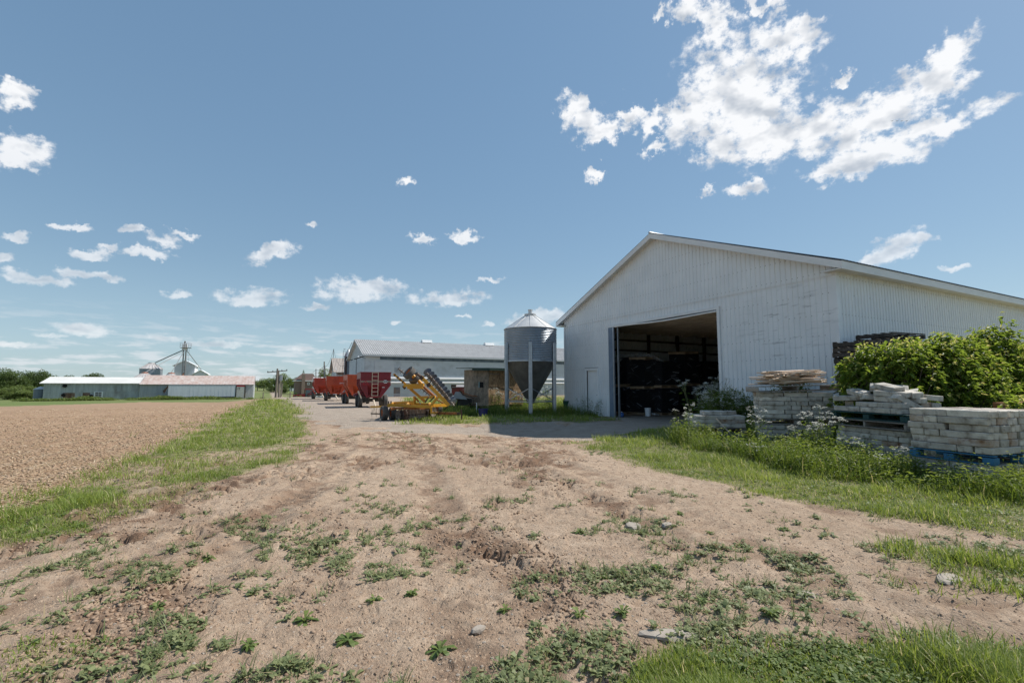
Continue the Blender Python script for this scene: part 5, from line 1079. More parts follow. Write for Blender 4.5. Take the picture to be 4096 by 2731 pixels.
for sx_, sy_, rr in ((261, 1543, 7), (255, 1580, 6), (366, 1584, 5)):
    x, z = xz(sx_, sy_); q = MB().lathe([(0, .05), (.3, .05), (.36, 0), (.36, .35)], 16, (x, FY - .42, z), (0, 1, 0)); q.build('fan_opening', dark, s1, True)
x, z = xz(394, 1580); w_ = MB().bb(x - .75, x + .75, FY - .14, FY - .075, z - .9, z + .8).build('window', white, s1, True)
for i in range(2):
    for j in range(3): MB().bb(x - .55 + i * .58, x - .03 + i * .58, FY - .17, FY - .145, z - .7 + j * .48, z - .28 + j * .48).build('pane', glassm, w_, True)
# ribbed grey shed with rusting roof, trailer parked before it
x2, _ = xz(570, 1535); x3, zt2 = xz(1015, 1537); zr2 = xz(800, 1503, FY + 6)[1]; FY2 = FY - 1.2
s2 = empty('ribbed_shed', (x2, FY2, fz(x2)), 0, 'grey ribbed shed with rusting pinkish roof behind the parked trailer', 'shed')
npn = 30
for k in range(npn):
    a, b = x2 - .2 + (x3 - x2 + .2) * k / npn, x2 - .2 + (x3 - x2 + .2) * (k + 1) / npn; q = MB()
    for j in range(4): xa = a + (b - a) * j / 4; q.add([(xa, FY2, BZ), (xa + (b - a) / 8, FY2 - .05, BZ), (xa + (b - a) / 8, FY2 - .05, zt2), (xa, FY2, zt2), (xa + (b - a) / 4, FY2, BZ), (xa + (b - a) / 4, FY2, zt2)], [(0, 1, 2, 3), (1, 4, 5, 2)])
    q.build('wall_sheet', oldst2, s2, True)
MB().prism([(x3, FY2, BZ), (x3, FY2 + 13, BZ), (x3, FY2 + 13, zt2), (x3, FY2 + 6.5, zr2 - .1), (x3, FY2, zt2)], (.06, 0, 0)).build('end_wall', oldst2, s2, True); MB().prism([(x2 - .15, FY2, BZ), (x2 - .15, FY2 + 13, BZ), (x2 - .15, FY2 + 13, zt2), (x2 - .15, FY2 + 6.5, zr2 - .1), (x2 - .15, FY2, zt2)], (-.06, 0, 0)).build('end_wall', oldst2, s2, True)
nst = 34
for k in range(nst):
    a, b = x2 - .3 + (x3 - x2 + .5) * k / nst, x2 - .3 + (x3 - x2 + .5) * (k + 1) / nst
    q = MB(); q.prism([(a, FY2 - .5, zt2 - .08), (b - .05, FY2 - .5, zt2 - .08), (b - .05, FY2 + 6.5, zr2), (a, FY2 + 6.5, zr2)], (0, 0, .06)); q.prism([(b - .05, FY2 - .5, zt2 - .04), (b, FY2 - .5, zt2 - .04), (b, FY2 + 6.5, zr2 + .04), (b - .05, FY2 + 6.5, zr2 + .04)], (0, 0, .06)); q.build('roof_sheet', rroof, s2, True)
MB().prism([(x2 - .3, FY2 + 13.5, zt2 - .1), (x3 + .2, FY2 + 13.5, zt2 - .1), (x3 + .2, FY2 + 6.52, zr2), (x2 - .3, FY2 + 6.52, zr2)], (0, 0, .06)).build('rear_roof', rroof, s2, True)
xx, _ = xz(1013, 1560); MB().bb(x3 + .07, x3 + .12, FY2 + 2, FY2 + 4.5, BZ, zt2 - .6).build('door', white, s2, True)
TY = FY2 - 3.2
xa, zt_ = xz(674, 1540, TY); xb, zb_ = xz(940, 1585, TY); xc, _ = xz(978, 1560, TY)
tl = empty('semi_trailer', (xa, TY, fz(xa)), 0, 'old grey box trailer with a red and white nose parked against the ribbed shed', 'trailer')
trailm = mat('dull_trailer_aluminium', (.68, .70, .74), (.60, .62, .66), rough=.5, metal=.2, scale=.8, stretch=(4, 1, .3)); tw = 2.5
nsh = 16
for k in range(nsh):
    a, b = xa + (xb - xa) * k / nsh, xa + (xb - xa) * (k + 1) / nsh; q = MB(); q.bb(a, b - .03, TY - .02, TY, zb_, zt_ - .08); q.bb(b - .03, b, TY - .035, TY, zb_, zt_ - .08); q.build('side_sheet', trailm, tl, True)
MB().bb(xa, xc, TY + .002, TY + tw, zb_ + .05, zt_ - .06).build('body', trailm, tl, True); MB().bb(xa - .02, xb + .02, TY - .05, TY + .0, zt_ - .08, zt_).build('top_rail', trailm, tl, True); MB().bb(xa - .02, xb + .02, TY - .05, TY + .0, zb_ - .3, zb_).build('bottom_rail', mat('dark_rail', (.08, .08, .085)), tl, True)
nose = MB().bb(xb + .25, xc, TY - .06, TY - .005, zb_ - .3, zt_ - .35).build('nose_panel', mat('cream_white_paint', (.55, .54, .50), rough=.6), tl, True); MB().bb(xb + .25, xc, TY - .07, TY - .005, zt_ - .345, zt_ + .0).build('red_stripe', mat('faded_red', (.38, .025, .03), rough=.5), tl, True)
link('lettering', text_mesh('IT', .75, mat('grey_lettering', (.1, .1, .11)), bold=True), tl, (float(xb + .75 - tl.location.x), -.066, zt_ - .85 - tl.location.z), (R(90), 0, 0))
MB().bb(xb + .02, xb + .24, TY - .05, TY - .004, zb_ - .6, zt_ - .1).build('gap_post', dark, tl, True); MB().bb(xc, xc + .18, TY - .08, TY + .3, zb_ - .4, zt_ + .05).build('corner_post', rust, tl, True)
for k in range(4): MB().beam((xa - .1 - .25 * k, TY - .1, zt_ - .2 - .3 * k), (xa - .3 - .12 * k, TY - .1, zt_ - .9 - .3 * k), .2, .25).build('torn_hatch', rust, tl, True)
zg = fz(xa)
for x in (xa + 9.5, xa + 10.7): wheel(tl, (x, TY + .25, zg + .5), (0, -1, 0), .5, .28, .27, rubber, trailm, world=True)
MB().bb(xa + 3.3, xa + 3.45, TY + .4, TY + .55, zg - .1, zb_).build('landing_leg', rust, tl, True); MB().bb(xa + 1, xc - .5, TY + .4, TY + .7, zb_ - .35, zb_ - .02).build('chassis', dark, tl, True)
# grey tank at the left end
tx_, tz_ = xz(165, 1556, FY + 3); tk = empty('grey_tank', (tx_, FY + 3, fz(tx_)), 0, 'small dark grey round tank at the left end of the rusty shed', 'tank'); MB().lathe([(1.2, -2.2), (1.2, tz_)], 24, (tx_, FY + 3, 0)).build('body', siloM, tk, True, smooth=40); MB().lathe([(1.28, tz_), (.2, tz_ + .55), (0, tz_ + .56)], 24, (tx_, FY + 3, 0)).build('roof', binroof, tk, True)
# grain bins
def grain_bin(sxc, halfpx, ye, yr, Y, label, capm):
    c = onY(sxc, ye, Y); r_ = abs(float(onY(sxc + halfpx, ye, Y)[0] - c[0])) * .96; ze, zr = float(c[2]), float(onY(sxc, yr, Y)[2]); cx = float(c[0])
    e = empty('grain_bin', (cx, Y, -1.5), 0, label, 'grain bin', 'round grain bins behind the sheds')
    MB().lathe(ringprof(-2, ze, 28, r_, .02), 48, (cx, Y, 0)).build('wall', mat('grain_bin_steel', (.30, .335, .375), (.25, .28, .32), rough=.4, metal=.4, scale=.8), e, True, smooth=50)
    ns = 20; bm_ = mat('bin_roof_weathered', (.55, .53, .52), (.42, .39, .38), rough=.5, scale=.6)
    for k in range(ns):
        a0, a1 = 2 * math.pi * k / ns, 2 * math.pi * (k + 1) / ns; q = MB(); f = lambda a, rr, z: (cx + rr * math.cos(a), Y + rr * math.sin(a), z)
        q.face(f(a0, r_ + .15, ze - .05), f(a1, r_ + .15, ze - .05), f(a1, .7, zr), f(a0, .7, zr)); q.beam(f(a0, r_ + .15, ze), f(a0, .7, zr + .05), .08, .1); q.build('roof_sheet', bm_, e, True)
    MB().lathe([(.75, zr - .1), (.75, zr + .2), (0, zr + .35)], 20, (cx, Y, 0)).build('cap', capm, e, True)
    return Vector((cx, Y, zr + .2))
capo = mat('rusty_orange_cap', (.40, .13, .06), (.32, .12, .07), rough=.7)
g1 = grain_bin(605, 48, 1475, 1453, 168, 'largest round grey grain bin with conical roof left of the elevator', binroof)
g2 = grain_bin(578, 44, 1511, 1493, 157, 'lower round grain bin with orange cap in front of the largest one', capo)
g3 = grain_bin(684, 24, 1506, 1494, 157, 'small round grain bin roof showing right below the elevator spout', capo)
# white tower house and lean-to
wy = 172.0; tx0, tx1 = float(onY(697, 1480, wy)[0]), float(onY(779, 1480, wy)[0]); tze = float(onY(697, 1461, wy)[2]); tzr = float(onY(741, 1443, wy)[2]); td = 8.0
wt = empty('elevator_house', (tx0, wy, -1.5), 0, 'tall white gabled grain building behind the rusting shed roof', 'building')
q = MB(); xm = (tx0 + tx1) / 2; q.prism([(tx0, wy, -2), (tx1, wy, -2), (tx1, wy, tze), (xm, wy, tzr), (tx0, wy, tze)], (0, td, 0)); q.build('wall', trim, wt, True)
for k in range(28): x = tx0 + (tx1 - tx0) * (k + .5) / 28; MB().bb(x - .03, x + .03, wy - .05, wy - .003, 1, tze + (tzr - tze) * (1 - abs(x - xm) / (xm - tx0)) - .1).build('rib', trim, wt, True)
for sgn in (-1, 1): MB().prism([(xm, wy - .4, tzr + .05), (xm + sgn * (xm - tx0 + .5), wy - .4, tze - .2), (xm + sgn * (xm - tx0 + .5), wy + td + .4, tze - .2), (xm, wy + td + .4, tzr + .05)], (0, 0, .2)).build('roof', white, wt, True)
w_ = MB().bb(float(onY(735, 1470, wy)[0]), float(onY(744, 1470, wy)[0]), wy - .12, wy - .055, float(onY(739, 1484, wy)[2]), float(onY(739, 1463, wy)[2])).build('window', white, wt, True)
for j in range(3): MB().bb(float(onY(735.5, 1470, wy)[0]), float(onY(743.5, 1470, wy)[0]), wy - .15, wy - .125, float(onY(739, 1483 - j * 7, wy)[2]), float(onY(739, 1477.5 - j * 7, wy)[2])).build('pane', glassm, w_, True)
l0, l1 = float(onY(777, 1500, wy - 1)[0]), float(onY(826, 1500, wy - 1)[0]); lze = float(onY(777, 1495, wy - 1)[2]); lzr = float(onY(801, 1481, wy - 1)[2]); lm = (l0 + l1) / 2
lt = empty('small_gabled_shed', (l0, wy - 1, -1.5), 0, 'small white gabled shed right of the tall grain building', 'shed'); MB().prism([(l0, wy - 1, -2), (l1, wy - 1, -2), (l1, wy - 1, lze), (lm, wy - 1, lzr), (l0, wy - 1, lze)], (0, 6, 0)).build('wall', trim, lt, True)
for sgn in (-1, 1): MB().prism([(lm, wy - 1.4, lzr), (lm + sgn * (lm - l0 + .5), wy - 1.4, lze - .2), (lm + sgn * (lm - l0 + .5), wy + 5.4, lze - .2), (lm, wy + 5.4, lzr)], (0, 0, .18)).build('roof', white, lt, True)
# bucket elevator
ey = 165.0; eb = onY(733, 1500, ey); et = onY(736, 1364, ey); ex = float(eb[0]); ez = float(et[2]); ev = empty('bucket_elevator', (ex, ey, -1.5), 0, 'tall bucket elevator leg with caged ladder, head platform and spouts', 'grain elevator')
for dx in (-.28, .28): MB().beam((ex + dx, ey, -2), (ex + dx, ey, ez - 2.2), .32, .32).build('leg_casing', mat('dull_leg_steel', (.28, .28, .28), (.36, .33, .31), rough=.5, metal=.3, scale=1), ev, True)
MB().prism([(ex - .7, ey - .3, ez - 2.6), (ex + .7, ey - .3, ez - 2.6), (ex + .5, ey - .3, ez - .9), (ex, ey - .3, ez - .5), (ex - .5, ey - .3, ez - .9)], (0, .6, 0)).build('head', trim, ev, True)
MB().beam((ex - .1, ey, ez - 1), (ex - .1, ey, ez), .3, .3).build('motor_mast', rust, ev, True)
pl = MB().bb(ex - 1.1, ex + 1.5, ey - .9, ey + .9, ez - 2.0, ez - 1.92).build('platform', rust, ev, True)
q = MB()
for z in (ez - .7, ez - 1.3): q.beam((ex - 1.1, ey - .9, z), (ex + 1.5, ey - .9, z), .05, .05); q.beam((ex - 1.1, ey - .9, z), (ex - 1.1, ey + .9, z), .05, .05); q.beam((ex + 1.5, ey - .9, z), (ex + 1.5, ey + .9, z), .05, .05)
for x in np.linspace(ex - 1.1, ex + 1.5, 6): q.beam((x, ey - .9, ez - 2), (x, ey - .9, ez - .7), .05, .05)
q.build('railing', rust, pl, True)
q = MB(); q.beam((ex + .6, ey - .3, 2), (ex + .6, ey - .3, ez - 2), .06, .06); q.beam((ex + 1.1, ey - .3, 2), (ex + 1.1, ey - .3, ez - 2), .06, .06)
for k in range(22): q.beam((ex + .6, ey - .3, 2 + k * .5), (ex + 1.1, ey - .3, 2 + k * .5), .05, .05)
q.build('ladder', galv, ev, True)
hd_ = Vector((ex - .4, ey, ez - 2.6)); spm = mat('spout_steel', (.2, .21, .22), (.28, .28, .28), rough=.5, metal=.3)
MB().path([hd_, hd_.lerp(g1 + Vector((.8, 0, 0)), .5), g1 + Vector((.8, 0, .0))], .15, 8).build('spout', spm, ev, True); MB().path([hd_ + Vector((.2, -.3, -.4)), g2 + Vector((.1, 0, .1))], .09, 8).build('spout', spm, ev, True)
MB().path([hd_ + Vector((.3, -.2, -.2)), g3], .09, 8).build('spout', spm, ev, True); MB().path([Vector((ex + .4, ey, ez - 2.6)), Vector((lm, wy, lzr + .3))], .09, 8).build('spout', spm, ev, True)
MB().path([Vector((ex - 2.6, ey - 2, -2)), Vector((ex + .2, ey, 5.5))], .16, 8).build('auger', mat('orange_auger', (.40, .16, .08), rough=.7), ev, True)
bz_ = onY(713, 1500, 158); o = MB().beam((0, 0, -2), (0.3, 0, 4.1), .28, .28).build('intake_pipe', mat('dark_red_paint', (.16, .02, .03), rough=.6)); o.location = (float(bz_[0]), 158, 0); tag(o, 'dark red pipe rising behind the rusting shed roof', 'pipe')
# ------------------------------------------------------------------ concrete block stacks
conc = mat('weathered_concrete', (.60, .555, .48), (.42, .385, .33), rough=.92, scale=5, bump=.35, bscale=28, rand=.2, c3=(.19, .155, .12), s3=5.2, lo3=.50, hi3=.68)
concd = mat('stained_concrete', (.38, .34, .285), (.52, .48, .42), rough=.95, scale=7, bump=.35, bscale=28, rand=.12, c3=(.15, .12, .10), s3=5, lo3=.52, hi3=.66)
concr = mat('rust_stained_concrete', (.30, .19, .11), (.44, .40, .36), rough=.95, scale=4, bump=.35, bscale=28, rand=.1, c3=(.17, .085, .04), s3=6, lo3=.5, hi3=.64)
import bmesh
def block_mesh(m, seed, d=(.585, .19, .097), broken=False):
    r = random.Random(seed); bm = bmesh.new(); bmesh.ops.create_cube(bm, size=1.0); bmesh.ops.subdivide_edges(bm, edges=[e for e in bm.edges if abs(e.verts[0].co.x - e.verts[1].co.x) > .5], cuts=2)
    for v in bm.verts:
        v.co = Vector((v.co.x * d[0], v.co.y * d[1], v.co.z * d[2])) + Vector((r.uniform(-.008, .008), r.uniform(-.006, .006), r.uniform(-.003, .003)))
        if broken and v.co.x > d[0] * .3: v.co.x -= r.uniform(0, .14)
    bmesh.ops.bevel(bm, geom=[e for e in bm.edges if e.calc_face_angle(0) > .7], offset=.009, segments=1, affect='EDGES')
    me = bpy.data.meshes.new('block'); bm.to_mesh(me); bm.free(); me.materials.append(m); return me
BL = [block_mesh(conc, k) for k in range(5)] + [block_mesh(concd, 10), block_mesh(concd, 11), block_mesh(concd, 12), block_mesh(concr, 20)]
BROK = [block_mesh(conc, 31, broken=True), block_mesh(concd, 32, broken=True)]
SHORT = [block_mesh(conc, 40 + k, (.29, .19, .097)) for k in range(2)] + [block_mesh(concr, 44, (.29, .19, .097))]
def put(e, me, x, y, z, rz, tx=0.0, tyy=0.0, k=1.0):
    o = link('block', me, e, (x, y, z), (tx, tyy, rz)); o.scale = (k, 1, 1); return o
def courses(e, L, W, n, z0, r, hollow=False, skip=()):
    h = .1005
    for k in range(n):
        z = z0 + h * (k + .5); last = k == n - 1
        if k % 2 == (n - 1) % 2:      # long ways along x
            nx = max(1, round(L / .55)); gap = L / nx; kk = (gap - .012) / .585; nyy = max(1, int(W / .2)); gy_ = W / nyy
            off = 0
            for i in range(nx):
                for j in range(nyy):
                    if hollow and 0 < j < nyy - 1 and not last and 0 < i < nx - 1: continue
                    if (k, i, j) in skip: continue
                    if j == 0 and r.random() < .22 and not last:      # two short ones instead of one long
                        for q in (-.25, .25): put(e, r.choice(SHORT), (i + .5) * gap + q * gap, (j + .5) * gy_ + r.uniform(-.012, .012), z, r.uniform(-.03, .03), k=kk * .99)
                    else: put(e, r.choice(BL), (i + .5) * gap + r.uniform(-.02, .02), (j + .5) * gy_ + r.uniform(-.03, .03), z, r.choice((0, math.pi)) + r.uniform(-.02, .02), k=kk)
        else:                          # headers along y, with a few stretchers on the face
            nx = max(1, int(L / .2)); gx_ = L / nx; nyy = max(1, round(W / .55)); gy_ = W / nyy; kk = (gy_ - .012) / .585; i = 0
            while i < nx:
                if i + 3 <= nx and r.random() < .55:
                    for jj in range(3): put(e, r.choice(BL), (i + 1.5) * gx_ + r.uniform(-.012, .012), .1 + .2 * jj + r.uniform(-.012, .012), z, r.uniform(-.02, .02), k=(3 * gx_ - .012) / .585)
                    for j in range(1, nyy):
                        for q in range(3): put(e, r.choice(BL), (i + q + .5) * gx_, (j + .5) * gy_ + (.1 if gy_ < .5 else 0), z, math.pi / 2 + r.uniform(-.02, .02), k=kk)
                    i += 3
                else:
                    for j in range(nyy): put(e, r.choice(BL), (i + .5) * gx_ + r.uniform(-.008, .008), (j + .5) * gy_ + r.uniform(-.015, .015), z, math.pi / 2 + r.uniform(-.03, .03), k=kk)
                    i += 1
def stk_loc(sxp, d): p = at(sxp, 1546, d); return float(p[0]), float(p[1])
FOOT = []
def footprint(x, y, rz, L, W, g_=.05):
    c, s = math.cos(rz), math.sin(rz); FOOT.append([(x + c * a - s * b, y + s * a + c * b) for a, b in ((-g_, -g_), (L + g_, -g_), (L + g_, W + g_), (-g_, W + g_))])
def local(x, y, rz, a, b): c, s = math.cos(rz), math.sin(rz); return x + c * a - s * b, y + s * a + c * b
r4 = random.Random(4)
# rightmost stack
x4, y4 = stk_loc(3945, 6.6); rz4 = R(80); L4, W4 = 1.04, 1.32
def flip(e): e.scale = (1, -1, 1)      # courses run to the right of the near corner
low4 = empty('block_stack', (x4, y4, 0), rz4, 'sunken lower courses of concrete blocks under the blue pallet', 'block stack'); flip(low4); courses(low4, L4, W4, 3, .02, r4, True)
cxp, cyp = local(x4, y4, rz4, L4 / 2, -W4 / 2); pallet((cxp, cyp, .325), rz4, 'blue painted pallet under the rightmost stack of pale blocks', bluep, None, L4 + .02, W4 + .02, True)
up4 = empty('block_stack', (x4, y4, .468), rz4, 'neat rightmost stack of pale concrete blocks on a blue pallet', 'block stack'); flip(up4); courses(up4, L4, W4, 6, 0, r4)
footprint(*local(x4, y4, rz4, 0, -W4), rz4, L4, W4)
# tumbled stack
x3_, y3_ = stk_loc(3328, 10.0); rz3 = math.atan2(-math.cos(R(20)), -math.sin(R(20))); L3, W3 = 1.6, .9
low3 = empty('block_stack', (x3_, y3_, 0), rz3, 'lower courses of concrete blocks in weeds under the tumbled stack', 'block stack'); courses(low3, L3, W3, 6, .01, r4, True)
c3_ = local(x3_, y3_, rz3, L3 / 2, W3 / 2); pallet((*c3_, .63), rz3, 'grey weathered pallet below the green pallet of the tumbled stack', palletwood, None, L3 + .1, W3 + .15)
pallet((*c3_, .775), rz3 + R(2), 'dark green pallet under the tumbled concrete blocks', greenp, None, L3 + .02, W3 + .1, True)
up3 = empty('block_stack', (x3_, y3_, .915), rz3, 'tumbled heap of pale concrete blocks on a dark green pallet', 'block stack'); courses(up3, L3 - .1, W3, 2, 0, r4, skip=((1, 0, 0),))
z_ = .205
for (a, b, dz, rz, tx, tyy, br) in ((.22, .2, .06, .25, .1, -.05, 0), (.38, .25, .17, -.35, .22, .12, 0), (.75, .35, .06, 1.2, -.1, .1, 1), (1.15, .18, .055, -.12, .04, .03, 0), (1.25, .42, .05, .1, .0, .05, 0), (1.18, .20, .155, .12, .05, .06, 0), (1.22, .44, .16, -.2, .1, .1, 0), (1.02, .30, .27, -.25, .12, .16, 0), (.80, .52, .25, .8, .55, .1, 0), (.62, .55, .20, -.6, .75, .2, 0), (1.0, .66, .15, .5, .3, -.2, 1), (.42, .62, .1, .2, .05, .0, 0), (1.38, .62, .1, 1.4, .05, .1, 0), (1.42, .30, -.04, 1.3, .0, .55, 1)):
    put(up3, r4.choice(BROK if br else BL), a, b, z_ + dz, rz, tx, tyy)
footprint(x3_, y3_, rz3, L3, W3)
# tall stack with the lath on top
x2_, y2_ = stk_loc(3040, 11.3); rz2 = R(-45); L2, W2 = 1.5, 1.0
low2 = empty('block_stack', (x2_, y2_, 0), rz2, 'lower courses of concrete blocks in weeds under the lath pile stack', 'block stack'); courses(low2, L2, W2, 5, .01, r4, True)
c2_ = local(x2_, y2_, rz2, L2 / 2, W2 / 2); pallet((*c2_, .525), rz2, 'grey pallet between the two halves of the tall block stack', palletwood, None, L2 + .02, W2 + .02, True)
up2 = empty('block_stack', (x2_, y2_, .668), rz2, 'tall stack of pale concrete blocks with a lath pile on top', 'block stack'); courses(up2, L2, W2, 6, 0, r4)
footprint(x2_, y2_, rz2, L2, W2)
pallet((c2_[0] + .0, c2_[1] + .0, 1.30), rz2 + R(4), 'long grey pallet carrying the pile of split laths', palletwood, None, 1.75, 1.1, tilt=(R(0), R(-1.5)))
lathm = mat('split_bare_lath', (.66, .53, .41), (.48, .37, .28), rough=.9, scale=4, stretch=(1, 6, 6), rand=.25)
lp = empty('lath_pile', (c2_[0], c2_[1], 1.46), rz2 + R(4), 'untidy pile of split wooden laths and boards on a pallet', 'lath pile')
LM = [bev_box((l, w_, t), .002, 'lath', lathm, .004) for l, w_, t in ((1.25, .09, .022), (1.1, .12, .024), (.9, .08, .03), (1.4, .07, .022), (.6, .13, .022))]
for k in range(92):
    lay = k / 92; sp_ = 1 - .55 * lay
    link('lath', r4.choice(LM), lp, (r4.uniform(-.3, .3) * sp_, r4.uniform(-.45, .45) * sp_, .012 + .30 * lay + r4.uniform(0, .02)), (r4.uniform(-.15, .15), r4.uniform(-.03, .03) - .02, r4.gauss(0, .38 if k < 50 else .75)))
# small stack
x1_, y1_ = stk_loc(2774, 12.4); rz1 = R(-36); L1, W1 = 1.25, .9
low1 = empty('block_stack', (x1_, y1_, 0), rz1, 'lower courses of concrete blocks under the small left stack', 'block stack'); courses(low1, L1, W1, 2, .01, r4, True)
c1_ = local(x1_, y1_, rz1, L1 / 2, W1 / 2); pallet((*c1_, .22), rz1, 'grey pallet under the small left block stack', palletwood, None, L1 + .02, W1 + .02, True)
up1 = empty('block_stack', (x1_, y1_, .362), rz1, 'small low stack of pale blocks nearest the barn door', 'block stack'); courses(up1, L1, W1, 3, 0, r4, skip=((1, 2, 0),))
for a, b, rz in ((.55, .3, .1), (.9, .45, .6), (.6, .65, -.1)): put(up1, r4.choice(BL[:5]), a, b, .353, rz)
footprint(x1_, y1_, rz1, L1, W1)
q = local(x1_, y1_, rz1, .95, -.18); o = MB().beam((0, 0, .05), (-.30, .34, .58), .05, .03).build('prop_stick', lathm); o.location = (q[0], q[1], .02); tag(o, 'bare wooden stick leaning on the small left block stack', 'stick')

# ------------------------------------------------------------------ blackened pallets along the side wall
ORD = ['topmost', 'second', 'third', 'fourth', 'fifth', 'sixth', 'seventh', 'eighth', 'ninth', 'tenth', 'eleventh', 'twelfth', 'thirteenth', 'fourteenth', 'fifteenth', 'sixteenth', 'seventeenth', 'eighteenth', 'nineteenth', 'twentieth', 'twenty first', 'twenty second']
for (px_, py_, n, rz, words, lean) in ((14.05, 6.75, 18, R(18), 'blackened stack at the barn corner', .010), (15.3, 6.7, 20, R(-6), 'blackened stack right of the corner stack', .004), (16.9, 6.75, 17, R(3), 'lower blackened stack between the other two', .0), (18.7, 6.5, 20, R(10), 'blackened stack farther along the side wall', -.006)):
    for k in range(n):
        pallet((px_ - lean * k * 1.3, py_ + random.uniform(-.05, .05), k * .142), rz + R(random.uniform(-7, 7)), f'{ORD[n - 1 - k]} pallet from the top of the {words}', oldwood, 'old black pallets by the side wall', tilt=(R(random.uniform(-1, 1)), R((3.0 if px_ < 15 else 1) * k / n * random.uniform(.6, 1.2))), nd=5)
    FOOT.append([(px_ - .75, py_ - .65), (px_ + .75, py_ - .65), (px_ + .75, py_ + .65), (px_ - .75, py_ + .65)])
ho_ = at(3990, 1625, 8.9); o = MB().beam((0, 0, 0), (1.5, -.3, .02), .14, .14).build('rotten_timber', mat('orange_rotten_timber', (.33, .14, .05), (.2, .09, .04), rough=.9, scale=4)); o.location = tuple(float(v) for v in ho_); tag(o, 'orange brown timber beam lying behind the rightmost block stack', 'timber')
MB()
lg_ = MB().bb(.2, .4, -.3, -.1, 0, float(ho_[2]) - .07); lg_.v = [(x + float(ho_[0]), y + float(ho_[1]), z) for x, y, z in lg_.v]; tag(lg_.build('timber_block', oldwood), 'dark timber block holding up the orange beam', 'timber')

# ------------------------------------------------------------------ plants
def blades(p, yaw, L, W, lean, curve, tint):
    n = len(p); c, s = np.cos(yaw), np.sin(yaw); V = np.zeros((n, 5, 3)); px_, py_ = -s, c
    for k, (t, wf) in enumerate(((0, 1.0), (.55, .8))):
        h = L * (np.sin(lean) * t + curve * t * t); z = L * (np.cos(lean) * t - .45 * curve * t * t)
        for q, sg in ((0, -1), (1, 1)):
            V[:, 2 * k + q, 0] = p[:, 0] + c * h + px_ * W * wf * .5 * sg; V[:, 2 * k + q, 1] = p[:, 1] + s * h + py_ * W * wf * .5 * sg; V[:, 2 * k + q, 2] = p[:, 2] + z
    h = L * (np.sin(lean) + curve); z = L * (np.cos(lean) - .45 * curve)
    V[:, 4, 0] = p[:, 0] + c * h; V[:, 4, 1] = p[:, 1] + s * h; V[:, 4, 2] = p[:, 2] + z
    b = (np.arange(n) * 5)[:, None]; T = np.concatenate([b + np.array([0, 1, 3]), b + np.array([0, 3, 2]), b + np.array([2, 3, 4])], 1).reshape(-1, 3)
    return V.reshape(-1, 3), T, np.repeat(tint, 5)
def leaves(p, d, L, W, tint, droop=.15, fold=.25, up=None):
    """p base, d direction (unit), four-point folded leaf"""
    n = len(p); upv = np.tile([0, 0, 1.0], (n, 1)) if up is None else up
    s = np.cross(d, upv); s /= np.linalg.norm(s, axis=1, keepdims=True) + 1e-9; nn = np.cross(s, d)
    L_, W_ = L[:, None], W[:, None]
    V = np.stack([p, p + d * L_ * .42 + s * W_ * .5 + nn * W_ * fold, p + d * L_ - upv * L_ * droop, p + d * L_ * .42 - s * W_ * .5 + nn * W_ * fold], 1)
    b = (np.arange(n) * 4)[:, None]; T = np.concatenate([b + np.array([0, 1, 2]), b + np.array([0, 2, 3])], 1).reshape(-1, 3)
    return V.reshape(-1, 3), T, np.repeat(tint, 4)
def leaves6(p, d, L, W, tint, droop=.25, fold=.2):
    n = len(p); upv = np.tile([0, 0, 1.0], (n, 1)); s = np.cross(d, upv); s /= np.linalg.norm(s, axis=1, keepdims=True) + 1e-9; nn = np.cross(s, d); L_, W_ = L[:, None], W[:, None]
    m1 = p + d * L_ * .4 - upv * L_ * droop * .12; m2 = p + d * L_ * .78 - upv * L_ * droop * .5
    V = np.stack([p, m1 + s * W_ * .32 + nn * W_ * fold, m2 + s * W_ * .5 + nn * W_ * fold, p + d * L_ - upv * L_ * droop, m2 - s * W_ * .5 + nn * W_ * fold, m1 - s * W_ * .32 + nn * W_ * fold], 1)
    b = (np.arange(n) * 6)[:, None]; T = np.concatenate([b + np.array(t) for t in ((0, 1, 5), (1, 2, 4), (1, 4, 5), (2, 3, 4))], 1).reshape(-1, 3)
    return V.reshape(-1, 3), T, np.repeat(tint, 6)
class Veg:
    def __init__(s): s.V = []; s.T = []; s.t = []; s.n = 0
    def add(s, a): s.V.append(a[0]); s.T.append(a[1] + s.n); s.t.append(a[2]); s.n += len(a[0])
    def build(s, name, m, parent=None): return np_mesh(name, np.concatenate(s.V), np.concatenate(s.T), m, np.clip(np.concatenate(s.t), 0, 1), parent=parent)
    def mesh(s, name, m): o = s.build(name, m); me = o.data; bpy.data.objects.remove(o); return me
U = lambda a, b, n: rng.uniform(a, b, n)
grassm = leafmat('grass_blades', (.125, .183, .034), (.265, .322, .072), (.56, .50, .28), trans=.42)
weedm = leafmat('weed_leaves', (.085, .135, .034), (.175, .225, .062), (.26, .22, .09), trans=.35)
dustym = leafmat('dusty_weed_leaves', (.125, .160, .066), (.235, .260, .115), (.36, .29, .17), trans=.3)
tallm = leafmat('tall_weed_leaves', (.052, .098, .017), (.155, .21, .038), (.40, .36, .16), trans=.42)
bushm = leafmat('box_elder_leaves', (.085, .15, .026), (.205, .275, .05), (.40, .39, .14), trans=.5)
treem = leafmat('far_tree_leaves', (.055, .09, .03), (.115, .16, .05), (.18, .22, .08), trans=.3)
treel = leafmat('pale_tree_leaves', (.10, .15, .045), (.19, .24, .08), (.26, .29, .13), trans=.35)
whitef = leafmat('white_umbel_flowers', (.55, .56, .50), (.74, .74, .70), (.80, .78, .72), trans=.3)
stemm = mat('green_stem', (.10, .14, .045), (.13, .13, .05), rough=.7, scale=5); barkm = mat('grey_bark', (.12, .10, .08), (.08, .065, .05), rough=.95, scale=5)
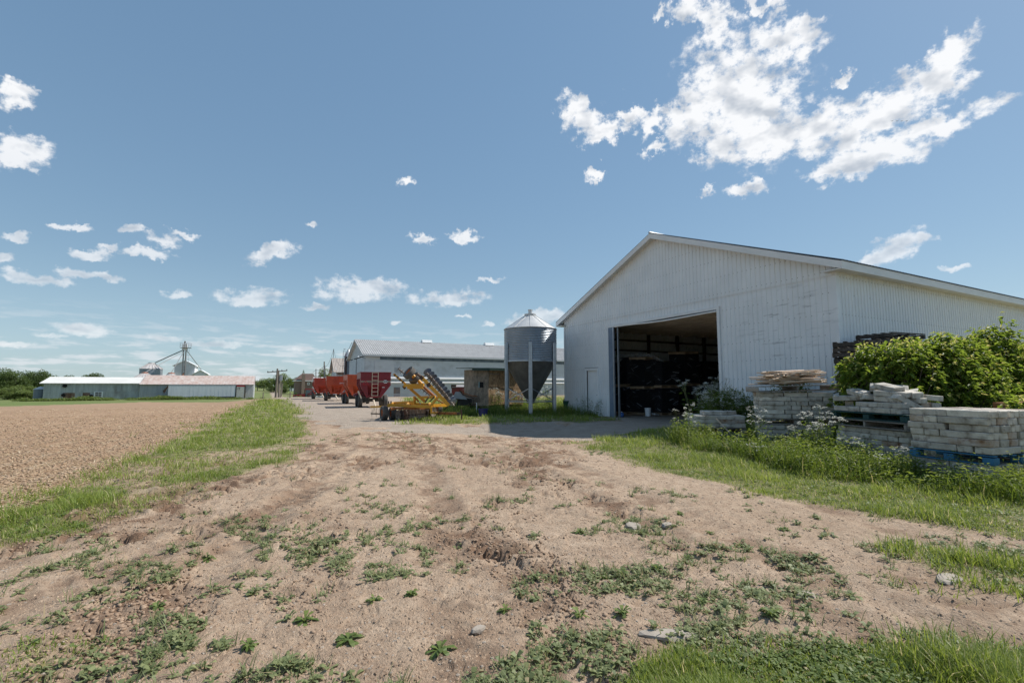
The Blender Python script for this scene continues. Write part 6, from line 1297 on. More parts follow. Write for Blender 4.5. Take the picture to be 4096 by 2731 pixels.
def scatter(n, r0=1.9, r1=60, az0=-24, az1=80, mix=.6):
    k = int(n * mix); ri = np.concatenate([1 / U(1 / r1, 1 / r0, k), np.exp(U(math.log(r0), math.log(r1), n - k))]); a = np.radians(U(az0, az1, n)); return ri * np.sin(a), ri * np.cos(a), ri
def gz_(x, y):  # height of the ground sheet at a point
    a = np.degrees(np.arctan2(x, y)); r_ = np.hypot(x, y); ia = np.clip(np.searchsorted(thin_cols, a) - 1, 0, na - 1); ir = np.clip(np.searchsorted(rs, r_) - 1, 0, nr - 2); f = np.clip((r_ - rs[ir]) / (rs[ir + 1] - rs[ir]), 0, 1)
    return GZ[ir, ia] * (1 - f) + GZ[ir + 1, ia] * f
def off_foot(x, y):
    k = np.ones(len(x), bool)
    for f in FOOT: k &= ~inpoly(x, y, f)
    k &= ~((x > BX - .12) & (y > BY0 - .1) & (y < BY1 + .1)); return k
def tufts(veg, x, y, r_, nb, Lm, Wk, spread=.04, lean=(.05, .75), tl=(0, .85), hfac=None):
    n = len(x); i = np.repeat(np.arange(n), nb); N = len(i); rr = r_[i]
    ox, oy = rng.normal(0, 1, N) * spread * (1 + rr / 18), rng.normal(0, 1, N) * spread * (1 + rr / 18)
    X, Y = x[i] + ox, y[i] + oy; L = U(*Lm, N) * (1 + np.clip(rr, 0, 50) / 45)
    if hfac is not None: L *= hfac[i]
    W = np.maximum(U(.0035, .0075, N) * Wk, rr * .00085)
    tt = np.clip(U(*tl, N) * .6 + .55 * (fbm(X, Y, .7, 3, 2.0) - .25), 0, .88); dead = rng.random(N) < .05; tt[dead] = 1
    veg.add(blades(np.stack([X, Y, gz_(X, Y) - .004], 1), U(0, 6.283, N), L, W, U(*lean, N), U(.0, .5, N), tt))
# lawns and verges
g = Veg(); x, y, r_ = scatter(150000); k = (lawn(x, y) > rng.random(len(x))) & off_foot(x, y); x, y, r_ = x[k], y[k], r_[k]
pk = rng.permutation(len(x))[:36000]; x, y, r_ = x[pk], y[pk], r_[pk]
tufts(g, x, y, r_, 6, (.035, .10), 1.0, hfac=.45 + 1.5 * ss(.35, .75, fbm(x, y, 1.8, 4, 63.0)))
tag(g.build('lawn_grass', grassm), 'short green grass of the verges and lawn patches', 'grass', kind='stuff')

# broad leaves that grow through the grass, and rosettes on the bare dirt
def rosettes(veg, x, y, r_, nl, Lm, ratio=.30, flat=(.55, 1.25), tl=(0, .8)):
    n = len(x); i = np.repeat(np.arange(n), nl); N = len(i); sc_ = U(.55, 1.15, n)[i]; a = U(0, 6.283, N); e = math.pi / 2 - U(*flat, N)
    d = np.stack([np.cos(a) * np.cos(e), np.sin(a) * np.cos(e), np.sin(e)], 1); L = U(*Lm, N) * sc_ * (1 + r_[i] / 60); W = np.maximum(L * U(ratio * .7, ratio * 1.3, N), r_[i] * .0011)
    X = x[i] + rng.normal(0, .012, N); Y = y[i] + rng.normal(0, .012, N)
    tt = np.clip(U(*tl, N) * .7 + .3 * rng.random(n)[i], 0, .85); tt[rng.random(N) < .04] = 1
    veg.add(leaves6(np.stack([X, Y, gz_(X, Y) + .002], 1), d, L, W, tt, droop=.35))
g = Veg(); pk = rng.random(len(x)) < .22 + .2 * ss(.5, .62, fbm(x, y, 1.1, 3, 83.0)); rosettes(g, x[pk] + .02, y[pk] + .03, r_[pk], 6, (.03, .075), .24); 
tag(g.build('lawn_weeds', weedm), 'broad green weed leaves growing through the grass', 'weeds', kind='stuff')
x, y, r_ = scatter(60000, 1.9, 26)
dn_ = fbm(x, y, .55, 3, 33.0) * .35 + fbm(x, y, 2.4, 4, 44.0) * .65 + .06 * ss(1, 7, x - .4 * y) + .05 * ss(6, 2.5, r_) - .05 * ss(9, 18, r_)
k = (rng.random(len(x)) < ss(.47, .76, dn_) * .30) & (lawn(x, y) < .2) & ~inpoly(x, y, FIELD) & ~inpoly(x, y, GRAVEL) & (y < 16); x, y, r_ = x[k], y[k], r_[k]
pk = rng.permutation(len(x))[:3300]; x, y, r_ = x[pk], y[pk], r_[pk]
g = Veg(); rosettes(g, x, y, r_, 11, (.025, .075), .34, (.6, 1.4)); g2_ = rng.random(len(x)) < .35; tufts(g, x[g2_], y[g2_], r_[g2_], 9, (.04, .11), 1.0, .025, (.1, .9))
tag(g.build('dirt_weeds', dustym), 'scattered dusty weeds and grass tufts growing in the bare dirt', 'weeds', kind='stuff')
# larger single rosettes on the dirt
big = [(945, 1370), (1430, 1320), (860, 1380), (1385, 1325), (1430, 1415), (1615, 1390), (1330, 1415), (1580, 1275), (1630, 1225), (1330, 1225), (700, 1430), (800, 1470), (570, 1490), (360, 1390), (185, 1370), (480, 1275), (1770, 1420), (1510, 1310), (1700, 1250), (1800, 1215), (1560, 1180), (1850, 1405), (1160, 1400), (1010, 1490)]
rb = random.Random(9); RM = []
for k in range(4):
    v = Veg(); n = 22; a = np.linspace(0, 12.566, n, False) + U(-.4, .4, n); e = U(.08, .9, n); d = np.stack([np.cos(a) * np.cos(e), np.sin(a) * np.cos(e), np.sin(e)], 1); v.add(leaves6(np.zeros((n, 3)) + [0, 0, .004], d, U(.035, .095, n), U(.016, .03, n), U(0, .8, n), .4))
    RM.append(v.mesh('rosette', weedm))
for k, (xx, yy) in enumerate(big):
    q = gD(xx, yy); e = empty('weed_rosette', (q[0], q[1], float(gz_(np.array([q[0]]), np.array([q[1]]))[0])), rb.uniform(0, 6), 'leafy green weed rosette spread flat on the bare dirt', 'weed', 'weed rosettes on the dirt'); e.scale = (rb.uniform(.7, 1.25),) * 3; link('leaves', RM[k % 4], e)
# straw and clods
g = Veg(); x, y, r_ = scatter(100000, 3, 45, -26, 8); k = inpoly(x, y, FIELD); x, y, r_ = x[k][:15000], y[k][:15000], r_[k][:15000]; N = len(x)
a = U(0, 6.283, N); d = np.stack([np.cos(a), np.sin(a), U(-.05, .25, N)], 1); g.add(leaves(np.stack([x, y, gz_(x, y) + .012], 1), d, U(.05, .20, N) * (1 + r_ / 60), np.maximum(U(.008, .02, N), r_ * .0008), U(0, 1, N), .02, .1))
strawm = leafmat('straw', (.36, .26, .15), (.58, .46, .31), (.66, .56, .42), trans=.15, rough=.8)
tag(g.build('straw_litter', strawm), 'pale broken corn stalks and straw strewn over the tilled field', 'straw', kind='stuff')
def lumps(x, y, z, size, seed):
    r = np.random.default_rng(seed); n = len(x); ph = (1 + 5 ** .5) / 2; base = np.array([(-1, ph, 0), (1, ph, 0), (-1, -ph, 0), (1, -ph, 0), (0, -1, ph), (0, 1, ph), (0, -1, -ph), (0, 1, -ph), (ph, 0, -1), (ph, 0, 1), (-ph, 0, -1), (-ph, 0, 1)], float) / 1.9; f = np.array([(0, 11, 5), (0, 5, 1), (0, 1, 7), (0, 7, 10), (0, 10, 11), (1, 5, 9), (5, 11, 4), (11, 10, 2), (10, 7, 6), (7, 1, 8), (3, 9, 4), (3, 4, 2), (3, 2, 6), (3, 6, 8), (3, 8, 9), (4, 9, 5), (2, 4, 11), (6, 2, 10), (8, 6, 7), (9, 8, 1)])
    a = r.uniform(0, 6.283, n); c, s = np.cos(a)[:, None], np.sin(a)[:, None]; B = base[None] * r.uniform(.65, 1.3, (n, 12, 1)) * (size[:, None, None] * np.array([1.25, .85, .62])); bx_ = B[..., 0] * c - B[..., 1] * s; by_ = B[..., 0] * s + B[..., 1] * c
    V = np.stack([bx_ + x[:, None], by_ + y[:, None], B[..., 2] + z[:, None] + size[:, None] * .15], -1).reshape(-1, 3); T = (f[None] + (np.arange(n) * 12)[:, None, None]).reshape(-1, 3); return V, T
clodm = mat('soil_clod', (.23, .155, .105), (.33, .235, .165), rough=1, scale=12, coords='Object'); fclod = mat('field_clod', (.29, .20, .135), (.37, .265, .18), rough=1, scale=9)
x, y, r_ = scatter(130000, 1.9, 24); ch = fbm(x * 1.0, y * .55, .8, 4, 12.0) * .75 + fbm(x, y, .17, 3, 77.0) * .35 - .03; k = (ch - .12 * ss(1.5, 4.5, x - .55 * y + 1.5) > .44 + .16 * rng.random(len(x))) & (lawn(x, y) < .5) & ~inpoly(x, y, FIELD) & ~inpoly(x, y, GRAVEL); x, y = x[k][:12000], y[k][:12000]
V, T = lumps(x, y, gz_(x, y), np.exp(U(math.log(.005), math.log(.018), len(x))), 5); tag(np_mesh('soil_clods', V, T, clodm, smooth=True), 'loose brown soil clods along the wheel marks', 'soil', kind='stuff')
x, y, r_ = scatter(110000, 3, 32, -26, 6); k = inpoly(x, y, FIELD); x, y = x[k][:15000], y[k][:15000]; V, T = lumps(x, y, gz_(x, y), np.exp(U(math.log(.009), math.log(.036), len(x))), 6); tag(np_mesh('field_clods', V, T, fclod, smooth=True), 'turned brown clods of the tilled field', 'soil', kind='stuff')
crumbm = mat('soil_crumb', (.25, .17, .115), (.40, .30, .215), rough=1, scale=3)
x, y, r_ = scatter(46000, 1.9, 15, mix=.75); k = ~inpoly(x, y, FIELD) & (lawn(x, y) < .3) & (y < 15); x, y, r_ = x[k][:24000], y[k][:24000], r_[k][:24000]
_n = len(x); _o = np.array([[1, 0, 0], [-1, 0, 0], [0, 1, 0], [0, -1, 0], [0, 0, 1], [0, 0, -.4]]); _f = np.array([[0, 2, 4], [2, 1, 4], [1, 3, 4], [3, 0, 4]]); _sz = np.exp(U(math.log(.003), math.log(.010), _n)) * (1 + r_ / 12); _a = U(0, 6.283, _n); _B = _o[None] * U(.5, 1.4, (_n, 6, 1)) * (_sz[:, None, None] * np.array([1.3, .8, .7]))
_V = np.stack([_B[..., 0] * np.cos(_a)[:, None] - _B[..., 1] * np.sin(_a)[:, None] + x[:, None], _B[..., 0] * np.sin(_a)[:, None] + _B[..., 1] * np.cos(_a)[:, None] + y[:, None], _B[..., 2] + gz_(x, y)[:, None]], -1).reshape(-1, 3)
tag(np_mesh('soil_crumbs', _V, (_f[None] + (np.arange(_n) * 6)[:, None, None]).reshape(-1, 3), crumbm), 'fine crumbs of dry soil strewn over the yard', 'soil', kind='stuff')
pebm = mat('pale_pebble', (.36, .31, .26), (.26, .22, .18), rough=.9, scale=20); x, y, r_ = scatter(9000, 2, 30); k = ~inpoly(x, y, FIELD) & (lawn(x, y) < .3); x, y, r_ = x[k][:3500], y[k][:3500], r_[k][:3500]; V, T = lumps(x, y, gz_(x, y) - .002, np.exp(U(math.log(.003), math.log(.010), len(x))) * (1 + r_ / 30), 8); tag(np_mesh('pebbles', V, T, pebm), 'small pale pebbles scattered over the yard', 'pebbles', kind='stuff')
stonem = mat('pale_limestone', (.36, .315, .265), (.27, .23, .19), rough=.9, scale=9, bump=.3)
for sx_, sy_, d_, rz, lab in ((2668, 2105, (.16, .10, .05), .3, 'pale flat stone lying alone on the dirt right of centre'), (2680, 2543, (.36, .13, .03), -.6, 'white flat slab of broken stone in the foreground'), (3225, 2385, (.16, .10, .03), .2, 'half buried pale stone among the weeds at right'), (3800, 2320, (.26, .15, .035), .1, 'pale stone half buried beside the grass strip at right'), (2530, 2108, (.22, .16, .05), .8, 'low whitish stone left of the lone flat stone'), (1915, 2520, (.10, .06, .03), .3, 'small light stone in the middle foreground')):
    q = gp(sx_, sy_); bm = bmesh.new(); bmesh.ops.create_icosphere(bm, subdivisions=2, radius=.5); rr = random.Random(sx_)
    for v in bm.verts: v.co = Vector((v.co.x * d_[0] * rr.uniform(.8, 1.15), v.co.y * d_[1] * rr.uniform(.8, 1.15), max(-.3, min(.32, v.co.z)) * d_[2] * 1.6))
    me = bpy.data.meshes.new('stone'); bm.to_mesh(me); bm.free(); me.materials.append(stonem); o = link('stone', me, None, (q[0], q[1], q[2] + d_[2] * .2), (0, 0, rz)); tag(o, lab, 'stone')

# ------------------------------------------------------------------ tall weeds round the stacks, the bin and the barn foot
TALL = [gD(1520, 1012), gD(1600, 1034), gD(1740, 1062), gD(1880, 1100), gD(2050, 1118), gD(2200, 1146), gD(2330, 1158), gD(2420, 1160), (10.5, 1.2), (13, 3.2), (14.3, 6.0), (14.3, 10.6), (12.2, 10.9)]
def near_edge(x, y, k): # lower towards the mown edge
    return k
def tall(veg, poly, n, Lm, nb, herb=.5, bounds=None):
    xs, ys = [p[0] for p in poly], [p[1] for p in poly]; x = U(min(xs), max(xs), n); y = U(min(ys), max(ys), n); k = inpoly(*warp(x, y, .3), poly) & off_foot(x, y); x, y = x[k], y[k]; r_ = np.hypot(x, y); hf = .55 + .9 * ss(.3, .7, fbm(x, y, .9, 3, 14.0))
    tufts(veg, x, y, r_ * .6, nb, Lm, 1.6, .05, (.02, .45), (0, .9), hf)
    m_ = rng.random(len(x)) < herb; hx, hy, hh = x[m_], y[m_], hf[m_]; n2 = len(hx); nl = 16; i = np.repeat(np.arange(n2), nl); N = len(i); t = U(.1, 1, N); H = (U(.14, .44, n2) * hh)[i]
    a = U(0, 6.283, N); e = U(-.3, .6, N); d = np.stack([np.cos(a) * np.cos(e), np.sin(a) * np.cos(e), np.sin(e)], 1); p = np.stack([hx[i] + rng.normal(0, .06, N), hy[i] + rng.normal(0, .06, N), gz_(hx[i], hy[i]) + t * H], 1)
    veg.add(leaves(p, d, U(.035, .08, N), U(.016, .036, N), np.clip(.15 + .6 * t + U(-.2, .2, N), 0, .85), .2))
g = Veg(); tall(g, TALL, 9500, (.09, .32), 7, .5); tag(g.build('tall_weeds', tallm), 'tall grass and leafy weeds round the block stacks', 'weeds', kind='stuff')
SIL2 = [gD(1000, 962), gD(1105, 955), gD(1180, 957), gD(1290, 957), gD(1405, 955), (14.45, 18.2), (14.45, 22.2), (18, 22.5), (18, 33), (11, 33), (9.5, 26.5)]
g = Veg(); tall(g, SIL2, 6500, (.12, .38), 7, .45); tag(g.build('bin_weeds', tallm), 'tall grass and weeds round the feed bin and hut', 'weeds', kind='stuff')
FARW = [(float(onY(90, 1600, 128)[0]), 126.5), (float(onY(1000, 1600, 131)[0]), 131.0), (float(onY(1010, 1600, 134)[0]), 133.5), (float(onY(640, 1600, 133)[0]), 133), (float(onY(100, 1600, 133)[0]), 131)]
v = Veg(); n = 2600; xs = U(FARW[0][0] - 2, 0, n); ys = U(127.5, 132, n); k = (fbm(xs, ys, .22, 3, 5.0) > .50 - .08 * (xs > -18)); xs, ys = xs[k], ys[k]; nl = 9; i = np.repeat(np.arange(len(xs)), nl); N = len(i); a = U(0, 6.283, N); e = U(-.2, 1.2, N); d = np.stack([np.cos(a) * np.cos(e), np.sin(a) * np.cos(e), np.sin(e)], 1)
hh = (.1 + 1.3 * np.clip(fbm(xs, ys, .3, 2, 8.0) - .25, 0, 1))[i]; v.add(leaves(np.stack([xs[i] + rng.normal(0, .3, N), ys[i] + rng.normal(0, .3, N), terrain(xs[i], ys[i]) + U(0, 1, N) * hh], 1), d, U(.2, .45, N), U(.10, .22, N), U(0, .9, N)))
tag(v.build('field_edge_weeds', weedm), 'bushy green weeds along the far field edge before the sheds', 'weeds', kind='stuff')

def stalks(mb, pts_r):
    for pts, r in pts_r: mb.path(pts, r, 5)
def parsley(h, seed):
    r = random.Random(seed); st = MB(); lv = Veg(); fl = Veg(); P = []; D = []; FL = []
    for s in range(r.randint(3, 5)):
        a = r.uniform(0, 6.28); lean = r.uniform(.1, .3); top = Vector((math.cos(a) * lean * h, math.sin(a) * lean * h, h * r.uniform(.75, 1.05))); mid = top * .55 + Vector((0, 0, .04)); st.path([(0, 0, 0), tuple(mid), tuple(top)], [.006, .005, .003], 5)
        for b in range(r.randint(3, 5)):
            a2 = r.uniform(0, 6.28); u = top + Vector((math.cos(a2) * .11, math.sin(a2) * .11, r.uniform(.02, .12))); base = mid.lerp(top, r.uniform(.5, 1)); st.path([tuple(base), tuple(u)], [.003, .002], 4)
            tl_ = r.uniform(-.7, .7)
            for q in range(22): t = r.uniform(0, 6.28); rr = .048 * math.sqrt(r.random()); FL.append((u.x + rr * math.cos(t), u.y + rr * math.sin(t), u.z + .012 - rr * .25 + rr * tl_ * math.cos(t) + r.uniform(-.01, .01)))
        for b in range(24): t = r.uniform(.08, .9); p = mid * (t / .55) if t < .55 else mid.lerp(top, (t - .55) / .45); a2 = r.uniform(0, 6.28); P.append((p.x + .05 * math.cos(a2), p.y + .05 * math.sin(a2), p.z)); e = r.uniform(-.2, .5); D.append((math.cos(a2) * math.cos(e), math.sin(a2) * math.cos(e), math.sin(e)))
    n = len(P); lv.add(leaves(np.array(P), np.array(D), U(.06, .13, n), U(.025, .05, n), U(0, .7, n), .2)); n = len(FL); a = U(0, 6.283, n); fl.add(leaves(np.array(FL), np.stack([np.cos(a), np.sin(a), U(-.1, .3, n)], 1), U(.013, .024, n), U(.012, .022, n), U(0, 1, n), .05))
    return st.mesh('stems', stemm), lv.mesh('leaves', tallm), fl.mesh('flowers', whitef)
PV = [parsley(.85 + .1 * k, k) for k in range(4)]
pr_ = random.Random(21)
def put_parsley(x, y, s, lab, grp):
    e = empty('cow_parsley', (x, y, 0), pr_.uniform(0, 6.28), lab, 'wildflower', grp); s *= .8; e.scale = (s, s, s); st, lv, fl = pr_.choice(PV); link('stems', st, e); link('leaves', lv, e); link('flowers', fl, e)
for sxp, d, s in ((2742, 11.6, 1.0), (2760, 11.2, .8), (2715, 11.9, .85), (2830, 13.6, 1.25), (2985, 10.9, 1.1), (3010, 10.6, 1.0), (3035, 10.4, .9), (3175, 9.4, .75), (3225, 9.1, .95), (3262, 8.9, 1.05), (3285, 9.0, 1.1), (3305, 8.8, .95), (3240, 9.3, .9), (3395, 8.2, .7), (3005, 9.0, .45), (3025, 8.8, .35), (3560, 7.2, .6), (3510, 7.3, .5)):
    x, y = stk_loc(sxp, d); put_parsley(x, y, s, 'white flowering cow parsley growing beside the concrete block stacks', 'cow parsley by the block stacks')
for k in range(24):
    sxp = pr_.uniform(2765, 3045); d = pr_.uniform(13.6, 15.4); x, y = stk_loc(sxp, d)
    if x < 14.2: put_parsley(x, y, pr_.uniform(1.15, 1.75), 'tall white flowering cow parsley thicket against the barn front', 'cow parsley thicket by the doorway')
for k in range(16):
    sxp = pr_.choice((pr_.uniform(2040, 2110), pr_.uniform(2135, 2220), pr_.uniform(1960, 2010))); d = pr_.uniform(25.5, 28); x, y = stk_loc(sxp, d); put_parsley(x, y, pr_.uniform(1.1, 1.6), 'white flowering cow parsley growing round the feed bin legs', 'cow parsley round the feed bin')
for sxp, d in ((2345, 23.3), (2362, 23.0), (2380, 22.8), (2320, 23.8), (2398, 22.6)):
    x, y = stk_loc(sxp, d); put_parsley(min(x, 14.2), y, 1.0, 'thin cow parsley growing before the white man door', 'cow parsley before the man door')

# ------------------------------------------------------------------ shrubs
def shrub(c, rad, H, nshoot, label, seed, m=bushm, name='box_elder_shrub', cat='shrub', group=None, ll=(.085, .155), tall_shoots=0):
    global rng
    e = empty(name, (c[0], c[1], 0), 0, label, cat, group); rr = np.random.default_rng(seed); st = MB(); v = Veg()
    n = nshoot; a = rr.uniform(0, 6.283, n); q = np.sqrt(rr.uniform(.02, 1, n)); bx_ = rad[0] * q * np.cos(a); by_ = rad[1] * q * np.sin(a)
    top = H * np.sqrt(np.clip(1 - .82 * q ** 2.4, .05, 1)) * (.80 + .42 * fbm(bx_ + c[0], by_ + c[1], .9, 3, seed)); tz = top * np.where(rr.random(n) < .55, rr.uniform(.88, 1.0, n), rr.uniform(.2, .9, n))
    if tall_shoots: tz[:tall_shoots] = top[:tall_shoots] * rr.uniform(1.12, 1.3, tall_shoots); 
    out = np.stack([bx_ / rad[0], by_ / rad[1], np.zeros(n)], 1) * .55 + rr.normal(0, .25, (n, 3)); out[:, 2] = rr.uniform(.5, 1.1, n); out /= np.linalg.norm(out, axis=1, keepdims=True)
    tip = np.stack([bx_, by_, tz], 1); Ls = rr.uniform(.35, .65, n)
    for k in range(0, n, 5): b = tip[k] - out[k] * Ls[k]; st.path([(b[0] * .5, b[1] * .5, max(0, b[2] * .3)), tuple(b), tuple(tip[k])], [.014, .009, .004], 4)
    for node in range(6):
        t = 1 - node * .17; P0 = tip - out * (Ls * (1 - t))[:, None]
        for side in range(2):
            aa = rr.uniform(0, 6.283, n); pd = np.stack([np.cos(aa), np.sin(aa), rr.uniform(.0, .55, n)], 1); pd /= np.linalg.norm(pd, axis=1, keepdims=True); pl_ = rr.uniform(.06, .12, n) * (.5 if node == 0 else 1)
            for lf in range(3 if node else 2):
                sp_ = rr.normal(0, .45, (n, 3)); d = pd + sp_; d[:, 2] -= .25; d /= np.linalg.norm(d, axis=1, keepdims=True); L = rr.uniform(*ll, n) * (.62 if node == 0 else 1)
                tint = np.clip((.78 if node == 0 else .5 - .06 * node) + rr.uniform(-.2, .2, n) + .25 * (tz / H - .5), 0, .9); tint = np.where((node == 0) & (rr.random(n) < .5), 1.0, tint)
                v.add(leaves(P0 + pd * pl_[:, None], d, L, L * rr.uniform(.42, .62, n), tint, .25, .18))
    st.build('stems', barkm, e); v.build('foliage', m, e); return e
shrub((11.9, 5.35), (1.15, 1.0), 2.35, 420, 'leafy green shrub with pale shoot tips before the barn corner pallets', 1)
shrub((13.3, 5.0), (1.5, 1.2), 2.55, 620, 'broad leafy green shrub in the middle of the hedge by the barn', 2)
shrub((15.3, 4.9), (1.4, 1.2), 2.6, 520, 'green shrub with two tall shoots standing above the hedge', 3, tall_shoots=3)
shrub((17.6, 4.2), (1.7, 1.5), 2.95, 560, 'leafy green shrub at the right edge of the picture', 4)
shrub((12.6, 2.9), (1.6, 1.0), 1.35, 420, 'low leafy shrub behind the rightmost block stack', 5)
shrub((13.9, 8.75), (.5, .75), 1.75, 120, 'small dark shrub against the barn front behind the lath pile', 6, m=tallm, ll=(.06, .1))
shrub((13.3, 10.2), (.8, .9), 1.45, 160, 'low dark green bush beside the barn doorway', 8, m=tallm, ll=(.05, .09))

# ------------------------------------------------------------------ distant trees
def crown(kind, seed):
    rr = np.random.default_rng(seed); v = Veg(); n = 2600
    if kind == 'con':
        z = 1 - np.sqrt(rr.uniform(0, 1, n)); a = rr.uniform(0, 6.283, n); r_ = .30 * (1 - z) ** .9 * np.sqrt(rr.uniform(.2, 1, n)) * (.75 + .4 * np.sin(a * 5 + z * 40)); P = np.stack([r_ * np.cos(a), r_ * np.sin(a), .08 + .92 * z], 1); d = np.stack([np.cos(a), np.sin(a), np.full(n, -.25)], 1)
    else:
        nlob = 13; cz = rr.uniform(.34, .84, nlob); ca = rr.uniform(0, 6.283, nlob); cr = rr.uniform(.05, .33, nlob) * (1.15 - .5 * np.abs(cz - .55)); cs = rr.uniform(.12, .22, nlob); k = rr.integers(0, nlob, n); w_ = rr.normal(0, 1, (n, 3)); w_ /= np.linalg.norm(w_, axis=1, keepdims=True); w_ *= (rr.uniform(.35, 1, n) ** .5)[:, None]
        P = np.stack([cr[k] * np.cos(ca[k]) + w_[:, 0] * cs[k], cr[k] * np.sin(ca[k]) + w_[:, 1] * cs[k], cz[k] + w_[:, 2] * cs[k] * .8], 1); d = w_ + rr.normal(0, .6, (n, 3))
        if kind == 'bush': P[:, 2] = (P[:, 2] - .2) * 1.15
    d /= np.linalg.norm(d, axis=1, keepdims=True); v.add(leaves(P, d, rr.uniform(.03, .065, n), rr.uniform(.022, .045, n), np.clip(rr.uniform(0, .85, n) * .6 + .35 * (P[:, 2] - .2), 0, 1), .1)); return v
CR = {}
for kd, sd in (('a', 1), ('a', 2), ('a', 3), ('a', 4), ('bush', 5), ('bush', 6), ('con', 7)):
    for mm in (treem, treel): CR[(kd, sd, mm.name)] = crown(kd, sd).mesh('crown', mm)
tk_ = MB().path([(0, 0, -.05), (.01, 0, .2), (-.01, .01, .45), (.01, 0, .75)], [.028, .02, .014, .005], 7); 
for a in (.5, 2.2, 4.0, 5.4): tk_.path([(0, 0, .3), (.14 * math.cos(a), .14 * math.sin(a), .55)], [.012, .004], 5)
tk_ = tk_.mesh('trunk', barkm)
def tree(sxp, ytop, Y, wpx, label, kd='a', m=treem, name='broadleaf_tree', group=None):
    b = onY(sxp, 1560, Y); t = onY(sxp, ytop, Y); z0 = float(terrain(b[0], Y)); H = float(t[2]) - z0; wd = wpx / 1903.6 * Y * .9
    e = empty(name, (b[0], Y, z0), random.uniform(0, 6.28), label, 'tree' if kd != 'bush' else 'bush', group); e.scale = (wd / .62, wd / .62, H / .98)
    sd = {'a': random.choice((1, 2, 3, 4)), 'bush': random.choice((5, 6)), 'con': 7}[kd]; link('crown', CR[(kd, sd, m.name)], e); link('trunk', tk_, e)
GL = 'trees behind the rusty shed on the left'
for k, (sx_, yt, Y, wp) in enumerate(((-25, 1470, 185, 75), (18, 1468, 180, 70), (58, 1482, 175, 60), (95, 1472, 190, 62), (128, 1476, 200, 50), (155, 1466, 185, 44), (188, 1484, 195, 52), (212, 1494, 200, 40))):
    tree(sx_, yt, Y, wp, ['dark green tree at the left edge of the picture', 'dark broad tree second from the left edge', 'dark green tree third from the left edge', 'dark tree fourth from the left edge, level crown', 'gappy dark tree left of the tall thin one', 'tallest thin tree above the left end of the rusty shed', 'mid green tree just left of the rusty shed roof', 'rounded dark tree touching the rusty shed roof'][k], 'a', treem, group=GL)
for k, (sx_, yt, Y, wp) in enumerate(((-10, 1548, 150, 60), (35, 1546, 150, 60), (85, 1530, 152, 56), (128, 1534, 156, 48), (60, 1560, 146, 50), (110, 1556, 146, 50), (150, 1562, 148, 40))):
    tree(sx_, yt, Y, wp, ['leftmost bright green bush before the trees', 'bright green bush second from the left edge', 'highest bright green bush before the trees', 'bright green bush right of the highest one', 'low bright bush in the middle of the left thicket', 'low bright bush below the highest one', 'low bush just left of the grey tank'][k], 'bush', treel, 'leafy_bush', 'bright bushes on the left')
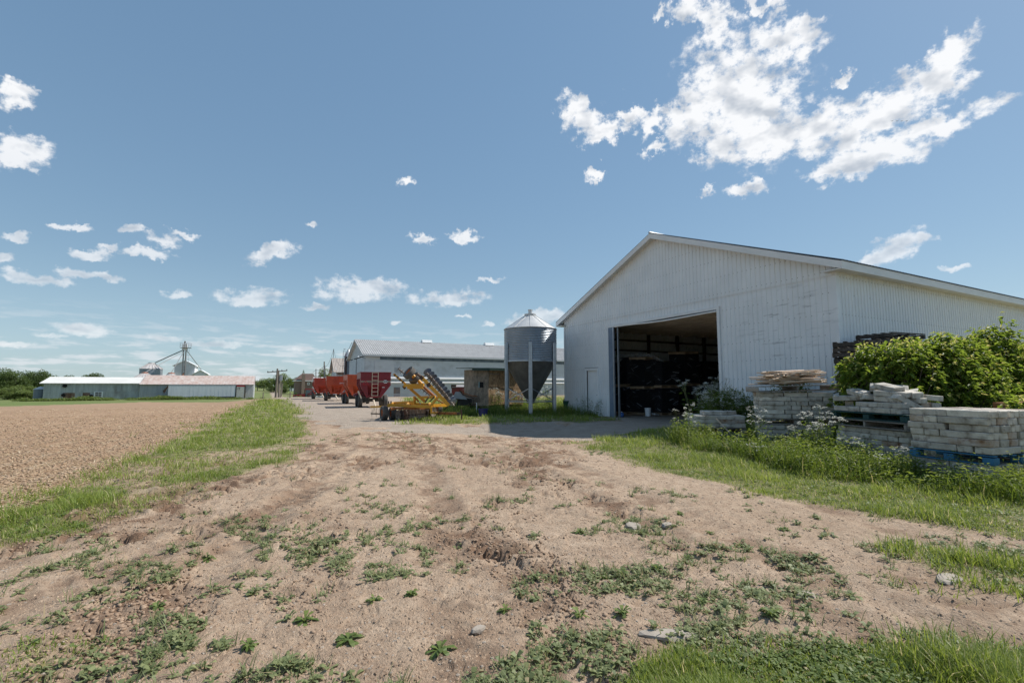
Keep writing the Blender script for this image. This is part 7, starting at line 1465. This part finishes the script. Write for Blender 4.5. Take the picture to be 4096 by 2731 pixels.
for k, (sx_, yt, Y, wp, kd, m, lab) in enumerate(((270, 1499, 320, 26, 'a', treem, 'tiny lone tree above the white roof, left one'), (348, 1497, 330, 34, 'a', treem, 'left half of the far rounded tree pair above the white roof'), (374, 1490, 330, 44, 'a', treem, 'right half of the far rounded tree pair above the white roof'), (422, 1504, 340, 22, 'a', treem, 'tiny lone tree left of the grain bins'), (990, 1502, 300, 24, 'a', treem, 'small tree top above the right end of the rusting roof'), (958, 1503, 320, 16, 'a', treem, 'tiny tree top above the rusting roof'),
        (1030, 1520, 290, 34, 'a', treel, 'pale tree just right of the ribbed shed'), (1055, 1508, 300, 44, 'a', treel, 'pale willow like tree second right of the ribbed shed'), (1085, 1510, 290, 44, 'a', treel, 'pale tree left of the utility poles'), (1096, 1534, 250, 44, 'bush', treem, 'dark low bush behind the utility pole feet'), (1112, 1490, 270, 30, 'a', treem, 'dark tree directly behind the utility poles'), (1142, 1491, 240, 46, 'a', treel, 'tall mid green tree just right of the utility poles'), (1166, 1512, 280, 36, 'a', treem, 'dark tree between the tall green tree and the house'), (1182, 1503, 300, 30, 'a', treem, 'dark tree behind the left side of the brick house'), (1140, 1538, 225, 30, 'bush', treem, 'round bush at the foot of the tall mid green tree'),
        (1211, 1477, 250, 26, 'con', treem, 'dark spruce standing behind the brick house roof'), (1283, 1470, 160, 44, 'a', treel, 'pale gappy tree behind the twin utility pole'), (1318, 1488, 165, 36, 'a', treel, 'pale tree left of the steep shed'), (1183, 1562, 118, 16, 'bush', treem, 'dark round bush at the crest of the lane'), (1195, 1578, 105, 22, 'bush', treel, 'pale low bush before the tractor nose'))):
    tree(sx_, yt, Y, wp, lab, kd, m, 'spruce' if kd == 'con' else 'broadleaf_tree' if kd == 'a' else 'leafy_bush', 'distant trees')
# far wood along the horizon
v = Veg(); n = 9000; xs = U(-420, 700, n); ys = U(560, 640, n); hh = 3 + 7 * fbm(xs, ys * .2, .02, 4, 6.0); a = U(0, 6.283, n); d = np.stack([np.cos(a), np.sin(a), U(-.3, .8, n)], 1); v.add(leaves(np.stack([xs, ys, terrain(xs, ys) + U(0, 1, n) * hh], 1), d / np.linalg.norm(d, axis=1, keepdims=True), U(2, 4, n), U(1.2, 2.6, n), U(0, .8, n)))
tag(v.build('far_wood', treem), 'low dark line of woods along the horizon', 'woods', kind='stuff')
# birds
birdm = mat('dark_bird', (.02, .02, .02), rough=.8)
for k, sxp in enumerate((3569, 3588, 3607, 3627)):
    p = at(sxp, 485, 160); q = MB(); q.lathe([(0, -.22), (.07, -.08), (.08, .05), (.03, .2), (0, .26)], 8, (0, 0, 0), (1, 0, 0)); q.add([(-.08, .03, .02), (.1, .03, .02), (.02, .45, .16), (-.08, .42, .15)], [(0, 1, 2, 3)]); q.add([(-.08, -.03, .02), (.1, -.03, .02), (.02, -.45, .16), (-.08, -.42, .15)], [(3, 2, 1, 0)]); q.add([(-.2, 0, .0), (-.34, .07, 0), (-.34, -.07, 0)], [(0, 1, 2)])
    o = q.build('bird', birdm); o.location = tuple(float(v_) for v_ in p); o.rotation_euler.z = .4; tag(o, ['leftmost', 'second', 'third', 'rightmost'][k] + ' of four small dark birds against the big cloud', 'bird', 'flying birds')
